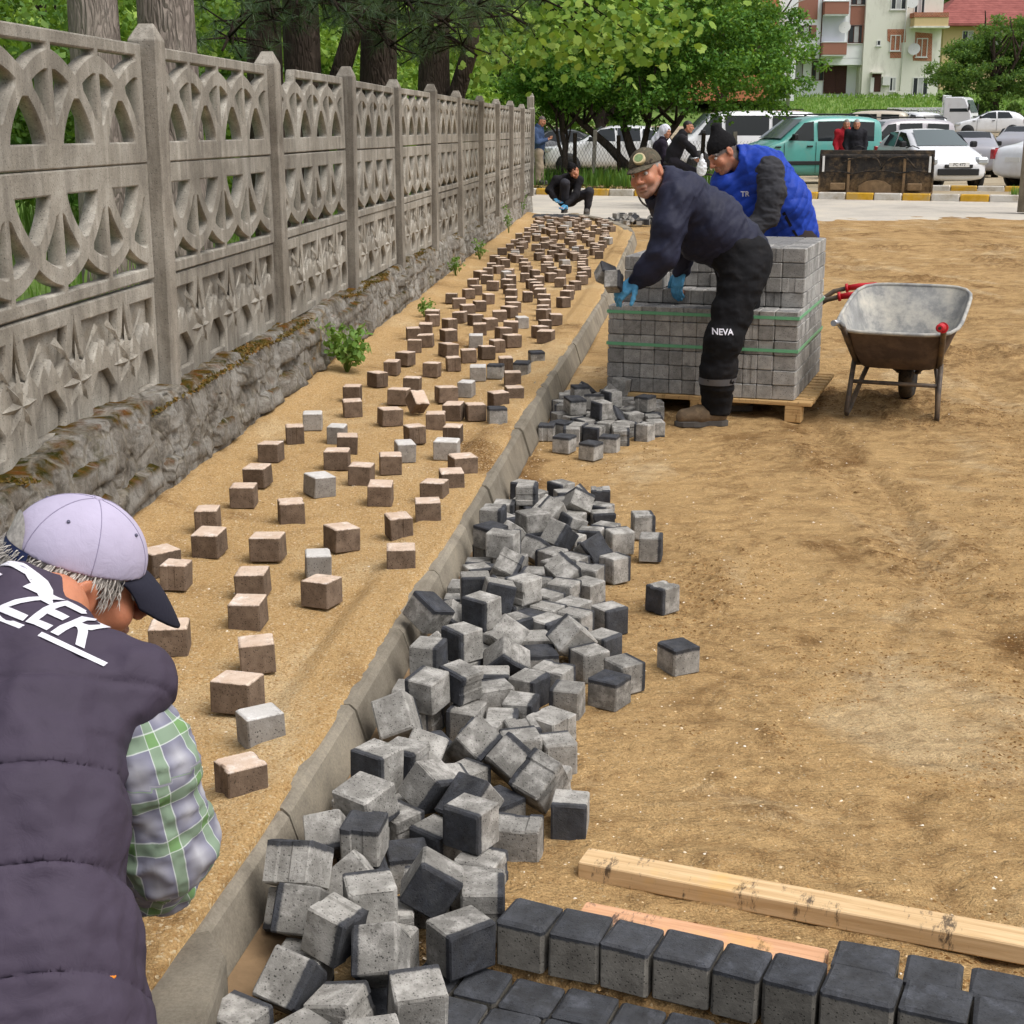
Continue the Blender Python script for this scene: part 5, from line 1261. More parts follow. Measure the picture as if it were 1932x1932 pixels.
    stamp('', P, wc, org, A_(60, 1200, 2.07), ux, uy, back, .05, M_WHITEP, 'underline', .0025, [[(-.25, -.004), (.14, -.004), (.14, .004), (-.25, .004)]])
    stamp('', P, wc, org, A_(34, 1092, 2.14), ux, uy, back, .05, M_WHITEP, 'emblem', .0025,
          [[(-.12, .0), (-.07, .022), (-.02, .028), (.03, .018), (.09, -.024), (.065, -.022), (.03, -.004), (.005, .010), (-.03, .014), (-.07, .006)], [(-.075, -.012), (-.05, .0), (-.025, -.004), (-.035, -.018), (-.06, -.02)]])
    # plaid sleeves
    W = Sdf(.04); ch_ = [shR+np.array((0, 0, .0)), A_(274, 1440, 2.06), elR, A_(284, 1640, 2.18), wrR]; rr = [.042, .064, .070, .064, .05]; W.chain(ch_, rr, .05)
    W.chain([shL, elL, wrL], [.075, .07, .05], .04); V, F = W.mesh(.0055); V = relax(V, F, 1); V = cloth(V, F, .014, 9, 31, elR-shR, .5); V = cloth(V, F, .005, 22, 33)
    best = np.full(len(V), 9.); U = np.zeros((len(V), 3)); acc = 0
    for a, b in zip(ch_, ch_[1:]):
        ba = b-a; L = np.linalg.norm(ba); t_ = np.clip(((V-a)@ba)/(L*L), 0, 1); d = np.linalg.norm(V-a-t_[:, None]*ba, axis=1); u1 = nrm_(np.cross(ba, (0, .2, 1))); u2 = np.cross(nrm_(ba), u1)
        r_ = V-a-t_[:, None]*ba; an = np.arctan2(r_@u2, r_@u1); m = d < best; best[m] = d[m]; U[m, 0] = acc+t_[m]*L; U[m, 1] = an[m]*.085; acc += L
    t = NT('plaid'); at = t.new('Attribute', attribute_name='wrap'); x, y, _ = t.sep(at.outputs['Vector'])
    def band(v, per, w0, w1, ph):
        f = t.math('FRACT', t.math('ADD', t.math('DIVIDE', v, per), ph)); return t.ramp(f, [(max(0, w0-.012), 0.), (w0, 1.), (w1, 1.), (w1+.012, 0.)])
    def soft(v, per, ph): f = t.math('FRACT', t.math('ADD', t.math('DIVIDE', v, per), ph)); return t.ramp(f, [(.0, 0.), (.18, .0), (.5, 1.), (.82, 0.)])
    pr = .076; base = t.mix(t.math('MULTIPLY', soft(x, pr, .15), soft(y, pr, .15)), srgb(114,114,130), srgb(182,181,182))
    base = t.mix(t.math('MULTIPLY', t.math('MAXIMUM', soft(x, pr, .15), soft(y, pr, .15)), .30), base, srgb(158,158,174))
    g1, g2 = band(x, pr, .72, .98, .0), band(y, pr, .72, .98, .0); base = t.mix(t.math('MULTIPLY', t.math('MAXIMUM', g1, g2), .82), base, srgb(128,150,122)); base = t.mix(t.math('MULTIPLY', g1, g2), base, srgb(112,146,96))
    for v in (x, y):
        for c_ in (.70, .985): base = t.mix(t.math('MULTIPLY', band(v, pr, c_, c_+.014, 0), .6), base, srgb(214,220,214))
    mp_ = t.out(base, .85, t.bump(t.noise(t.co('Object'), 900, 2), .12, .0008), spec=.2)
    part('plaid_shirt', V, F, mp_, P, org, uvp=U)
    # dark work trousers
    K = Sdf(.05); K.cone(pel+np.array((-.16, 0, -.06)), pel+np.array((-.02, .02, -.06)), .12, .12)
    for q in (-1, 1):
        h = pel+np.array((q*.09-.14, .06, -.02)); kn = h+np.array((-.02, .36, -.04)); an = kn+np.array((-.02, -.25, -.33)); an[2] = max(an[2], .26); K.chain([h, kn, an], [.11, .085, .07])
        boot('boot', an*(1, 1, 0)+np.array((-.05, -.06, .16 if an[0] < -.62 else .01)), an*(1, 1, 0)+np.array((.05, .2, .16 if an[0] < -.62 else .01)), P, org, .01)
    V, F = K.mesh(.01); V = cloth(V, F, .01, 8, 41); part('trousers', V, F, M_BLACKCLOTH, P, org)
    a, b = A_(195, 1850, 1.86), A_(180, 1905, 1.84)
    ct = A_(190, 1890, 1.80); o1 = MB().tube([Vector(A_(212, 1838, 1.74)-org), Vector(A_(196, 1864, 1.74)-org)], .006, 8).build('zip_tape', simple('orange_tape', srgb(220,130,40), .6, .1, 20, 0), wc)
    MB().tube([Vector(A_(196, 1866, 1.74)-org), Vector(A_(182, 1893, 1.735)-org), Vector(A_(176, 1906, 1.735)-org)], [.0035, .004, .0025], 8).build('zip_pull', simple('zip_metal', srgb(190,188,180), .35, .1, 20, 0, metal=.8), wc)
    return P
man_front()

# ---------------------------------------------------------------- farther people
def figure(label, org, hc, fw, up, spine, arms, legs, top, bottom, s=1.0, hat=None, res=.016, gloves=None, rt=(.10, .15, .15, .14), hair=(.1, .08, .07), lat=(0, 1, 0), rl=(.095, .075, .06), ra=(.07, .06, .045), group=None, beard=None):
    org = np.asarray(org, float); M = rotm(fw, up); S = Sdf(.03); T = head_prims(S, hc, M, s, 1); neck = v3(spine[0])
    S.cone(T(0, -.02, -.05), neck, .055, .06); S.chain(spine, [.07, .11, .11, .12]); 
    for a in arms:
        S.cone(spine[1], a[0], .09, .055); S.chain(a, [.05, .042, .03]); d = nrm_(v3(a[2])-v3(a[1])); hand_prims(S, a[2], d, np.cross(d, (d[1], -d[0], .3)), .5, 1, 1.0)
    for l in legs: S.cone(spine[-1], l[0], .1, .08); S.chain(l, [.075, .055, .04])
    V, F = S.mesh(res*.7); C = head_tint(V, hc, M, s, SKIN*.9, hair=hair if hat is None else None, hairline=.045, beard=beard, bl=.4)
    P = part('person', V, F, M_SKIN, None, org, col=C); tag(P, label, 'person', group)
    J = Sdf(.05); J.chain(spine, rt, .05, lat, 1.15)
    for a in arms: J.cone(spine[1], a[0], .12, .08); J.chain(a, ra)
    J.ell(T(0, 0, -.02), np.array((.09, .115, .12)), M, .01, 'sub'); V, F = J.mesh(res); V = cloth(V, F, .012, 8, 3); jk = part('jacket', V, F, top, P, org)
    K = Sdf(.05)
    for l in legs: K.cone(spine[-1], l[0], .12, .11); K.chain(l, rl)
    V, F = K.mesh(res); V = cloth(V, F, .01, 8, 5); part('trousers', V, F, bottom, P, org)
    for l in legs:
        f = v3(l[-1]); d = nrm_(np.array((fw[0], fw[1], 0.))); boot('shoe', f+np.array((0, 0, -.085))-d*.06, f+np.array((0, 0, -.085))+d*.2, P, org, .014, .95, M_SOLE)
    if gloves is not None:
        for a in arms:
            H = Sdf(.012); d = nrm_(v3(a[2])-v3(a[1])); hand_prims(H, a[2], d, np.cross(d, (d[1], -d[0], .3)), .5, 1, 1.18); H.cone(v3(a[2])-d*.07, a[2], .045, .04); V, F = H.mesh(.008); part('glove', V, F, gloves, P, org)
    if hat == 'beanie': beanie_part(hc, M, s, M_KNIT, P, org, .012, .01, .02)
    return P
# squatting worker laying blocks at the far end of the sidewalk
Yq = 26.6; gz = float(zroad(Yq))+.06
def Q(x, y, dy=0): return A_(x, y, Yq+dy)
figure('squatting man in black with beanie and blue gloves laying blocks by the road', (Q(1080, 395)[0], Yq, gz), Q(1082, 322, -.25), (-.15, -.75, -.6), (-.1, .5, .85),
       [Q(1080, 333, -.12), Q(1068, 345, .02), Q(1062, 360, .12), Q(1066, 374, .2)], [[Q(1050, 340, -.05), Q(1036, 360, -.1), Q(1047, 375, -.28)], [Q(1092, 340, -.1), Q(1086, 368, -.2), Q(1068, 386, -.38)]],
       [[Q(1064, 378, .1), Q(1066, 346, -.35), Q(1066, 392, -.2)], [Q(1076, 378, .2), Q(1112, 362, -.05), Q(1108, 396, .0)]], M_BLACKCLOTH, m_fabric('charcoal_jeans', srgb(52,52,58), .9, .3), 1.0, 'beanie', .014, M_GLOVE)
# man in blue jacket standing past the fence end
Ym = 37.2; zb_ = .30
def Q5(x, y, dy=0): return A_(x, y, Ym+dy)
x5 = Q5(1016, 300)[0]
figure('man in blue jacket and beige trousers standing past the end of the fence', (x5, Ym, zb_), (x5+.08, Ym-.05, 1.83), (.75, -.45, -.35), (.2, 0, 1),
       [(x5+.02, Ym, 1.70), (x5-.02, Ym, 1.52), (x5, Ym, 1.3), (x5, Ym, 1.1)], [[(x5-.12, Ym-.18, 1.6), (x5-.02, Ym-.26, 1.32), (x5+.2, Ym-.14, 1.38)], [(x5-.06, Ym+.18, 1.6), (x5+.02, Ym+.22, 1.32), (x5+.22, Ym+.05, 1.4)]],
       [[(x5, Ym-.1, 1.08), (x5+.02, Ym-.1, .72), (x5-.02, Ym-.1, zb_+.09)], [(x5, Ym+.1, 1.08), (x5+.04, Ym+.12, .72), (x5+.05, Ym+.13, zb_+.09)]], m_fabric('blue_jacket', srgb(58,74,104), .8, .2), m_fabric('beige_trousers', srgb(150,136,118), .9, .15), 1.0, None, .018, rl=(.11, .09, .08))
# people behind the loader bucket
Y8 = 37.4; x8 = A_(1612, 300, Y8)[0]; z8 = float(zpark(Y8))
for dx, dy, lab, jm, sc_, hr_ in ((.0, 0, 'grey haired man in black jacket with red sleeve standing behind the loader bucket', m_fabric('black_jacket', srgb(30,30,36), .8, .2), 1.0, (.3, .28, .27)), (-.12, .6, 'person in red jacket standing behind the man in the black jacket', m_fabric('red_jacket', srgb(168,36,48), .8, .2), 1.0, (.2, .16, .14))):
    X_, Y_ = x8+dx, Y8+dy; k = 1.0
    figure(lab, (X_, Y_, z8), (X_, Y_-.05, z8+1.56), (-.2, -1, -.1), (0, 0, 1), [(X_, Y_, z8+1.44), (X_, Y_, z8+1.28), (X_, Y_, z8+1.05), (X_, Y_, z8+.86)],
           [[(X_-.2, Y_, z8+1.36), (X_-.25, Y_, z8+1.08), (X_-.22, Y_-.12, z8+.86)], [(X_+.2, Y_, z8+1.36), (X_+.25, Y_, z8+1.08), (X_+.22, Y_-.12, z8+.86)]],
           [[(X_-.1, Y_, z8+.84), (X_-.1, Y_, z8+.48), (X_-.1, Y_, z8+.09)], [(X_+.1, Y_, z8+.84), (X_+.1, Y_, z8+.48), (X_+.1, Y_, z8+.09)]], jm, M_BLACKCLOTH, 1.0, None, .018, lat=(1, 0, 0), hair=hr_)
# ================================================================ wheelbarrows
M_TRAYIN = simple('galvanised_tray', srgb(150,150,148), .85, .3, 9, .35, 40, .004, metal=.05, dirt=srgb(196,190,176))
M_TRAYOUT = simple('rusty_tray', srgb(86,74,70), .75, .25, 10, .3, 50, .003, metal=.1, dirt=srgb(112,96,84))
M_TUBE = simple('frame_tube', srgb(92,84,78), .6, .3, 14, .2, 60, .002, metal=.3, dirt=srgb(132,112,88))
M_STEEL = simple('bare_steel', srgb(170,172,176), .3, .15, 20, .1, metal=.85)
M_RED = simple('red_grip', srgb(186,34,44), .5, .12, 25, .08)
M_TYRE = simple('tyre_rubber', srgb(34,33,33), .9, .3, 20, .3, dirt=srgb(92,78,60))
def wheelbarrow(loc, d, label, bare_left):
    rz = math.atan2(-d[0], d[1]); root = empty('wheelbarrow', loc, rz, label, 'wheelbarrow', None)
    # local: +y towards the handles, wheel at the origin
    nu = 40; prof = []
    def outline(hw, y0, y1, rc, n=nu):
        pts = []
        for k in range(n):
            a = 2*math.pi*k/n; c, s = math.cos(a), math.sin(a); e = 5.0
            rr = (abs(c)**e+abs(s)**e)**(-1/e); pts.append((hw*c*rr, (y0+y1)/2+(y1-y0)/2*s*rr))
        return pts
    lv = [(.17, .16, .60, .29), (.20, .10, .66, .285), (.245, .03, .74, .38), (.285, -.05, .82, .48), (.325, -.12, .88, .575)]
    rings = [[(x*1.06, y, z + (np.interp(y, [-.12, .88], [.69, .515])-.575)*max(0, (z-.285)/.29)) for x, y in outline(hw, y0, y1, .1)] for hw, y0, y1, z in lv]
    def shell(off, flip):
        vs = []; n = nu
        for ri, r in enumerate(rings):
            cx, cy = 0, .38
            for x, y, z in r: vs.append((x*(1-off/.3), cy+(y-cy)*(1-off/.45), z+off*(1.2 if ri < 2 else 0)))
        fs = [(i*n+k, i*n+(k+1) % n, (i+1)*n+(k+1) % n, (i+1)*n+k) for i in range(len(rings)-1) for k in range(n)] + [tuple(range(n-1, -1, -1))]
        return vs, [f[::-1] for f in fs] if flip else fs
    v, f = shell(0, False); tray = MB().add(v, f, True).build('tray', M_TRAYOUT, root)
    v, f = shell(.004, True); MB().add(v, f, True).build('tray_lining', M_TRAYIN, tray)
    MB().tube([Vector(p) for p in rings[-1]] + [Vector(rings[-1][0])], .011, 8, False).build('rim', M_TRAYIN, tray)
    for s in (-1, 1):
        path = [(s*.05, -.0, .17), (s*.10, .12, .23), (s*.19, .36, .272), (s*.235, .58, .30), (s*.262, .80, .46), (s*.275, .93, .555), (s*.278, 1.04, .585), (s*.28, 1.20, .60)]
        if s == 1 and bare_left:
            MB().tube(path[:6], .0165, 10).build('handle_tube', M_TUBE, root); MB().tube(path[5:], .0168, 12).build('bare_handle_end', M_STEEL, root)
        else:
            MB().tube(path, .0165, 10).build('handle_tube', M_TUBE, root)
            g = MB().tube([(s*.277, 1.02, .58), (s*.279, 1.10, .593), (s*.28, 1.205, .601), (s*.2802, 1.218, .602)], [.019, .022, .023, .016], 14).build('grip', M_RED, root)
            MB().tube([(s*.277, 1.005, .578), (s*.277, 1.022, .581)], [.030, .030], 14).build('grip_collar', M_RED, g)
            MB().tube([(s*.28, 1.2182, .602), (s*.28, 1.2195, .6022)], [.009, .009], 10).build('grip_hole', M_TYRE, g)
        lg = [(s*.245, .60, .32), (s*.25, .68, .16), (s*.255, .73, .03), (s*.255, .715, .017), (s*.25, .66, .03), (s*.215, .42, .20), (s*.195, .36, .262)]
        MB().tube(lg, .0145, 10).build('leg', M_TUBE, root)
    MB().tube([(-.247, .655, .20), (.247, .655, .20)], .012, 8).build('crossbar', M_TUBE, root)
    MB().tube([(-.075, 0, .17), (.075, 0, .17)], .010, 8).build('axle', M_STEEL, root)
    mr = Matrix.Rotation(math.pi/2, 4, 'Y'); T_ = Matrix.Translation((0, 0, .172)) @ mr
    w = MB().lathe([(.10, -.035), (.145, -.043), (.166, -.032), (.172, 0), (.166, .032), (.145, .043), (.10, .035)], 28, T_).build('tyre', M_TYRE, root)
    MB().lathe([(.02, -.03), (.06, -.018), (.10, -.03), (.10, .03), (.06, .018), (.02, .03)], 20, T_).build('rim', M_TUBE, w)
    return root
wheelbarrow((2.45, 8.93, 0.004), (-.37, -.93), 'empty wheelbarrow with grey tray, one red grip and one bare handle', True)
wheelbarrow((1.22, 9.98, 0.004), (.955, -.30), 'wheelbarrow with red grips parked behind the pallet stack', False)

# ================================================================ vehicles
M_GLASS = NT('car_glass').out((.018, .022, .026), .06, None, 0, .6)
M_GLASSL = NT('windscreen').out((.10, .125, .13), .05, None, 0, .7)
M_TRIM = simple('black_trim', (.02, .02, .021), .6, .2, 20, .05)
M_CHROME = NT('chrome').out((.6, .6, .6), .15, None, 1.0)
M_LAMP = NT('lamp_glass').out((.55, .58, .6), .08, None, .3, .7)
M_TAIL = NT('tail_lamp').out((.35, .015, .02), .15, None, 0, .6)
M_RIM = simple('alloy_rim', (.42, .42, .43), .35, .1, 20, .05, metal=.7)
M_PLATE = simple('plate_white', (.72, .72, .70), .5, .05, 20, 0)
def m_paint(name, col):
    t = NT(name); c = t.co('Object'); k = t.mix(t.ramp(t.noise(c, 2.5, 4, .6), [(.5, 0.), (.8, .25)]), col, srgb(150,135,112)); m = t.out(k, .32, None, 0, .5)
    t.bsdf.inputs['Coat Weight'].default_value = .6; t.bsdf.inputs['Coat Roughness'].default_value = .08; return m
P_WHITE = m_paint('paint_white', srgb(226,228,232)); P_SILVER = m_paint('paint_silver', srgb(150,150,158)); P_TEAL = m_paint('paint_teal', srgb(84,160,152)); P_RED = m_paint('paint_red', srgb(150,44,62))
P_BEIGE = m_paint('paint_beige', srgb(196,186,170)); P_GREYV = m_paint('paint_grey', srgb(168,164,170))
def wheel(parent, x, y, r, side):
    Mx = Matrix.Translation((x, y, r)) @ Matrix.Rotation(math.pi/2*(-side), 4, 'X')
    t = MB().lathe([(r*.62, -.09), (r*.93, -.10), (r, -.06), (r, .06), (r*.93, .10), (r*.64, .095)], 24, Mx).build('wheel', M_TYRE, parent)
    mb = MB(); mb.lathe([(r*.62, .06), (r*.64, .09), (r*.60, .092), (r*.56, .055), (r*.12, .04), (r*.12, .07), (.001, .072)], 20, Mx)
    for k in range(5):
        mb.box((r*.1, -r*.08, .045), (r*.6, r*.08, .075), Mx @ Matrix.Rotation(2*math.pi*k/5, 4, 'Z'))
    mb.build('rim', M_RIM, t)
def car(name, label, loc, ang, paint, st, L, W, wheels, rw=.30, side_win=(), screen=None, rear=None, plate=None, doors=(), lights=True, group='parked cars', rails=False, skirt=None, cat='car', stripe=None):
    """st: stations (x, z_low, z_belt, z_top, width factor, cabin?) from nose (+x) to tail"""
    root = empty(name, loc, ang, label, cat, group); rings = []; hw = W/2
    for x, zl, zb_, zt, wf, cab in st:
        a = hw*wf
        if cab:
            wr = hw*wf*(.80 if cab == 1 else .90)
            pts = [(a*.84, zl), (a*.985, zl+.10), (a, (zl+zb_)*.5), (a*.985, zb_-.02), (a*.955, zb_+.02), (wr+.02, zt-.075), (wr*.82, zt-.015), (wr*.45, zt+.008), (0, zt+.014)]
        else:
            pts = [(a*.84, zl), (a*.985, zl+.10), (a, (zl+zt)*.5), (a*.975, zt-.10), (a*.93, zt-.05), (a*.84, zt-.015), (a*.62, zt), (a*.3, zt+.01), (0, zt+.014)]
        rings.append([(x, y, z) for y, z in pts] + [(x, -y, z) for y, z in pts[-2::-1]])
    n = len(rings[0]); vs = [p for r in rings for p in r]
    fs = [(i*n+k, i*n+k+1, (i+1)*n+k+1, (i+1)*n+k) for i in range(len(rings)-1) for k in range(n-1)]
    fs += [tuple(range(n-1, -1, -1)), tuple(range((len(rings)-1)*n, len(rings)*n))] + [(i*n, (i+1)*n, (i+1)*n+n-1, i*n+n-1) for i in range(len(rings)-1)]
    body = MB().add(vs, fs, True).build('body', paint, root)
    bm = bmesh.new(); bm.from_mesh(body.data); bmesh.ops.recalc_face_normals(bm, faces=bm.faces); bm.to_mesh(body.data); bm.free()
    md = body.modifiers.new('round', 'SUBSURF'); md.levels = 1; md.render_levels = 1
    # cross-section lookups
    xs = [s[0] for s in st][::-1]
    def at(x, z):
        """half width of the body side at (x, z)"""
        f = lambda i: float(np.interp(x, xs, [s[i] for s in st][::-1])); zl, zb_, zt, wf = f(1), f(2), f(3), f(4)
        cab = max(s[5] for s in st); wr = hw*wf*(.80 if cab == 1 else .90)
        if z <= zb_: return hw*wf*(1.0 if z < zb_-.1 else .985)
        return hw*wf*.955+(wr+.02-hw*wf*.955)*min(1, (z-zb_-.02)/max(.05, zt-.095-zb_))
    for w in side_win:
        for s in (-1, 1):
            mb = MB(); m = 6; vs = []; N = len(w)
            cx = sum(p[0] for p in w)/N; cz = sum(p[1] for p in w)/N
            for px, pz in w: vs.append((px, s*(at(px, pz)+.012), pz))
            vs.append((cx, s*(at(cx, cz)+.012), cz)); fsw = [(k, (k+1) % N, N) for k in range(N)]
            mb.add(vs, fsw if s < 0 else [q[::-1] for q in fsw], False); o = mb.build('side_window', M_GLASS, root)
            bm = bmesh.new(); bm.from_mesh(o.data); bmesh.ops.recalc_face_normals(bm, faces=bm.faces)
            if sum(f_.normal.y for f_ in bm.faces)*s < 0: bmesh.ops.reverse_faces(bm, faces=bm.faces)
            bm.to_mesh(o.data); bm.free()
    def sheet(nm, x0, z0, x1, z1, w0, w1, mat, bow=.05, off=.035, rows=5):
        vs = []; nx_ = 9
        for r in range(rows):
            t_ = r/(rows-1); x = x0+(x1-x0)*t_; z = z0+(z1-z0)*t_; ww = w0+(w1-w0)*t_
            for k in range(nx_):
                u = k/(nx_-1)*2-1; vs.append((x-bow*u*u*(1 if x0 > 0 or nm == 'windscreen' else -1), ww*u, z-.012*u*u))
        d = Vector((-(z1-z0), 0, (x1-x0))).normalized()
        if (nm == 'windscreen') != (d.x > 0): d = -d
        vs = [Vector(v)+d*off for v in vs]; o = MB().add(vs, grid_faces(rows, nx_).tolist(), True).build(nm, mat, root)
        bm = bmesh.new(); bm.from_mesh(o.data); bmesh.ops.recalc_face_normals(bm, faces=bm.faces)
        if sum((f_.normal.dot(d)) for f_ in bm.faces) < 0: bmesh.ops.reverse_faces(bm, faces=bm.faces)
        bm.to_mesh(o.data); bm.free(); return o
    if screen: sheet('windscreen', *screen, M_GLASSL)
    if rear: sheet('rear_window', *rear, M_GLASS)
    for x in wheels:
        for s in (-1, 1):
            Mx = Matrix.Translation((x, s*(hw*.985-.10), rw)) @ Matrix.Rotation(math.pi/2*(-s), 4, 'X')
            MB().lathe([(rw*1.22, .0), (rw*1.22, .112), (rw*.5, .113)], 24, Mx).build('wheel_arch', M_TRIM, root); wheel(root, x, s*(hw-.10), rw, s)
    xf_, xr_ = st[0][0], st[-1][0]; zl = st[0][1]
    for s in (-1, 1):
        zt = st[1][3]
        if lights:
            MB().cbox((xf_-.34, s*hw*.76-.17, zt-.13), (xf_-.01, s*hw*.76+.14, zt+.055), .05).build('headlight', M_LAMP, root)
            zr = st[-2][2]; MB().cbox((xr_-.02, s*hw*.86-.07, zr-.22 if rear else .7), (xr_+.12, s*hw*.86+.08, zr+.02), .015).build('tail_light', M_TAIL, root)
        if screen: MB().cbox((screen[0]-.42, s*(hw+.09)-.09, screen[1]-.02), (screen[0]-.27, s*(hw+.09)+.07, screen[1]+.13), .03).build('mirror', M_TRIM, root)
    MB().cbox((xf_-.02, -hw*.62, zl+.04), (xf_+.03, hw*.62, zl+.20), .01).build('lower_grille', M_TRIM, root)
    MB().cbox((xf_-.02, -hw*.42, st[1][3]-.20), (xf_+.034, hw*.42, st[1][3]-.12), .01).build('grille', M_TRIM, root)
    for xx_, s in ((xf_+.03, 1), (xr_-.035, -1)):
        zp = zl+.24 if s > 0 else st[-2][2]-.28; pl = MB().cbox((xx_-.008, -.26, zp), (xx_+.008, .26, zp+.115), .003).build('number_plate', M_PLATE, root)
        if plate and s > 0:
            cu = bpy.data.curves.new('t', 'FONT'); cu.body = plate; cu.size = .105; cu.align_x = 'CENTER'; cu.align_y = 'CENTER'; cu.extrude = .001
            o = bpy.data.objects.new('t', cu); COL.objects.link(o); me = bpy.data.meshes.new_from_object(o.evaluated_get(bpy.context.evaluated_depsgraph_get())); bpy.data.objects.remove(o)
            o = obj('plate_lettering', me, M_TRIM, pl); o.location = (xx_+.0105, 0, zp+.058); o.rotation_euler = (math.pi/2, 0, math.pi/2)
    for x, z0, z1 in doors:
        for s in (-1, 1):
            mb = MB(); m = 8; vs = []
            for k in range(m):
                z = z0+(z1-z0)*k/(m-1); y = s*(at(x, z)+.004); vs += [(x-.007, y, z), (x+.007, y, z)]
            mb.add(vs, [(2*k, 2*k+1, 2*k+3, 2*k+2) if s > 0 else (2*k+2, 2*k+3, 2*k+1, 2*k) for k in range(m-1)]); mb.build('door_gap', M_TRIM, root)
            MB().cbox((x+.10, s*hw*1.0-.012, z1-.13), (x+.27, s*hw*1.0+.022, z1-.09), .008).build('door_handle', M_TRIM, root)
    if stripe:
        for s in (-1, 1): MB().cbox((stripe[0], s*hw-.012, stripe[2]), (stripe[1], s*hw+.02, stripe[3]), .01).build('rubbing_strip', M_TRIM, root)
    if skirt:
        MB().cbox((xf_-.06, -hw*.93, zl-.02), (xf_+.05, hw*.93, zl+.20), .03).build('bumper', skirt, root)
    if rails:
        for s in (-1, 1): MB().tube([(rails[0], s*hw*.68, rails[2]), (rails[0]-.12, s*hw*.68, rails[2]+.05), (rails[1]+.12, s*hw*.68, rails[2]+.05), (rails[1], s*hw*.68, rails[2])], .018, 6).build('roof_rail', M_TRIM, root)
    return root
HATCH = [(1.93, .30, .55, .58, .74, 0), (1.86, .20, .62, .72, .88, 0), (1.55, .18, .80, .86, .97, 0), (1.0, .18, .93, .98, 1, 0), (.88, .18, .95, 1.02, 1, 0), (.2, .18, .97, 1.40, 1, 1), (-.3, .18, .98, 1.46, 1, 1), (-1.1, .18, 1.0, 1.43, .99, 1), (-1.62, .22, 1.02, 1.30, .96, 1), (-1.9, .26, .98, 1.05, .92, 0), (-1.97, .32, .7, .78, .86, 0)]
H_WIN = [[(.70, 1.0), (.14, 1.34), (-.28, 1.38), (-.32, 1.01)], [(-.40, 1.01), (-.38, 1.38), (-1.0, 1.36), (-1.22, 1.06), (-1.18, 1.03)]]
SEDAN = [(2.18, .30, .55, .60, .76, 0), (2.1, .20, .62, .72, .90, 0), (1.75, .18, .80, .85, .98, 0), (1.1, .18, .92, .96, 1, 0), (.95, .18, .94, 1.0, 1, 0), (.25, .18, .96, 1.40, 1, 1), (-.25, .18, .97, 1.46, 1, 1), (-.85, .18, .98, 1.41, 1, 1), (-1.45, .18, 1.0, 1.08, .98, 0), (-1.9, .2, 1.0, 1.05, .97, 0), (-2.14, .26, .92, .98, .93, 0), (-2.2, .32, .6, .68, .88, 0)]
S_WIN = [[(.78, .99), (.22, 1.33), (-.20, 1.38), (-.24, 1.0)], [(-.31, 1.0), (-.28, 1.38), (-.80, 1.34), (-1.18, 1.06), (-1.12, 1.02)]]
VAN = [(2.0, .32, .60, .66, .80, 0), (1.93, .22, .75, .84, .92, 0), (1.6, .20, .95, 1.02, .98, 0), (1.12, .20, 1.08, 1.14, 1, 0), (1.0, .20, 1.10, 1.20, 1, 2), (.42, .20, 1.12, 1.70, 1, 2), (.0, .20, 1.12, 1.80, 1, 2), (-1.0, .20, 1.12, 1.82, 1, 2), (-1.8, .22, 1.12, 1.78, .99, 2), (-1.97, .26, 1.10, 1.70, .97, 2), (-2.02, .34, 1.0, 1.55, .93, 2)]
V_WIN = [[(.86, 1.16), (.40, 1.62), (.12, 1.66), (.10, 1.14)], [(-.02, 1.14), (0, 1.66), (-.78, 1.67), (-.80, 1.14)], [(-.98, 1.14), (-.97, 1.66), (-1.72, 1.64), (-1.72, 1.14)]]
SUV = [(2.12, .36, .68, .76, .80, 0), (2.05, .28, .78, .90, .92, 0), (1.7, .26, .98, 1.02, .99, 0), (1.05, .26, 1.06, 1.1, 1, 0), (.9, .26, 1.08, 1.14, 1, 0), (.3, .26, 1.1, 1.58, 1, 1), (-.3, .26, 1.1, 1.65, 1, 1), (-1.3, .26, 1.12, 1.62, .99, 1), (-1.85, .28, 1.12, 1.46, .97, 1), (-2.08, .34, 1.06, 1.12, .94, 0), (-2.14, .4, .8, .88, .9, 0)]
U_WIN = [[(.74, 1.13), (.28, 1.50), (-.18, 1.55), (-.22, 1.13)], [(-.30, 1.13), (-.28, 1.55), (-1.0, 1.54), (-1.04, 1.14)], [(-1.12, 1.15), (-1.10, 1.53), (-1.50, 1.46), (-1.62, 1.18)]]
def W_(px, Y): return (px-966)/2843.0*Y
def place(px, Y): return (W_(px, Y), Y, float(zpark(Y)))
car('panel_van', 'teal passenger van with dark side windows parked behind the loader bucket', place(1517, 41.5), R(196), P_TEAL, VAN, 4.0, 1.68, (1.32, -1.28), .31, V_WIN, (1.06, 1.20, .40, 1.70, .70, .60), (-2.02, 1.15, -1.93, 1.66, .62, .58), None,
    ((.98, .3, 1.10), (.04, .3, 1.12), (-.9, .3, 1.12)), True, 'parked cars', (.3, -1.75, 1.80), M_TRIM, 'van', (-1.0, 1.0, .52, .62))
car('hatchback', 'white hatchback facing the road right behind the loader bucket', place(1757, 38.6), R(-84), P_WHITE, HATCH, 3.9, 1.68, (1.22, -1.25), .29, H_WIN, (.90, 1.02, .16, 1.40, .66, .54), (-1.86, 1.06, -1.60, 1.34, .6, .5), 'PC 472', ((.72, .3, .98), (-.36, .3, 1.0)), True, 'parked cars', None, None)
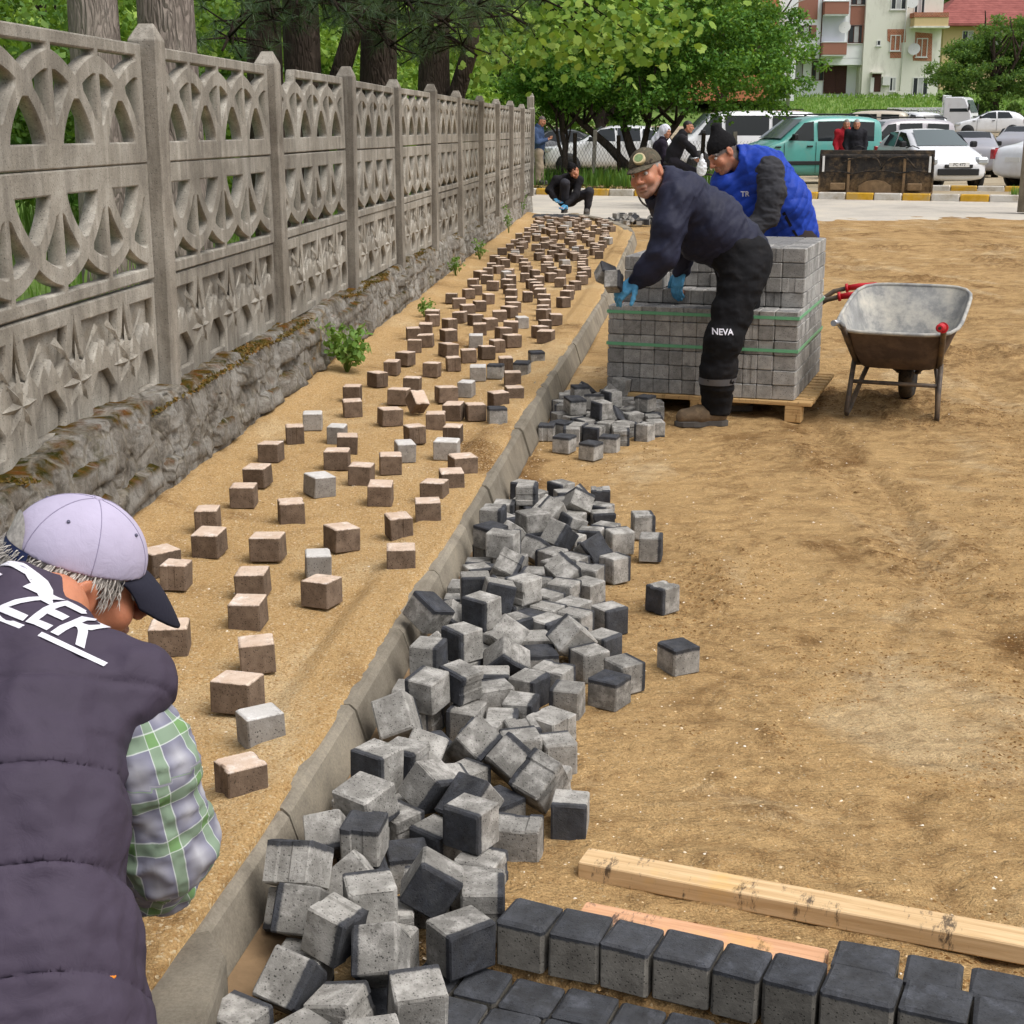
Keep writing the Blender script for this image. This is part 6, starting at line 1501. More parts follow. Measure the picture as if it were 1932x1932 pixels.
car('panel_van', 'grey passenger van with roof rails parked behind the white hatchback', place(1672, 47), R(196), P_GREYV, VAN, 4.0, 1.70, (1.32, -1.28), .31, V_WIN, (1.06, 1.20, .40, 1.70, .70, .60), (-2.02, 1.15, -1.93, 1.66, .62, .58), None, ((.98, .3, 1.10), (.04, .3, 1.12), (-.9, .3, 1.12)), True, 'parked cars', (.3, -1.75, 1.80), None, 'van')
car('saloon_car', 'silver saloon seen from behind between the white hatchback and the white saloon', place(1832, 49.5), R(76), P_SILVER, SEDAN, 4.4, 1.72, (1.35, -1.3), .30, S_WIN, (.95, 1.0, .22, 1.40, .66, .55), (-1.42, 1.07, -.84, 1.40, .62, .55), None, ((.78, .3, .96), (-.28, .3, .98)))
car('saloon_car', 'white saloon parked beside the concrete utility pole', place(2040, 38.8), R(25), P_WHITE, SEDAN, 4.4, 1.74, (1.35, -1.3), .31, S_WIN, (.95, 1.0, .22, 1.40, .66, .55), (-1.42, 1.07, -.84, 1.40, .62, .55), None, ((.78, .3, .96), (-.28, .3, .98)))
car('saloon_car', 'silver saloon half hidden behind the white saloon by the pole', place(1938, 56), R(60), P_SILVER, SEDAN, 4.4, 1.74, (1.35, -1.3), .31, S_WIN, (.95, 1.0, .22, 1.40, .66, .55), (-1.42, 1.07, -.84, 1.40, .62, .55))
car('panel_van', 'beige van with dark rear window among the white cars', place(1622, 66), R(160), P_BEIGE, VAN, 4.0, 1.70, (1.32, -1.28), .31, V_WIN, (1.06, 1.20, .40, 1.70, .70, .60), (-2.02, 1.12, -1.93, 1.68, .70, .64), None, (), True, 'parked cars', (.3, -1.75, 1.80), None, 'van')
car('sport_utility_car', 'white off road car parked next to the beige van', place(1672, 74), R(120), P_WHITE, SUV, 4.2, 1.80, (1.32, -1.32), .34, U_WIN, (.92, 1.14, .28, 1.58, .68, .56), (-2.06, 1.14, -1.82, 1.46, .62, .56), None, (), True, 'parked cars', (.2, -1.5, 1.63))
car('sport_utility_car', 'white off road car parked in front of the pickup truck', place(1714, 73), R(112), P_WHITE, SUV, 4.2, 1.80, (1.32, -1.32), .34, U_WIN, (.92, 1.14, .28, 1.58, .68, .56), (-2.06, 1.14, -1.82, 1.46, .62, .56), None, (), True, 'parked cars', (.2, -1.5, 1.63))
car('hatchback', 'white hatchback standing on the grass beside the pickup truck', place(1866, 88), R(165), P_WHITE, HATCH, 3.9, 1.68, (1.22, -1.25), .30, H_WIN, (.90, 1.02, .16, 1.40, .66, .54), (-1.86, 1.06, -1.60, 1.34, .6, .5), None, ((.72, .3, .98), (-.36, .3, 1.0)))
car('sport_utility_car', 'dark red off road car parked below the grass bank', place(1460, 78), R(170), P_RED, SUV, 4.2, 1.80, (1.32, -1.32), .34, U_WIN, (.92, 1.14, .28, 1.58, .68, .56), (-2.06, 1.14, -1.82, 1.46, .62, .56), None, (), True, 'parked cars', (.2, -1.5, 1.63))
MINI = [(2.6, .34, .75, .82, .84, 0), (2.5, .26, .9, 1.0, .94, 0), (2.1, .24, 1.1, 1.2, 1, 0), (1.9, .24, 1.15, 1.3, 1, 2), (1.3, .24, 1.2, 1.95, 1, 2), (.8, .24, 1.2, 2.05, 1, 2), (-1.2, .24, 1.2, 2.06, 1, 2), (-2.4, .26, 1.2, 2.03, .99, 2), (-2.58, .34, 1.1, 1.9, .95, 2)]
M_WIN = [[(1.75, 1.26), (1.28, 1.86), (.95, 1.9), (.92, 1.24)], [(.80, 1.24), (.82, 1.90), (-.7, 1.90), (-.7, 1.24)], [(-.82, 1.24), (-.82, 1.9), (-2.3, 1.88), (-2.3, 1.24)]]
car('minibus', 'white minibus with dark windows parked behind the round tree', place(1400, 52), R(186), P_WHITE, MINI, 5.2, 1.9, (1.7, -1.6), .34, M_WIN, (1.95, 1.30, 1.28, 1.95, .78, .70), (-2.58, 1.25, -2.48, 1.9, .7, .66), None, (), True, 'parked cars', None, None, 'minibus')
car('sport_utility_car', 'white off road car parked behind the left side of the round tree', place(1150, 50), R(175), P_WHITE, SUV, 4.2, 1.80, (1.32, -1.32), .34, U_WIN, (.92, 1.14, .28, 1.58, .68, .56), (-2.06, 1.14, -1.82, 1.46, .62, .56))
car('saloon_car', 'pale silver saloon parked behind the weeds near the fence end', place(1045, 53), R(182), P_SILVER, SEDAN, 4.4, 1.74, (1.35, -1.3), .31, S_WIN, (.95, 1.0, .22, 1.40, .66, .55), (-1.42, 1.07, -.84, 1.40, .62, .55))
# small pickup truck with crate sides
def pickup(loc, ang):
    root = empty('pickup_truck', loc, ang, 'white cab over pickup truck with patterned white crate sides', 'truck', None)
    cab = MB(); prof = [(2.75, .45), (2.78, .85), (2.72, 1.20), (2.35, 2.05), (2.15, 2.15), (1.15, 2.15), (1.1, 2.05), (1.1, .45)]
    n = len(prof); vs = []
    for y, k in ((-.86, .94), (-.82, 1), (.82, 1), (.86, .94)):
        vs += [(1.9+(x-1.9)*k, y, 1.25+(z-1.25)*k) for x, z in prof]
    fs = [tuple(range(n)), tuple(range(4*n-1, 3*n-1, -1))] + [(r*n+(k+1) % n, r*n+k, (r+1)*n+k, (r+1)*n+(k+1) % n) for r in range(3) for k in range(n)]
    b = cab.add(vs, fs).build('cab', P_WHITE, root); bm = bmesh.new(); bm.from_mesh(b.data); bmesh.ops.recalc_face_normals(bm, faces=bm.faces); bm.to_mesh(b.data); bm.free()
    o = MB().add([(2.73, -.74, 1.25), (2.73, .74, 1.25), (2.40, .66, 1.98), (2.40, -.66, 1.98)], [(0, 1, 2, 3)]).build('windscreen', M_GLASSL, b, (.012, 0, .004))
    for s in (-1, 1):
        q = [(2.58, s*.866, 1.28), (2.26, s*.846, 1.95), (1.45, s*.846, 1.95), (1.45, s*.866, 1.28)]
        MB().add(q, [(0, 1, 2, 3) if s > 0 else (3, 2, 1, 0)]).build('side_window', M_GLASS, b); MB().cbox((2.6, s*1.0-.07, 1.35), (2.68, s*1.0+.07, 1.75), .02).build('mirror', M_TRIM, b)
        MB().cbox((2.70, s*.62-.16, .86), (2.80, s*.62+.16, 1.02), .02).build('headlight', M_LAMP, b)
        for x in (2.0, -1.3): wheel(root, x, s*.76, .36, s)
    MB().cbox((2.70, -.80, .42), (2.86, .80, .66), .03).build('bumper', P_WHITE, b); MB().cbox((2.72, -.42, .90), (2.785, .42, 1.04), .01).build('grille', M_TRIM, b)
    MB().cbox((-2.4, -.84, .72), (1.0, .84, .86), .02).build('flat_bed', P_WHITE, root); MB().cbox((-2.3, -.35, .45), (1.9, .35, .71), .02).build('chassis', M_TRIM, root)
    for s in (-1, 1):
        mb = MB(); y = s*.83
        for z in (.90, 1.18, 1.5): mb.cbox((-2.4, y-.02, z), (1.0, y+.02, z+.05), .006)
        for k in range(17): x = -2.4+k*.2075; mb.cbox((x, y-.018, .86), (x+.04, y+.018, 1.52), .006)
        for k in range(16):
            x = -2.38+k*.2075; a = 1 if k % 2 else -1
            mb.tube([(x, y, 1.23 if a > 0 else 1.5), (x+.22, y, 1.5 if a > 0 else 1.23)], .018, 4)
        mb.build('crate_side', P_WHITE, root)
    mb = MB()
    for k in range(7): mb.cbox((.98, -.84+k*.27, .86), (1.02, -.80+k*.27, 2.25), .006)
    mb.cbox((.975, -.85, 2.2), (1.025, .85, 2.27), .008); mb.build('headboard', P_WHITE, root)
pickup(place(1752, 93), R(-32))

# ================================================================ loader bucket standing at the road edge
def bucket():
    a, b = A_(1550, 362, 34.2), A_(1752, 366, 33.6); z0 = float(zpark(34))-.0; mid = (a+b)/2; d = nrm_((b-a)*np.array((1, 1, 0)))
    root = empty('loader_bucket', (mid[0], mid[1], z0), math.atan2(d[1], d[0]), 'muddy black steel loader bucket standing on its edge by the kerb', 'loader bucket')
    t = NT('muddy_steel'); c = t.co('Object'); z = t.sep(c)[2]
    k = t.ramp(t.noise(c, 5, 6, .7), [(.35, srgb(38,36,36)), (.6, srgb(62,58,54))])
    mud = t.math('ADD', t.ramp(z, [(.0, .55), (.55, .0)]), t.math('MULTIPLY_ADD', t.noise(c, 4, 6, .75), 1.6, -.72)); k = t.mix(t.ramp(mud, [(.1, 0.), (.5, 1.)]), k, t.ramp(t.noise(c, 14, 5), [(.3, srgb(96,76,54)), (.7, srgb(150,126,94))]))
    M = t.out(k, .7, t.bump(t.noise(c, 30, 5, .7), .5, .01), .3)
    M_MUD = simple('dry_mud', srgb(128,106,80), .95, .35, 8, .5, 30, .01)
    w = 1.23; h = .95; sec = [(.0, 0.0), (-.02, .5), (.03, .80), (.14, .93), (.30, .95)]      # back sheet, curling away at the top
    vs = [(x, y, z_) for x in (-w, w) for y, z_ in sec] + [(x, y+.03, z_-.012) for x in (-w, w) for y, z_ in sec]; n = len(sec)
    fs = [(i, i+1, n+i+1, n+i) for i in range(n-1)] + [(2*n+n+i, 2*n+n+i+1, 2*n+i+1, 2*n+i) for i in range(n-1)]
    MB().add(vs, fs).build('back_sheet', M, root)
    MB().cbox((-w, .0, -.0), (w, .62, .03), .008).build('floor_plate', M, root)
    for s in (-1, 1):
        pl = [(-.05, 0), (.66, 0), (.70, .08), (.42, .97), (.30, .985), (.10, .95), (-.03, .80), (-.06, .5)]
        mb = MB(); x0_, x1_ = (w, w+.035) if s > 0 else (-w-.035, -w); mb.add([(x0_, y, z_) for y, z_ in pl]+[(x1_, y, z_) for y, z_ in pl], [tuple(range(8)), tuple(range(15, 7, -1))]+[(k, 8+k, 8+(k+1) % 8, (k+1) % 8) for k in range(8)])
        o = mb.build('side_plate', M, root); bm = bmesh.new(); bm.from_mesh(o.data); bmesh.ops.recalc_face_normals(bm, faces=bm.faces); bm.to_mesh(o.data); bm.free()
        MB().cbox((s*(w-.06)-.025, -.08, .50), (s*(w-.06)+.025, -.052, .85), .006).build('marker_plate', M_PLATE, o)
    MB().cbox((-w-.02, -.075, .90), (w+.02, .05, .985), .01).build('top_rail', M, root); MB().cbox((-w, -.07, .0), (w, -.035, .07), .01).build('bottom_rail', M_MUD, root)
    for x in (-.60, .62):
        MB().cbox((x-.03, -.13, .02), (x+.03, -.045, .80), .008).build('rib', M_MUD, root)
    for x0_, x1_ in ((-1.0, -.66), (.70, 1.02)):
        MB().cbox((x0_, -.20, .10), (x1_, -.045, .26), .02).build('mounting_hook', M_MUD, root)
    mb = MB(); pl = [(-.36, .03), (-.36, .20), (-.20, .30), (.0, .335), (.20, .30), (.36, .20), (.36, .03)]
    mb.add([(x, -.16, z_) for x, z_ in pl]+[(x, -.05, z_) for x, z_ in pl], [tuple(range(7)), tuple(range(13, 6, -1))]+[(k, 7+k, 7+(k+1) % 7, (k+1) % 7) for k in range(7)])
    o = mb.build('lug_plate', M_MUD, root); bm = bmesh.new(); bm.from_mesh(o.data); bmesh.ops.recalc_face_normals(bm, faces=bm.faces); bm.to_mesh(o.data); bm.free()
    for pts in ([(-1.1, -.10, .50), (-.5, -.14, .46), (.0, -.12, .52), (.5, -.14, .48), (1.1, -.10, .52)], [(-.75, -.10, .70), (-.4, -.15, .82), (.0, -.12, .80), (.1, -.13, .62)], [(.1, -.12, .55), (.3, -.15, .80), (.6, -.15, .84), (.85, -.12, .60)]):
        q = []
        for i in range(len(pts)-1):
            for k in range(5): q.append(Vector(pts[i]).lerp(Vector(pts[i+1]), k/5)+Vector((0, 0, .02*math.sin(k/5*math.pi))))
        MB().tube(q+[Vector(pts[-1])], .017, 7).build('hose', M_TYRE, root)
    for x, L in ((-.55, .3), (.62, .3)): MB().tube([(x, -.02, 1.03), (x+L*.5, -.02, 1.08), (x+L, -.02, 1.02)], .012, 6).build('wire_handle', M_TRIM, root)
    return root
bucket()

# ================================================================ bicycle, rider and woman with the white scarf
def bike_group():
    Yb = 30.2; zb_ = float(zroad(Yb))+.012; xr = W_(1238, Yb); root = empty('bicycle', (xr, Yb, zb_), R(-4), 'old dark bicycle crossing the road', 'bicycle')
    mr = Matrix.Rotation(math.pi/2, 4, 'X'); r = .335
    for x in (0, 1.05):
        T_ = Matrix.Translation((x, 0, r)) @ mr; q = [Vector((x+math.cos(a)*r, 0, r+math.sin(a)*r)) for a in np.linspace(0, 2*math.pi, 33)]
        t = MB().tube(q, .02, 8, False).build('wheel', M_TYRE, root); mb = MB()
        for k in range(12): a = k*math.pi/6; mb.tube([(x, 0, r), (x+math.cos(a)*(r-.02), 0, r+math.sin(a)*(r-.02))], .003, 4)
        mb.tube([(x, -.05, r), (x, .05, r)], .02, 8); mb.build('spokes', M_STEEL, t)
    fr = MB()
    for a, b in (((0, 0, r), (.42, 0, .29)), ((0, 0, r), (.30, 0, .78)), ((.42, 0, .29), (.30, 0, .80)), ((.42, 0, .29), (.86, 0, .72)), ((.31, 0, .76), (.86, 0, .80)), ((.85, 0, .88), (.88, 0, .68)), ((.88, 0, .68), (1.05, 0, r))): fr.tube([a, b], .017, 7)
    fr.build('frame', simple('bike_paint', (.03, .03, .04), .4, .2, 10, 0), root)
    MB().cbox((.16, -.08, .86), (.42, .08, .93), .03).build('saddle', M_TRIM, root); MB().tube([(.30, 0, .78), (.30, 0, .88)], .013, 7).build('seat_post', M_STEEL, root)
    MB().tube([(.70, -.28, .98), (.84, -.24, 1.0), (.86, 0, .98), (.84, .24, 1.0), (.70, .28, .98)], .013, 8).build('handlebar', M_STEEL, root)
    # rider
    X0 = xr+.38; Y_ = Yb; z0 = zb_
    figure('dark haired man in black jacket riding the bicycle', (X0, Y_, z0), (X0+.26, Y_, z0+1.60), (.95, -.25, -.10), (.15, 0, 1), [(X0+.16, Y_, z0+1.46), (X0+.10, Y_, z0+1.30), (X0, Y_, z0+1.10), (X0-.06, Y_, z0+.96)],
           [[(X0+.12, Y_-.19, z0+1.36), (X0+.34, Y_-.24, z0+1.16), (X0+.42, Y_-.24, z0+1.02)], [(X0+.12, Y_+.19, z0+1.36), (X0+.34, Y_+.24, z0+1.16), (X0+.42, Y_+.24, z0+1.02)]],
           [[(X0-.02, Y_-.10, z0+.92), (X0+.36, Y_-.12, z0+.74), (X0+.16, Y_-.12, z0+.36)], [(X0-.02, Y_+.10, z0+.92), (X0+.30, Y_+.12, z0+.62), (X0+.10, Y_+.12, z0+.22)]], M_BLACKCLOTH, m_fabric('dark_trousers', srgb(36,34,40), .9, .2), 1.0, None, .016, hair=(.015, .012, .012))
    # carrier bag on the handlebar
    S = Sdf(.03); c0 = np.array((X0+.52, Y_-.28, z0+.80)); S.ell(c0, (.10, .07, .16)); S.cone(c0+np.array((0, 0, .1)), c0+np.array((0, 0, .26)), .05, .018); V, F = S.mesh(.012); V = cloth(V, F, .02, 14, 3)
    tag(part('carrier_bag', V, F, m_fabric('white_plastic', srgb(214,216,218), .4, .06), None, c0), 'white plastic carrier bag hanging from the handlebar of the bicycle', 'bag')
    # woman walking
    Yw = 31.3; xw_ = W_(1247, Yw); zw = float(zroad(Yw))
    P = figure('woman in long dark coat and flowing white headscarf walking beside the bicycle', (xw_, Yw, zw), (xw_+.10, Yw-.02, zw+1.50), (.8, -.55, -.1), (0, 0, 1), [(xw_+.04, Yw, zw+1.36), (xw_, Yw, zw+1.2), (xw_, Yw, zw+.95), (xw_, Yw, zw+.7)],
           [[(xw_+.02, Yw-.18, zw+1.26), (xw_+.06, Yw-.24, zw+1.0), (xw_+.14, Yw-.24, zw+.78)], [(xw_+.02, Yw+.18, zw+1.26), (xw_+.06, Yw+.24, zw+1.0), (xw_+.14, Yw+.24, zw+.78)]],
           [[(xw_, Yw-.09, zw+.78), (xw_+.05, Yw-.09, zw+.45), (xw_-.02, Yw-.09, zw+.09)], [(xw_, Yw+.09, zw+.78), (xw_+.1, Yw+.09, zw+.45), (xw_+.16, Yw+.09, zw+.09)]], m_fabric('dark_coat', srgb(34,28,40), .9, .2), M_BLACKCLOTH, 1.0, None, .016, rt=(.09, .15, .17, .19), rl=(.12, .10, .07))
    o_ = np.array((xw_, Yw, zw)); hcw = np.array((xw_+.10, Yw-.02, zw+1.50)); S = Sdf(.04); Mw = rotm((.8, -.55, -.1), (0, 0, 1)); Tw = lambda x, y, z: hcw+Mw@np.array((x, y, z))
    S.ell(Tw(0, -.03, .04), (.10, .115, .105), Mw); S.cone(Tw(0, -.06, -.02), Tw(-.02, -.16, -.22), .10, .15); S.cone(Tw(0, -.14, -.16), Tw(-.05, -.26, -.42), .11, .06); S.ell(Tw(0, .10, -.02), (.062, .10, .09), Mw, .01, 'sub')
    V, F = S.mesh(.014); V = cloth(V, F, .03, 12, 7, (0, 0, 1), 3); part('headscarf', V, F, m_fabric('white_scarf', srgb(206,206,216), .8, .1, 100, .2), P, o_)
bike_group()
# ================================================================ main road, far kerb, parking ground, bank
def yk(x): return 36.5 - .377*np.asarray(x)
def sheet_obj(name, X, Y, Z, mat, kind='structure'):
    nr, nc = X.shape; return tag(obj(name, mesh_np(name, np.stack([X, Y, Z], -1).reshape(-1, 3), grid_faces(nr, nc), True), mat), kind=kind)
def m_ground(name, stops, scale, bump=.4, co='World', sc2=30):
    t = NT(name); c = t.co(co); k = t.ramp(t.noise(c, scale, 7, .68, .3), stops); k = t.mix(.4, k, t.ramp(t.noise(c, sc2, 5, .75), [(.3, .5), (.65, 1.)]), 'MULTIPLY')
    return t.out(k, .93, t.bump(t.noise(c, sc2*1.5, 5, .75), bump, .02), spec=.15)
M_ROAD = m_ground('dusty_asphalt', [(.3, srgb(170,163,153)), (.5, srgb(190,183,172)), (.7, srgb(204,194,176))], .8, .25, sc2=40)
xs = np.linspace(-60, 90, 90); v = np.linspace(0, 1, 14)
X = np.repeat(xs[None], 14, 0); Y = 26.6+v[:, None]*(yk(xs)[None]-26.6); Z = np.interp(v, [0, .05, 1], [.035, .06, .095])[:, None]+0*X
sheet_obj('main_road', X, Y, Z, M_ROAD)
M_LOT = m_ground('gravel_lot', [(.3, srgb(128,114,92)), (.5, srgb(164,150,126)), (.7, srgb(184,172,150))], .5, .4, sc2=14)
M_TURF = m_ground('turf', [(.3, srgb(74,94,46)), (.5, srgb(102,128,62)), (.7, srgb(130,150,84))], .9, .6, sc2=10)
v = np.linspace(0, 1, 60)**1.6; X = np.repeat(xs[None], 60, 0); Y = yk(xs)[None]+.26+v[:, None]*(104-yk(xs)[None]); Z = zpark(Y)+.03*fbm(X*.4, Y*.4, seed=71)*np.clip((Y-38)/10, 0, 1)
sheet_obj('parking_ground', X, Y, Z, M_LOT)
xs2 = np.linspace(-160, 220, 120); ys2 = np.linspace(99, 330, 60); X, Y = np.meshgrid(xs2, ys2); Z = zpark(Y)+.35*fbm(X*.06, Y*.08, seed=73)-.12
Z += np.clip((Y-165)/150, 0, 1)**1.2*38
sheet_obj('grass_bank', X, Y, Z, M_TURF)
# green verge in front of the parked cars
xs3 = np.linspace(-40, 6.6, 60); v = np.linspace(0, 1, 14); X = np.repeat(xs3[None], 14, 0); Y = yk(xs3)[None]+.3+v[:, None]*6.5; Z = zpark(Y)+.03+.05*fbm(X*1.2, Y*1.2, seed=75)*np.minimum(1, v*8)[:, None]
sheet_obj('verge', X, Y, Z, m_ground('verge_soil', [(.3, srgb(74,66,40)), (.5, srgb(96,104,48)), (.72, srgb(128,108,70))], 1.6, .6, sc2=12))
xg = np.linspace(-60, 0, 70); yg = np.linspace(2, 70, 50); X, Y = np.meshgrid(xg, yg); X = X+np.interp(Y, [2, 28, 70], [xf(2)-.16, xf(28)-.16, xf(28)-.16]); Z = .42+.10*fbm(X*.5, Y*.5, seed=77)+0*X
sheet_obj('garden_ground', X, Y, Z, M_TURF)
# yellow and white kerb stones along the far side
M_KY = simple('kerb_yellow', srgb(206,160,46), .8, .2, 6, .3, 30, .01, co='World', dirt=srgb(170,150,110)); M_KW = simple('kerb_white', srgb(206,202,194), .8, .12, 6, .3, 30, .01, co='World', dirt=srgb(160,148,128))
fk = empty('far_kerb', (0, 36.5, .09), kind='structure'); d = Vector((1, -.377, 0)).normalized(); ang = math.atan2(d.y, d.x)
ky_me = MB().cbox((0, 0, -.1), (.60, .18, .16), .02).mesh('kerb_stone'); kw_me = ky_me.copy(); ky_me.materials.append(M_KY); kw_me.materials.append(M_KW)
for k in range(-6, 26):
    o = obj('kerb_stone', ky_me if k % 2 else kw_me, None, fk, (d.x*k*.62, d.y*k*.62, random.uniform(-.008, .008)), (random.gauss(0, .006), 0, ang+random.gauss(0, .006)))
fk2 = empty('lot_kerb', (10.0, 36.0, .2), kind='structure')
for k in range(8): obj('kerb_stone', ky_me if k % 2 else kw_me, None, fk2, (d.x*k*.62, d.y*k*.62+.2, -.04), (0, 0, ang))

# ================================================================ buildings (metres, facade on a plane facing the road)
def bp(xz, yz, Y):                                     # a point of the enlarged photo corner on the facade plane
    return atY((1498+xz/3.5127)/1.06, (yz/3.5127)/1.06, Y)
def m_plaster(name, col, stain, amt=.5, scale=.5):
    t = NT(name); c = t.co('World'); mp = t.new('Mapping'); mp.inputs['Scale'].default_value = (1, 1, .35); t.link(c, mp.inputs['Vector'])
    k = t.mix(t.ramp(t.noise(mp.outputs[0], scale, 7, .7), [(.5, 0.), (.72, amt)]), col, stain); k = t.mix(t.ramp(t.noise(c, 3, 5, .7), [(.6, 0.), (.8, amt*.4)]), k, stain)
    return t.out(k, .92, t.bump(t.noise(c, 12, 4), .15, .02), spec=.1)
PL_W = m_plaster('white_plaster', srgb(236,238,242), srgb(206,208,212), .3); PL_C = m_plaster('cream_plaster', srgb(224,222,212), srgb(164,160,148), .65, .8); PL_B = m_plaster('brown_plaster', srgb(158,112,98), srgb(130,92,82), .3)
PL_Y = m_plaster('yellow_plaster', srgb(206,184,140), srgb(170,150,112), .3); PL_S = m_plaster('salmon_plaster', srgb(190,122,92), srgb(160,102,80), .3)
M_PANE = NT('window_pane').out((.03, .035, .04), .12, None, 0, .5); M_CURT = simple('net_curtain', srgb(176,176,178), .9, .15, 1.2, .2, 10, co='World'); M_FRW = simple('white_frame', srgb(214,214,212), .6, .05, 4, 0); M_FRB = simple('brown_frame', srgb(74,44,38), .6, .15, 6, .1)
def m_brick():
    t = NT('bare_brick'); b = t.new('TexBrick'); c = t.co('World'); sp_ = t.new('SeparateXYZ'); cb = t.new('CombineXYZ'); t.link(c, sp_.inputs[0]); t.link(sp_.outputs[0], cb.inputs[0]); t.link(sp_.outputs[2], cb.inputs[1]); t.link(cb.outputs[0], b.inputs['Vector'])
    b.inputs['Scale'].default_value = 2.2; b.inputs['Color1'].default_value = srgb(150,82,58); b.inputs['Color2'].default_value = srgb(176,104,74); b.inputs['Mortar'].default_value = srgb(190,176,158); b.inputs['Mortar Size'].default_value = .02
    return t.out(b.outputs['Color'], .92, t.bump(b.outputs['Fac'], .4, .02), spec=.1)
M_BRICKW = m_brick()
def slab(name, xz0, yz0, xz1, yz1, Y, d0, d1, mat, parent, o0):
    """box on a facade: photo rectangle, from d0 in front (negative) to d1 behind the plane"""
    a, b = bp(xz0, yz0, Y), bp(xz1, yz1, Y); lo = (min(a.x, b.x)-o0.x, Y+d0-o0.y, min(a.z, b.z)-o0.z); hi = (max(a.x, b.x)-o0.x, Y+d1-o0.y, max(a.z, b.z)-o0.z)
    return MB().box(lo, hi).build(name, mat, parent)
def window(xz0, yz0, xz1, yz1, Y, parent, o0, fr, div=2, curtain=True, proud=-.06):
    a, b = bp(xz0, yz0, Y), bp(xz1, yz1, Y); x0, x1, z0, z1 = min(a.x, b.x)-o0.x, max(a.x, b.x)-o0.x, min(a.z, b.z)-o0.z, max(a.z, b.z)-o0.z; y = Y-o0.y; t = .075
    mb = MB(); mb.box((x0, y+proud, z0), (x0+t, y+.05, z1)); mb.box((x1-t, y+proud, z0), (x1, y+.05, z1)); mb.box((x0+t, y+proud, z1-t), (x1-t, y+.05, z1)); mb.box((x0+t, y+proud, z0), (x1-t, y+.05, z0+t))
    for k in range(1, div): xm = x0+(x1-x0)*k/div; mb.box((xm-t*.5, y+proud+.004, z0+t), (xm+t*.5, y+.05, z1-t))
    w = mb.build('window', fr, parent)
    for k in range(div):
        xa, xb = x0+(x1-x0)*k/div+t*.5, x0+(x1-x0)*(k+1)/div-t*.5
        MB().box((xa, y-.022, z0+t), (xb, y-.008, z1-t)).build('pane', M_CURT if (curtain and k == (div-1 if div < 3 else 1)) else M_PANE, w)
    MB().box((x0-.08, y+proud-.06, z0-.07), (x1+.08, y+.04, z0-.002)).build('sill', M_FRW, w)
    return w
def dish(p, parent, r=.42):
    q = Vector((-.4, -.8, .35)).to_track_quat('Z', 'Y').to_matrix().to_4x4()
    o = MB().lathe([(.01, -.10), (r*.5, -.065), (r*.85, -.02), (r, .01)], 20, Matrix.Translation(p) @ q).build('satellite_dish', M_FRW, parent); o.data.materials[0].use_backface_culling = False
    MB().tube([p, p+Vector((-.25, .1, -.35)), p+Vector((-.3, .35, -.4))], .025, 6).build('dish_arm', M_TRIM, o)
YA = 140.0
# white apartment house with brown bays
o0 = bp(560, 655, YA); A = empty('apartment_house', o0, 0, 'white apartment house with brown bay panels, brown balconies and garage door', 'building')
slab('ground_floor', 250, 420, 790, 700, YA, .9, 11, PL_W, A, o0); slab('upper_floors', 235, -900, 868, 412, YA, -.55, 12, PL_W, A, o0); slab('upper_underside', 540, 410, 868, 458, YA, -.55, 11.5, PL_W, A, o0); 
slab('side_wing', 30, -900, 232, 690, YA, 1.2, 12, PL_W, A, o0)
for r in ((345, -260, 470, 140), (722, -70, 828, -12), (707, 36, 826, 178)): slab('brown_panel', *r, YA, -.60, -.552, PL_B, A, o0)
for r in ((340, 178, 462, 268), (700, 178, 808, 304), (720, -12, 826, 34), (345, -420, 462, -330)): window(*r, YA-.55, A, o0, M_FRB, 3)
slab('brown_reveal', 785, 180, 808, 300, YA, -.62, -.556, PL_B, A, o0); slab('brown_reveal', 430, 180, 462, 266, YA, -.62, -.556, PL_B, A, o0)
slab('loggia_shade_sheet', 512, 112, 660, 304, YA, -.558, -.551, m_plaster('shaded_loggia_plaster', srgb(196,199,206), srgb(176,178,184), .2), A, o0)
for r in ((508, 22, 670, 108), (494, 306, 655, 390)):
    b = slab('balcony', *r, YA, -1.75, -.556, PL_B, A, o0); slab('balcony_cap', r[0]-3, r[1]-6, r[2]+3, r[1]-.5, YA, -1.8, -.556, PL_W, b, o0); slab('balcony_floor', r[0], r[3]+.5, r[2], r[3]+9, YA, -1.7, -.556, PL_W, b, o0)
g = slab('garage_door', 543, 452, 692, 656, YA, .78, .896, M_FRB, A, o0)
for k in range(14): slab('door_slat', 546, 462+k*13.6, 612, 472+k*13.6, YA, .72, .776, M_FRB, g, o0); slab('door_slat', 622, 462+k*13.6, 688, 472+k*13.6, YA, .72, .776, M_FRB, g, o0)
window(443, 430, 520, 566, YA+.9, A, o0, M_FRB, 3); window(250, 430, 375, 555, YA+.9, A, o0, M_FRB, 2)
a, b = bp(497, 430, YA-.7), bp(512, -60, YA-.7); MB().tube([a-o0, Vector((a.x, a.y, b.z+1))-o0], .06, 8).build('rain_pipe', M_FRB, A)
dish(bp(672, 192, YA-1.1)-o0, A, .55)
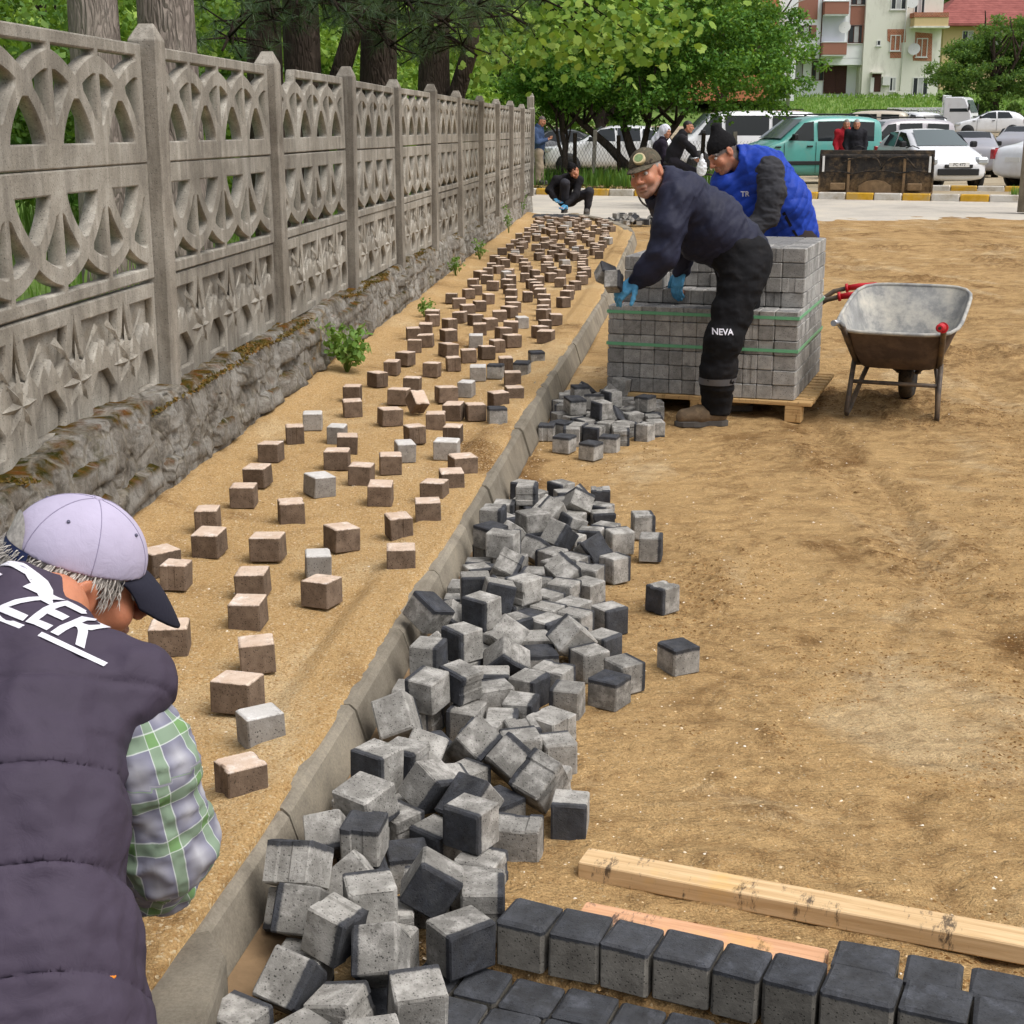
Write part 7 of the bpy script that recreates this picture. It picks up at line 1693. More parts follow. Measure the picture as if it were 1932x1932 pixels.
# cream house with bare brick round the windows
o0 = bp(1080, 655, YA-1.0); Bq = empty('cream_house', o0, 0, 'shabby cream house with bare brick round its windows and a yellow balcony', 'building')
YB = YA-1.0
slab('wall', 878, -900, 1318, 720, YB, 0, 11, PL_C, Bq, o0)
slab('porch_wall', 790, 470, 876, 720, YB, .6, 8, PL_C, Bq, o0)
for r in ((1000, -40, 1102, 68), (1165, -40, 1232, 95)): window(*r, YB, Bq, o0, M_FRW, 3)
for pr in ([(972, 205), (1100, 205), (1100, 296), (1068, 300), (1068, 408), (990, 408), (992, 300), (972, 285)], [(1168, 226), (1288, 236), (1282, 430), (1152, 426), (1150, 396), (1166, 380)]):
    pts = [bp(x, y, YB)-o0 for x, y in pr]; mb = MB(); n = len(pts); mb.add([(p.x, -.035, p.z) for p in pts]+[(p.x, .01, p.z) for p in pts], [tuple(range(n)), tuple(range(2*n-1, n-1, -1))]+[(k, n+k, n+(k+1) % n, (k+1) % n) for k in range(n)])
    o = mb.build('brick_patch', M_BRICKW, Bq); bm = bmesh.new(); bm.from_mesh(o.data); bmesh.ops.recalc_face_normals(bm, faces=bm.faces); bm.to_mesh(o.data); bm.free()
window(994, 246, 1060, 358, YB, Bq, o0, M_FRW, 2, True, -.10); window(1178, 268, 1248, 402, YB, Bq, o0, M_FRW, 2, True, -.10)
b = slab('balcony', 1134, 130, 1366, 190, YB, -1.5, -.004, PL_Y, Bq, o0); slab('balcony_rail', 1130, 96, 1368, 129, YB, -1.55, -.004, M_BRICKW, b, o0); slab('balcony_floor', 1125, 190.5, 1372, 203, YB, -1.6, -.004, PL_C, b, o0)
dr = slab('door', 866, 520, 922, 645, YB, -.05, -.004, M_FRB, Bq, o0); slab('door_canopy', 852, 506, 935, 517, YB, -.7, -.004, PL_C, dr, o0)
window(800, 515, 828, 575, YB+.6, Bq, o0, M_FRW, 1, False); window(988, 543, 1028, 642, YB, Bq, o0, M_FRW, 2); window(1152, 543, 1252, 672, YB, Bq, o0, M_FRW, 3); window(898, 282, 924, 322, YB, Bq, o0, M_FRW, 1, False)
a = bp(1118, 0, YB); MB().tube([Vector((a.x, a.y-.12, a.z+3))-o0, Vector((a.x-.3, a.y-.12, bp(0, 640, YB).z))-o0], .05, 8).build('rain_pipe', M_FRW, Bq)
dish(bp(1160, 345, YB-.5)-o0, Bq, .55); dish(bp(1150, 20, YB-1.2)-o0, Bq, .5)
for r in ((850, 545, 868, 650), (935, 540, 985, 600)): slab('wall_unit', *r, YB, -.35, -.004, M_FRW, Bq, o0)
# red roofed house
YC = 165.0; o0 = bp(1600, 400, YC); Cq = empty('red_roofed_house', o0, 0, 'cream house with red tiled hip roof behind the feathery tree', 'building')
slab('wall', 1372, 150, 2250, 640, YC, 0, 14, PL_Y, Cq, o0)
e = [bp(1290, 165, YC-1)-o0, bp(2330, 165, YC-1)-o0]; ez = e[0].z; rz_ = bp(1700, -85, YC).z-o0.z; mb = MB(); x0, x1 = e[0].x-.3, e[1].x; 
vs = [(x0, -1.2, ez), (x1, -1.2, ez), (x1, 15, ez), (x0, 15, ez), (x0+5.5, 7, rz_), (x1-5.5, 7, rz_), (x0, -1.2, ez-.25), (x1, -1.2, ez-.25), (x1, 15, ez-.25), (x0, 15, ez-.25)]
t = NT('roof_tiles'); c = t.co('World'); w_ = t.new('TexWave', wave_type='BANDS', bands_direction='Z'); w_.inputs['Scale'].default_value = 1.15; w_.inputs['Distortion'].default_value = .4; t.link(c, w_.inputs['Vector'])
k = t.mix(.35, t.ramp(t.noise(c, 1.2, 6, .7), [(.3, srgb(124,70,66)), (.7, srgb(160,98,92))]), t.ramp(w_.outputs['Fac'], [(.2, .55), (.6, 1.)]), 'MULTIPLY'); M_ROOF = t.out(k, .9, t.bump(w_.outputs['Fac'], .6, .05), spec=.15)
rf = mb.add(vs, [(0, 1, 5, 4), (1, 2, 5), (2, 3, 4, 5), (3, 0, 4), (6, 7, 1, 0), (7, 8, 2, 1), (8, 9, 3, 2), (9, 6, 0, 3), (9, 8, 7, 6)]).build('roof', M_ROOF, Cq)
for k in range(9): MB().box((x0+.4, -1.1+k*.86, ez+.06+(rz_-ez)*k/9.6), (x0+.6, -.9, ez+.1), None) if False else None
for px in (1500, 1700, 1880): window(px, 215, px+70, 330, YC, Cq, o0, M_FRW, 2)
# salmon house behind the round tree
YD = 118.0; o0 = atY(1465, 130, YD); Dq = empty('salmon_house', o0, 0, 'salmon and white house glimpsed through the round tree', 'building')
def dslab(nm, x0, y0, x1, y1, d0, d1, mat): 
    a, b = atY(x0, y0, YD), atY(x1, y1, YD); return MB().box((a.x-o0.x, d0, b.z-o0.z), (b.x-o0.x, d1, a.z-o0.z)).build(nm, mat, Dq)
dslab('wall', 1300, -220, 1462, 190, 0, 9, PL_S); dslab('white_bay', 1463, -220, 1500, 190, .5, 9, PL_W)
for x, y in ((1345, 85), (1436, 20), (1436, 88), (1345, 20)):
    w = dslab('window', x, y, x+17, y+26, -.08, .04, M_FRW); dslab('pane', x+2, y+3, x+8, y+23, -.10, -.082, M_PANE).parent = w; dslab('pane', x+9, y+3, x+15, y+23, -.10, -.082, M_PANE).parent = w
# street lamp and utility pole
Yl = 118.0; a = atY(1489, 135, Yl); o = empty('street_lamp', (a.x, a.y, float(zpark(Yl))), 0, 'tall grey street lamp in front of the white apartment house', 'street lamp')
top = atY(1500, 12, Yl).z-o.location.z; M_GALV = simple('galvanised_pole', srgb(168,166,162), .6, .1, 3, .05, metal=.3)
MB().tube([(0, 0, 0), (0, 0, top)], [.16, .09], 12).build('pole', M_GALV, o); MB().tube([(0, 0, top-.05), (.5, -.1, top+.35), (1.3, -.2, top+.62)], .045, 8).build('arm', M_GALV, o); MB().cbox((1.2, -.36, top+.55), (2.05, -.06, top+.72), .05).build('lamp_head', M_FRW, o)
a = G(1939, 388, .22); o = empty('utility_pole', (a.x, a.y, .2), 0, 'thick concrete utility pole beside the yellow and white kerb', 'pole')
MB().tube([(0, 0, -.1), (0, 0, 3), (0, 0, 8.5)], [.19, .16, .10], 14).build('shaft', m_conc('pole_concrete', srgb(120,112,100), srgb(146,138,124), srgb(164,156,142), 2), o)
MB().box((-.9, -.06, 7.8), (.9, .06, 7.92)).build('crossarm', M_GALV, o)
# ================================================================ vegetation
def m_leaf(name, cols, trans=.35, rough=.55):
    t = NT(name); g = t.new('NewGeometry'); c = t.co('World'); r = g.outputs['Random Per Island']
    k = t.ramp(t.math('ADD', t.math('MULTIPLY', r, .55), t.math('MULTIPLY', t.noise(c, 1.3, 3), .5)), [(.15, cols[0]), (.5, cols[1]), (.85, cols[2])])
    t.link(k, t.bsdf.inputs['Base Color']); t.bsdf.inputs['Roughness'].default_value = rough; t.bsdf.inputs['Specular IOR Level'].default_value = .25
    tr = t.new('BsdfTranslucent'); t.link(t.mix(.5, k, srgb(150,180,40)), tr.inputs['Color']); mx = t.new('MixShader'); mx.inputs[0].default_value = trans
    out = t.n['Material Output']; t.link(t.bsdf.outputs[0], mx.inputs[1]); t.link(tr.outputs[0], mx.inputs[2]); t.link(mx.outputs[0], out.inputs['Surface']); return t.mat
L_DARK = m_leaf('leaf_dark', (srgb(46,84,30), srgb(78,124,46), srgb(124,164,72))); L_FRESH = m_leaf('leaf_fresh', (srgb(66,104,36), srgb(112,148,54), srgb(164,188,88))); L_MID = m_leaf('leaf_mid', (srgb(52,86,34), srgb(80,116,48), srgb(116,146,66)))
L_PINE = m_leaf('pine_needles', (srgb(40,58,40), srgb(62,84,58), srgb(92,112,78)), .15); L_WEED = m_leaf('weed_leaf', (srgb(84,118,52), srgb(112,150,70), srgb(154,176,100))); L_FEATH = m_leaf('feather_leaf', (srgb(62,96,46), srgb(92,128,62), srgb(126,156,84)))
L_DRY = m_leaf('dry_leaf', (srgb(96,78,50), srgb(138,116,78), srgb(176,156,110)), .1)
def m_bark(name, a, b, sc=7):
    t = NT(name); c = t.co('World'); mp = t.new('Mapping'); mp.inputs['Scale'].default_value = (1, 1, .22); t.link(c, mp.inputs['Vector'])
    dn = t.new('TexNoise'); dn.inputs['Scale'].default_value = sc*1.5; t.link(mp.outputs[0], dn.inputs['Vector']); dm = t.new('MixRGB', blend_type='ADD'); dm.inputs[0].default_value = .18; t.link(mp.outputs[0], dm.inputs[1]); t.link(dn.outputs['Color'], dm.inputs[2])
    v = t.vor(dm.outputs[0], sc*3.0, 'DISTANCE_TO_EDGE'); n = t.noise(mp.outputs[0], sc, 6, .7); k = t.ramp(n, [(.3, a), (.7, b)]); k = t.mix(t.ramp(v, [(.0, .5), (.07, 0.)]), k, tuple(q*.4 for q in a[:3]))
    return t.out(k, .95, t.bump(t.math('ADD', t.math('MULTIPLY', v, 1.2), t.math('MULTIPLY', n, .6)), .9, .04), spec=.1)
BARK_P = m_bark('pine_bark', srgb(116,105,97), srgb(160,149,139)); BARK_D = m_bark('dark_bark', srgb(58,50,45), srgb(92,81,72)); BARK_T = m_bark('twig_bark', srgb(40,34,28), srgb(66,56,46), 12)
def leaves(centres, radii, n, size, rng, shell=.55, flat=.3, aspect=.62, squash=1.0):
    """n small pointed leaves gathered in clumps round the given centres"""
    C = np.asarray(centres, float); Rr = np.asarray(radii, float); w = Rr**2; w = w/w.sum(); idx = rng.choice(len(C), n, p=w)
    d = rng.normal(size=(n, 3)); d /= np.linalg.norm(d, axis=1)[:, None]; rad = Rr[idx]*(shell+(1-shell)*rng.random(n))*(1+.22*rng.normal(size=n)); P = C[idx]+d*rad[:, None]*np.array((1, 1, squash))
    nv = d*.5+rng.normal(size=(n, 3))*.6+np.array((0, 0, flat)); nv /= np.linalg.norm(nv, axis=1)[:, None]
    t = np.cross(nv, rng.normal(size=(n, 3))); t /= np.maximum(np.linalg.norm(t, axis=1), 1e-6)[:, None]; b = np.cross(nv, t); s = size*rng.uniform(.55, 1.25, n)
    q = np.stack([P-t*s[:, None]*.5, P+b*(s*aspect*.5)[:, None]-nv*(s*.08)[:, None], P+t*s[:, None]*.5, P-b*(s*aspect*.5)[:, None]-nv*(s*.08)[:, None]], 1)
    return q.reshape(-1, 3), np.arange(4*n).reshape(-1, 4)
def limb_tree(root, rng, base, height, r0, nlimb, spread, mat, name='trunk', lean=(0, 0), fork=.35, wob=.12):
    """tapered trunk with bent limbs that split; returns limb tips"""
    tips = []; mb = MB()
    def grow(p, d, L, r, lev):
        pts, rs = [p.copy()], [r]; n = 6
        for i in range(n):
            d = (d+Vector(rng.normal(0, wob, 3))+Vector((0, 0, .05))).normalized(); p = p+d*(L/n); pts.append(p.copy()); rs.append(r*(1-.55*(i+1)/n))
        mb.tube(pts, rs, 10 if lev == 0 else 6)
        if lev < 2:
            for k in range(nlimb if lev == 0 else 3):
                a = rng.uniform(0, 6.28) if lev else 6.28*k/nlimb+rng.uniform(-.4, .4); t = rng.uniform(.45, 1.0) if lev else rng.uniform(fork, 1.0); q = pts[max(1, int(t*n))]
                nd = (d*.6+Vector((math.cos(a), math.sin(a), rng.uniform(.1, .6)))*spread).normalized(); grow(q, nd, L*rng.uniform(.55, .8), r*.5, lev+1)
        else: tips.append(pts[-1])
        if lev >= 1: tips.append(pts[-2])
    grow(Vector((0, 0, -.1)), Vector((lean[0], lean[1], 1)).normalized(), height, r0, 0)
    mb.build(name, mat, root); return tips
def broadleaf(name, label, base, height, r0, crown, nleaf, size, lmat, seed, group=None, bark=None, lean=(0, 0), clump=.55, fork=.35, shell=.5, cat='tree', trunk=True, squash=.85, nclump=70):
    """crown: list of ellipsoids (centre offset, radii) that the clumps fill"""
    rng = np.random.default_rng(seed); root = empty(name, base, 0, label, cat, group)
    if trunk: limb_tree(root, rng, base, height, r0, 5, .75, bark or BARK_D, lean=lean, fork=fork)
    cs, rs = [], []
    for c, r in crown:
        k = max(4, int(nclump*(r[0]*r[1]*r[2])**(1/3)/sum((q[1][0]*q[1][1]*q[1][2])**(1/3) for q in crown)))
        for _ in range(k):
            d = rng.normal(size=3); d /= np.linalg.norm(d); u = rng.random()**.4; cs.append(np.array(c)+d*np.array(r)*u); rs.append(clump*rng.uniform(.55, 1.25))
    V, F = leaves(cs, rs, nleaf, size, rng, shell, squash=squash); obj('crown', mesh_np('crown', V, F), lmat, root); return root
# the round tree across the road
zt = float(zpark(39.5)); bx = W_(1205, 39.5)
rng = np.random.default_rng(3); root = empty('round_tree', (bx, 39.5, zt), 0, 'round dense dark green tree with forked trunk across the road', 'tree')
mb = MB()
for dx, tx, tz, r in ((-.05, -2.2, 2.2, .13), (.05, -.6, 2.6, .15), (.12, 1.5, 2.3, .13), (.0, .4, 3.0, .11)):
    pts = [Vector((dx, 0, -.1)), Vector((dx*1.5+tx*.10, .05, .5)), Vector((tx*.35, .1, 1.0)), Vector((tx*.65, .1, 1.55)), Vector((tx, 0, tz))]
    mb.tube(pts, [r*1.25, r, r*.85, r*.65, r*.35], 10)
    for k in range(5): a = rng.uniform(0, 6.28); mb.tube([pts[3], pts[3]+Vector((math.cos(a)*.5, math.sin(a)*.5, .4)), pts[3]+Vector((math.cos(a)*1.1, math.sin(a)*1.1, 1.2))], [.05, .03, .012], 6)
mb.build('trunk', BARK_D, root)
cs, rs = [], []
for c, r, k in (((-.1, 0, 3.0), (3.4, 2.4, 1.5), 150), ((2.3, 0, 2.9), (2.6, 2.0, 1.1), 75), ((-2.2, .2, 2.5), (1.6, 1.4, .85), 40), ((3.3, .1, 3.9), (1.2, 1.2, 1.0), 30), ((.6, .2, 4.3), (2.5, 2.0, 1.1), 75), ((1.8, 0, 5.3), (2.0, 1.6, .9), 45), ((-1.5, .3, 4.6), (1.6, 1.5, 1.0), 40)):
    for _ in range(k):
        d = rng.normal(size=3); d /= np.linalg.norm(d); cs.append(np.array(c)+d*np.array(r)*rng.random()**.38); rs.append(rng.uniform(.22, .5))
V, F = leaves(cs, rs, 70000, .105, rng, .45, .45, .7, .7); obj('crown', mesh_np('crown', V, F), L_DARK, root)
# taller fresh tree left of it, small trees in the verge
broadleaf('broadleaf_tree', 'slender dark trunked tree on the verge past the fence end', (W_(1068, 39), 39, zt), 2.2, .10, [((0, 0, 2.9), (1.3, 1.2, .9))], 9000, .11, L_DARK, 11, None, BARK_D, (0, 0), .4)
broadleaf('broadleaf_tree', 'tall fresh green tree behind the round tree', (W_(1130, 52), 52, float(zpark(52))), 5.0, .22, [((0, 0, 5.6), (3.6, 2.5, 2.6)), ((3.0, 0, 6.4), (2.6, 2, 2.0))], 26000, .19, L_FRESH, 12, None, BARK_D, (0, 0), .8)
broadleaf('broadleaf_tree', 'bushy green tree between the salmon house and the minibus', (W_(1330, 66), 66, float(zpark(66))), 4.5, .2, [((0, 0, 5.2), (4.4, 3, 2.6)), ((-4, 0, 4.6), (3.4, 3, 2.4))], 22000, .22, L_MID, 13, None, BARK_D, (0, 0), .9)
# feathery tree on the right
Yr = 104.0; rng = np.random.default_rng(8); bz = float(zpark(Yr)); root = empty('feathery_tree', (W_(1880, Yr), Yr, bz), 0, 'large feathery dark green tree right of the pickup truck', 'tree')
tips = limb_tree(root, rng, None, 5.0, .3, 6, .8, BARK_D, fork=.2)
cs, rs = [], []
for c, r, k in (((0, 0, 2.9), (4.6, 3, 2.6), 90), ((1.2, 0, 5.8), (3.3, 2.6, 1.9), 60), ((-3.3, 0, 3.6), (1.8, 1.8, 1.2), 26), ((3.4, 0, 4.2), (3.4, 2.6, 3.0), 60), ((-2.4, 0, 5.0), (1.6, 1.5, .55), 18)):
    for _ in range(k): d = rng.normal(size=3); d /= np.linalg.norm(d); cs.append(np.array(c)+d*np.array(r)*rng.random()**.4); rs.append(rng.uniform(.45, .9))
V, F = leaves(cs, rs, 42000, .26, rng, .4, -.1, .42, .55); obj('crown', mesh_np('crown', V, F), L_FEATH, root)
# ---- garden behind the fence: pine trunks, needle boughs, maple, shrubs
def pine(px, Y, r, label, seed, lean=0, h=9, mat=None, boughs=(), fork=None):
    x = W_(px, Y); root = empty('pine_tree', (x, Y, .38), 0, label, 'tree', None); rng = np.random.default_rng(seed); n = 26; m = 18; vs = []
    for i in range(n):
        z = h*i/(n-1); rr = r*(1-.35*i/(n-1))*(1+.25*math.exp(-z*2.2))
        for k in range(m):
            a = 2*math.pi*k/m; q = rr*(1+.09*mnoise.noise(Vector((math.cos(a)*3+seed, math.sin(a)*3, z*.7)))+.05*mnoise.noise(Vector((math.cos(a)*9, math.sin(a)*9+seed, z*2)))); vs.append((math.cos(a)*q+lean*z, math.sin(a)*q, z))
    fs = [(i*m+k, i*m+(k+1) % m, (i+1)*m+(k+1) % m, (i+1)*m+k) for i in range(n-1) for k in range(m)]
    MB().add(vs, fs, True).build('trunk', mat or BARK_P, root)
    if fork: MB().tube([(0, 0, .5), (fork*.35, -.1, 1.2), (fork, -.2, 2.2), (fork*1.5, -.2, 4.5)], [r*.6, r*.55, r*.5, r*.4], 12).build('side_trunk', mat or BARK_P, root)
    if boughs:
        V, F, tw = [], [], MB(); cnt = 0
        for (bx_, by_, bY, L) in boughs:                # boughs reach over the fence; tufts of needles all along them
            e = atY(bx_, by_, bY)-Vector((x, Y, .38)); s0 = Vector((lean*3.2, 0, e.z+.9)); s0 = Vector((0, 0, e.z+.5)); mid = (s0+e)/2+Vector((0, 0, .25)); pts = [s0.lerp(mid, t) .lerp(mid.lerp(e, t), t) for t in np.linspace(0, 1, 9)]; tw.tube(pts, [.035-.003*i for i in range(9)], 6)
            for i in range(int(L)):
                t = rng.uniform(.35, 1.0); p = np.array(pts[min(8, int(t*8))])+rng.normal(0, .24, 3)*np.array((1, 1, .55)); ax = nrm_(rng.normal(size=3)+np.array((0, 0, -.15))); tw.tube([Vector(p), pts[min(8, int(t*8))]], [.006, .012], 4)
                nn = 46; dd = rng.normal(size=(nn, 3)); dd = dd/np.linalg.norm(dd, axis=1)[:, None]+ax*.55; dd /= np.linalg.norm(dd, axis=1)[:, None]; ln = rng.uniform(.11, .19, nn); sd = np.cross(dd, rng.normal(size=(nn, 3))); sd /= np.linalg.norm(sd, axis=1)[:, None]
                a = np.stack([p+sd*.0022, p-sd*.0022, p+dd*ln[:, None]], 1); V.append(a.reshape(-1, 3)); F.append(np.arange(3*nn).reshape(-1, 3)+cnt); cnt += 3*nn
        obj('needles', mesh_np('needles', np.concatenate(V), np.concatenate(F)), L_PINE, root); tw.build('bough', BARK_T, root)
    return root
pine(190, 10.3, .175, 'light barked straight pine trunk just behind the nearest fence panels', 1, 0)
pine(330, 10.8, .215, 'thickest light barked pine trunk behind the tall fence post', 2, -.012)
pine(505, 15.0, .19, 'dark pine trunk beside the forked trunk behind the fence', 3, .0, 9, BARK_D, [(520, 60, 13.0, 26), (420, 95, 12.0, 22)])
pine(575, 15.8, .20, 'dark forked pine trunk behind the broken fence panel', 4, .0, 9, BARK_D, [(640, 20, 12.6, 40), (690, 60, 12.8, 34), (560, 10, 12.4, 26)], .55)
pine(705, 16.8, .22, 'dark leaning pine trunk behind the middle of the fence', 5, .035, 9, BARK_D, [(780, 20, 14.2, 44), (860, 60, 14.5, 44), (740, 110, 14.2, 24), (930, 30, 14.8, 40), (900, 105, 14.8, 30)])
pine(815, 19.5, .22, 'dark pine trunk with low boughs near the far end of the fence', 6, .02, 9, BARK_D, [(860, 10, 15.5, 36), (990, 45, 16.4, 40), (820, 120, 16.0, 24), (1060, 15, 16.8, 30)], .5)
# maple with big fresh leaves hanging over the far end of the fence
rng = np.random.default_rng(15); Ym_ = 21.5; root = empty('maple_tree', (-1.3, Ym_, .38), 0, 'maple with large bright green leaves hanging over the fence', 'tree'); o_ = Vector((-1.3, Ym_, .38)); mb = MB(); mb.tube([(0, 0, -.1), (.1, 0, 2), (.3, -.2, 4.5)], [.12, .10, .06], 10)
cl = []
for (px, py, Y) in [(960, 80, 19), (1010, 60, 18.6), (1080, 60, 18), (1150, 40, 17.6), (1180, 100, 17.4), (1230, 30, 17.2), (1120, 90, 18), (1050, 20, 18.2), (930, 90, 19.5), (880, 110, 20), (1200, 70, 17.3), (1270, 20, 17), (1030, 95, 18.5), (1140, 85, 17.8)]:
    e = atY(px, py, Y)-o_; mb.tube([(.25, -.1, 3.6), Vector((.25, -.1, 3.6)).lerp(e, .5)+Vector((0, 0, .35)), e], [.03, .018, .006], 6)
    for k in range(64): cl.append(np.array(e)+rng.normal(0, .30, 3)*np.array((1.25, 1, .62)))
mb.build('trunk', BARK_T, root)
lobe = np.array([(0, -.42), (.26, -.40), (.46, -.20), (.40, .04), (.44, .26), (.22, .30), (0, .56), (-.22, .30), (-.44, .26), (-.40, .04), (-.46, -.20), (-.26, -.40)]); V, F = [], []
for i, c in enumerate(cl):
    nv = nrm_(rng.normal(size=3)*.7+np.array((0, -.7, .6))); t = nrm_(np.cross(nv, (0, 0, 1.))); b = np.cross(nv, t)*-1; s = rng.uniform(.065, .125); b = b*(-1 if b[2] > 0 else 1); a0 = rng.normal(0, .5); tt = t*math.cos(a0)+b*math.sin(a0); bb = b*math.cos(a0)-t*math.sin(a0)
    V.append(c+(lobe[:, :1]*tt+lobe[:, 1:]*bb)*s-nv*(np.abs(lobe[:, :1])*.12*s)); F.append(list(range(i*12, i*12+12)))
obj('crown', mesh_np('crown', np.concatenate(V), np.array(F)), L_FRESH, root)
# shrubs and trees filling the garden
gi = 0
for (px, Y, zc, rx, rz, n, sz, lm, lab) in [(-40, 14, 1.7, 1.8, 1.4, 13000, .10, L_MID, 'mid green shrub behind the nearest fence panels'), (120, 17, 1.9, 1.9, 1.5, 13000, .11, L_FRESH, 'bright green shrub behind the light pine trunks'), (270, 20, 2.0, 2.2, 1.6, 14000, .12, L_MID, 'leafy shrub between the light and dark pine trunks'),
        (430, 23, 2.2, 2.4, 1.8, 15000, .13, L_FRESH, 'yellow green shrub behind the dark pine trunks'), (620, 25, 2.2, 2.6, 1.8, 15000, .13, L_FRESH, 'bright shrub behind the forked pine trunk'), (690, 28, 2.4, 1.9, 1.9, 14000, .13, L_FRESH, 'bright shrub behind the leaning pine trunk'),
        (800, 31, 2.4, 1.3, 1.9, 13000, .14, L_FRESH, 'bright bush close to the far end of the fence'), (915, 44, 2.6, 1.4, 2.0, 12000, .14, L_MID, 'green bush just past the end of the fence')]:
    broadleaf('shrub', lab, (W_(px, Y), Y, .4), zc*.8, .07, [((0, 0, zc), (rx, rx*.7, rz)), ((rx*.5, .3, zc*.6), (rx*.7, rx*.6, rz*.6)), ((-rx*.5, .3, zc*.6), (rx*.7, rx*.6, rz*.6))], n, sz, lm, 100+gi, 'shrubs behind the fence', BARK_T, (0, 0), .42, cat='shrub'); gi += 1
for (px, Y, h, rx, lm, lab) in [(-250, 40, 7, 5.5, L_MID, 'tall green tree deep in the garden behind the first panels'), (180, 44, 7, 5.5, L_FRESH, 'tall light green tree deep in the garden behind the pines'), (470, 46, 7, 5.2, L_MID, 'tall green tree deep in the garden behind the dark trunks'), (740, 48, 7.2, 5.0, L_FRESH, 'tall light green tree near the garden corner'), (960, 58, 7.0, 4.6, L_MID, 'tall tree beyond the fence end behind the bushes')]:
    broadleaf('garden_tree', lab, (W_(px, Y), Y, .4), h*.6, .2, [((0, 0, h*.62), (rx, rx*.7, h*.52)), ((0, -.5, h*.25), (rx*1.0, rx*.6, h*.3))], 18000, .25, lm, 200+gi, 'tall trees in the garden', BARK_D, (0, 0), .85, nclump=110); gi += 1
tag(broadleaf('far_woodland', 'wooded hillside behind the houses', (60, 215, 20), 1, .1, [((0, 0, 0), (110, 12, 12)), ((-110, 10, 2), (90, 10, 13))], 26000, 1.5, L_MID, 300, None, BARK_D, (0, 0), 5.0, trunk=False, nclump=260), kind='stuff')
# ---- grass, weeds, climbers
def blades(name, label, P, hmin, hmax, wdt, mat, seed, lean=.35, cat='grass'):
    rng = np.random.default_rng(seed); n = len(P); a = rng.uniform(0, 6.28, n); h = rng.uniform(hmin, hmax, n); d = np.stack([np.cos(a), np.sin(a), 0*a], 1); s = np.stack([-np.sin(a), np.cos(a), 0*a], 1); l = (rng.random(n)*lean)[:, None]; up = np.array((0, 0, 1.))
    w = (wdt*rng.uniform(.6, 1.3, n))[:, None]; m = P+d*l*h[:, None]*.35+up*h[:, None]*.6; t = P+d*l*h[:, None]+up*h[:, None]*(1-.3*l)
    V = np.stack([P-s*w, P+s*w, m+s*w*.7, m-s*w*.7, t, t], 1)[:, :5]; F4 = np.array([[0, 1, 2, 3]]); F3 = np.array([[3, 2, 4]])
    me = bpy.data.meshes.new(name); k = np.arange(n)*5; F = np.concatenate([np.stack([k, k+1, k+2], 1), np.stack([k, k+2, k+3], 1), np.stack([k+3, k+2, k+4], 1)])
    return tag(obj(name, mesh_np(name, V.reshape(-1, 3), F), mat), label, cat, None, 'stuff')
rng = np.random.default_rng(31)
n = 9000; x = rng.uniform(-3, 6.4, n); y = yk(x)+.5+rng.random(n)*5.5; keep = fbm(x*.9, y*.9, seed=81) > -.22; x, y = x[keep], y[keep]
blades('verge_weeds', 'tall green weeds on the verge across the road', np.stack([x, y, zpark(y)], 1), .12, .6, .022, L_MID, 1)
n = 1500; x = rng.uniform(-3, 6.4, n); y = yk(x)+.32+rng.random(n)*1.1; V, F = leaves(np.stack([x, y, zpark(y)+.06], 1), np.full(n, .06), 5000, .10, rng, .3, .8); tag(obj('verge_litter', mesh_np('verge_litter', V, F), L_DRY), 'dry fallen leaves along the verge by the kerb', 'leaf litter', kind='stuff')
n = 13000; x = rng.uniform(18, 60, n); y = rng.uniform(98, 139, n); blades('bank_grass', 'long green grass on the bank below the houses', np.stack([x, y, zpark(y)], 1), .12, .38, .07, L_WEED, 2)
n = 900; x = rng.uniform(11.3, 13.5, n); y = yk(x)+.9+rng.random(n)*.8; blades('kerb_weeds', 'low weeds beside the yellow and white kerb near the pole', np.stack([x, y, zpark(y)], 1), .08, .25, .012, L_WEED, 3)
n = 5000; x = rng.uniform(-9, 0, n); y = rng.uniform(5, 30, n); x = x+xf(y)-.3; blades('garden_grass', 'grass and weeds growing behind the fence', np.stack([x, y, 0*x+.42], 1), .15, .6, .012, L_WEED, 4)
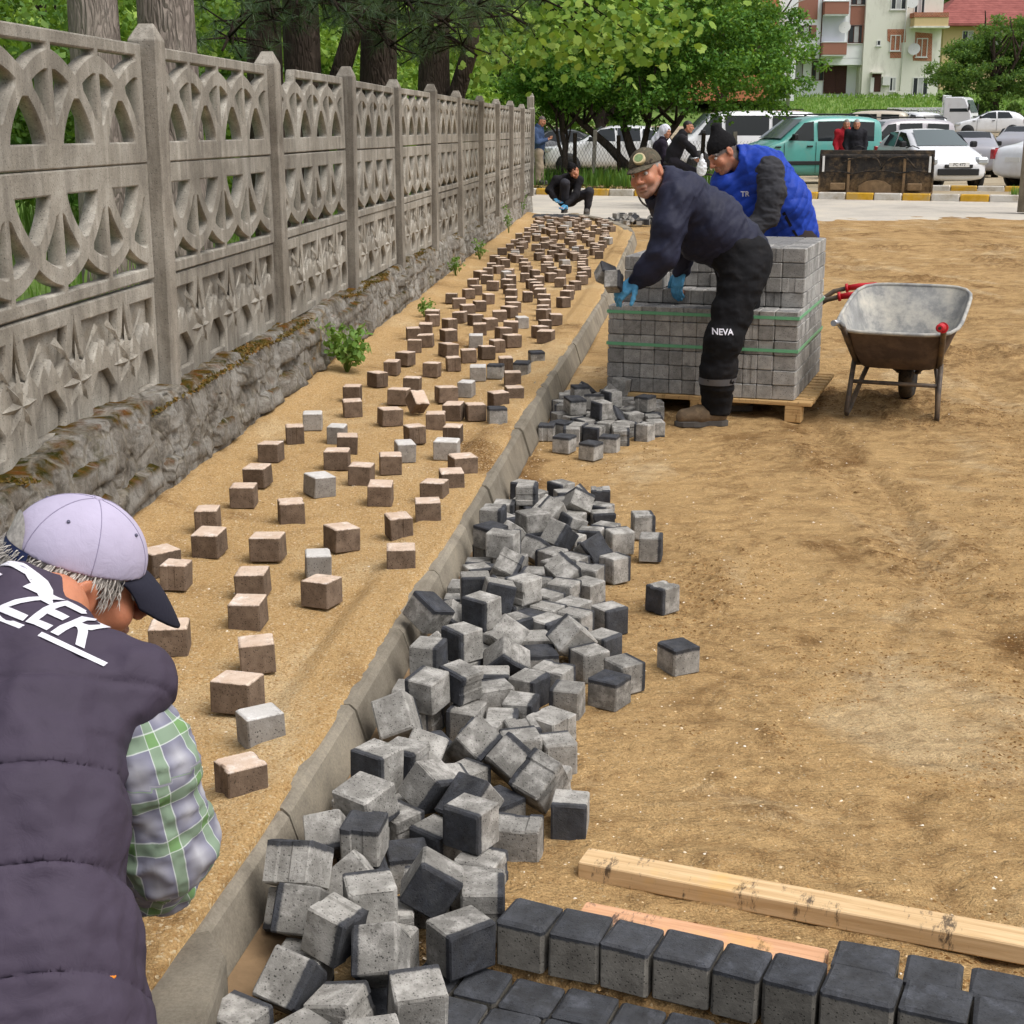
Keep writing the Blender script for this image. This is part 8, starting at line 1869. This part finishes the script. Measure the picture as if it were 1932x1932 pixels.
def weed(px, py, z, label, n, h, rad, seed, leafy=True, size=.05):
    p = G(px, py, z); rng = np.random.default_rng(seed); root = empty('weed_plant', p, 0, label, 'plant', None); mb = MB(); tips = []
    for k in range(n):
        a = rng.uniform(0, 6.28); e = Vector((math.cos(a)*rad*rng.uniform(.3, 1), math.sin(a)*rad*rng.uniform(.3, 1), h*rng.uniform(.4, 1))); mb.tube([(0, 0, -.02), e*.5+Vector((0, 0, .03)), e], [.003, .0025, .0012], 4); tips += [np.array(e), np.array(e*.6)]
    mb.build('stem', L_WEED, root); V, F = leaves(tips, np.full(len(tips), size*.9), n*14, size, rng, .2, .5); obj('foliage', mesh_np('foliage', V, F), L_WEED, root)
weed(655, 700, SW, 'leafy green weed growing at the foot of the stone wall', 26, .30, .17, 1, size=.055)
for px, py, s, lab, h in ((800, 595, 3, 'small weed at the wall foot beside the middle blocks', .12), (860, 520, 4, 'low weeds in the wall joint below the sandy ledge', .2), (960, 440, 5, 'tall bright grass tuft at the far wall foot', .4), (985, 410, 6, 'bright weed tuft at the very end of the wall', .45), (905, 490, 8, 'sprawling weed at the wall foot under the fence', .25)):
    weed(px, py, SW, lab, 12, h, .09, 10+s, size=.032)
# moss cushions on the wall top
rng = np.random.default_rng(41); n = 4200; y = 4.6*(14/4.6)**rng.random(n); m = fbm(y*1.3, 0*y, seed=91) > -.05; y = y[m]; x = xw(y)-.05-.13*rng.random(len(y)); V, F = leaves(np.stack([x, y, .50+.02*vnoise(y*4, x, seed=3)], 1), np.full(len(y), .012), 9000, .018, rng, .2, .8)
tag(obj('moss', mesh_np('moss', V, F), m_leaf('moss', (srgb(66,66,22), srgb(104,86,34), srgb(132,90,40)), .1)), 'brown green moss cushions along the top of the stone wall', 'moss', kind='stuff')
# wire fence on the verge
wf = empty('wire_fence', (W_(1060, 38.5), 38.5, zt), 0, 'rusty wire mesh fence on weathered posts along the verge', 'fence'); mb = MB()
for k, px in enumerate((1022, 1085, 1120, 1170, 1255, 1325, 1390)):
    x = W_(px, 38.5)-wf.location.x; MB().cbox((x-.05, -.05, 0), (x+.05, .05, 1.25+.1*(k % 3)), .01).build('post', BARK_T if k % 2 else M_POST, wf, (0, 0, 0), (0, .03*(k % 3-1), 0))
x0, x1 = -.6, W_(1390, 38.5)-wf.location.x
for k in range(60): x = x0+(x1-x0)*k/59; mb.tube([(x, -.06, .05), (x+.55, -.06, 1.15)], .004, 3); mb.tube([(x+.55, -.062, .05), (x, -.062, 1.15)], .004, 3)
mb.build('wire_mesh', M_TRIM, wf)
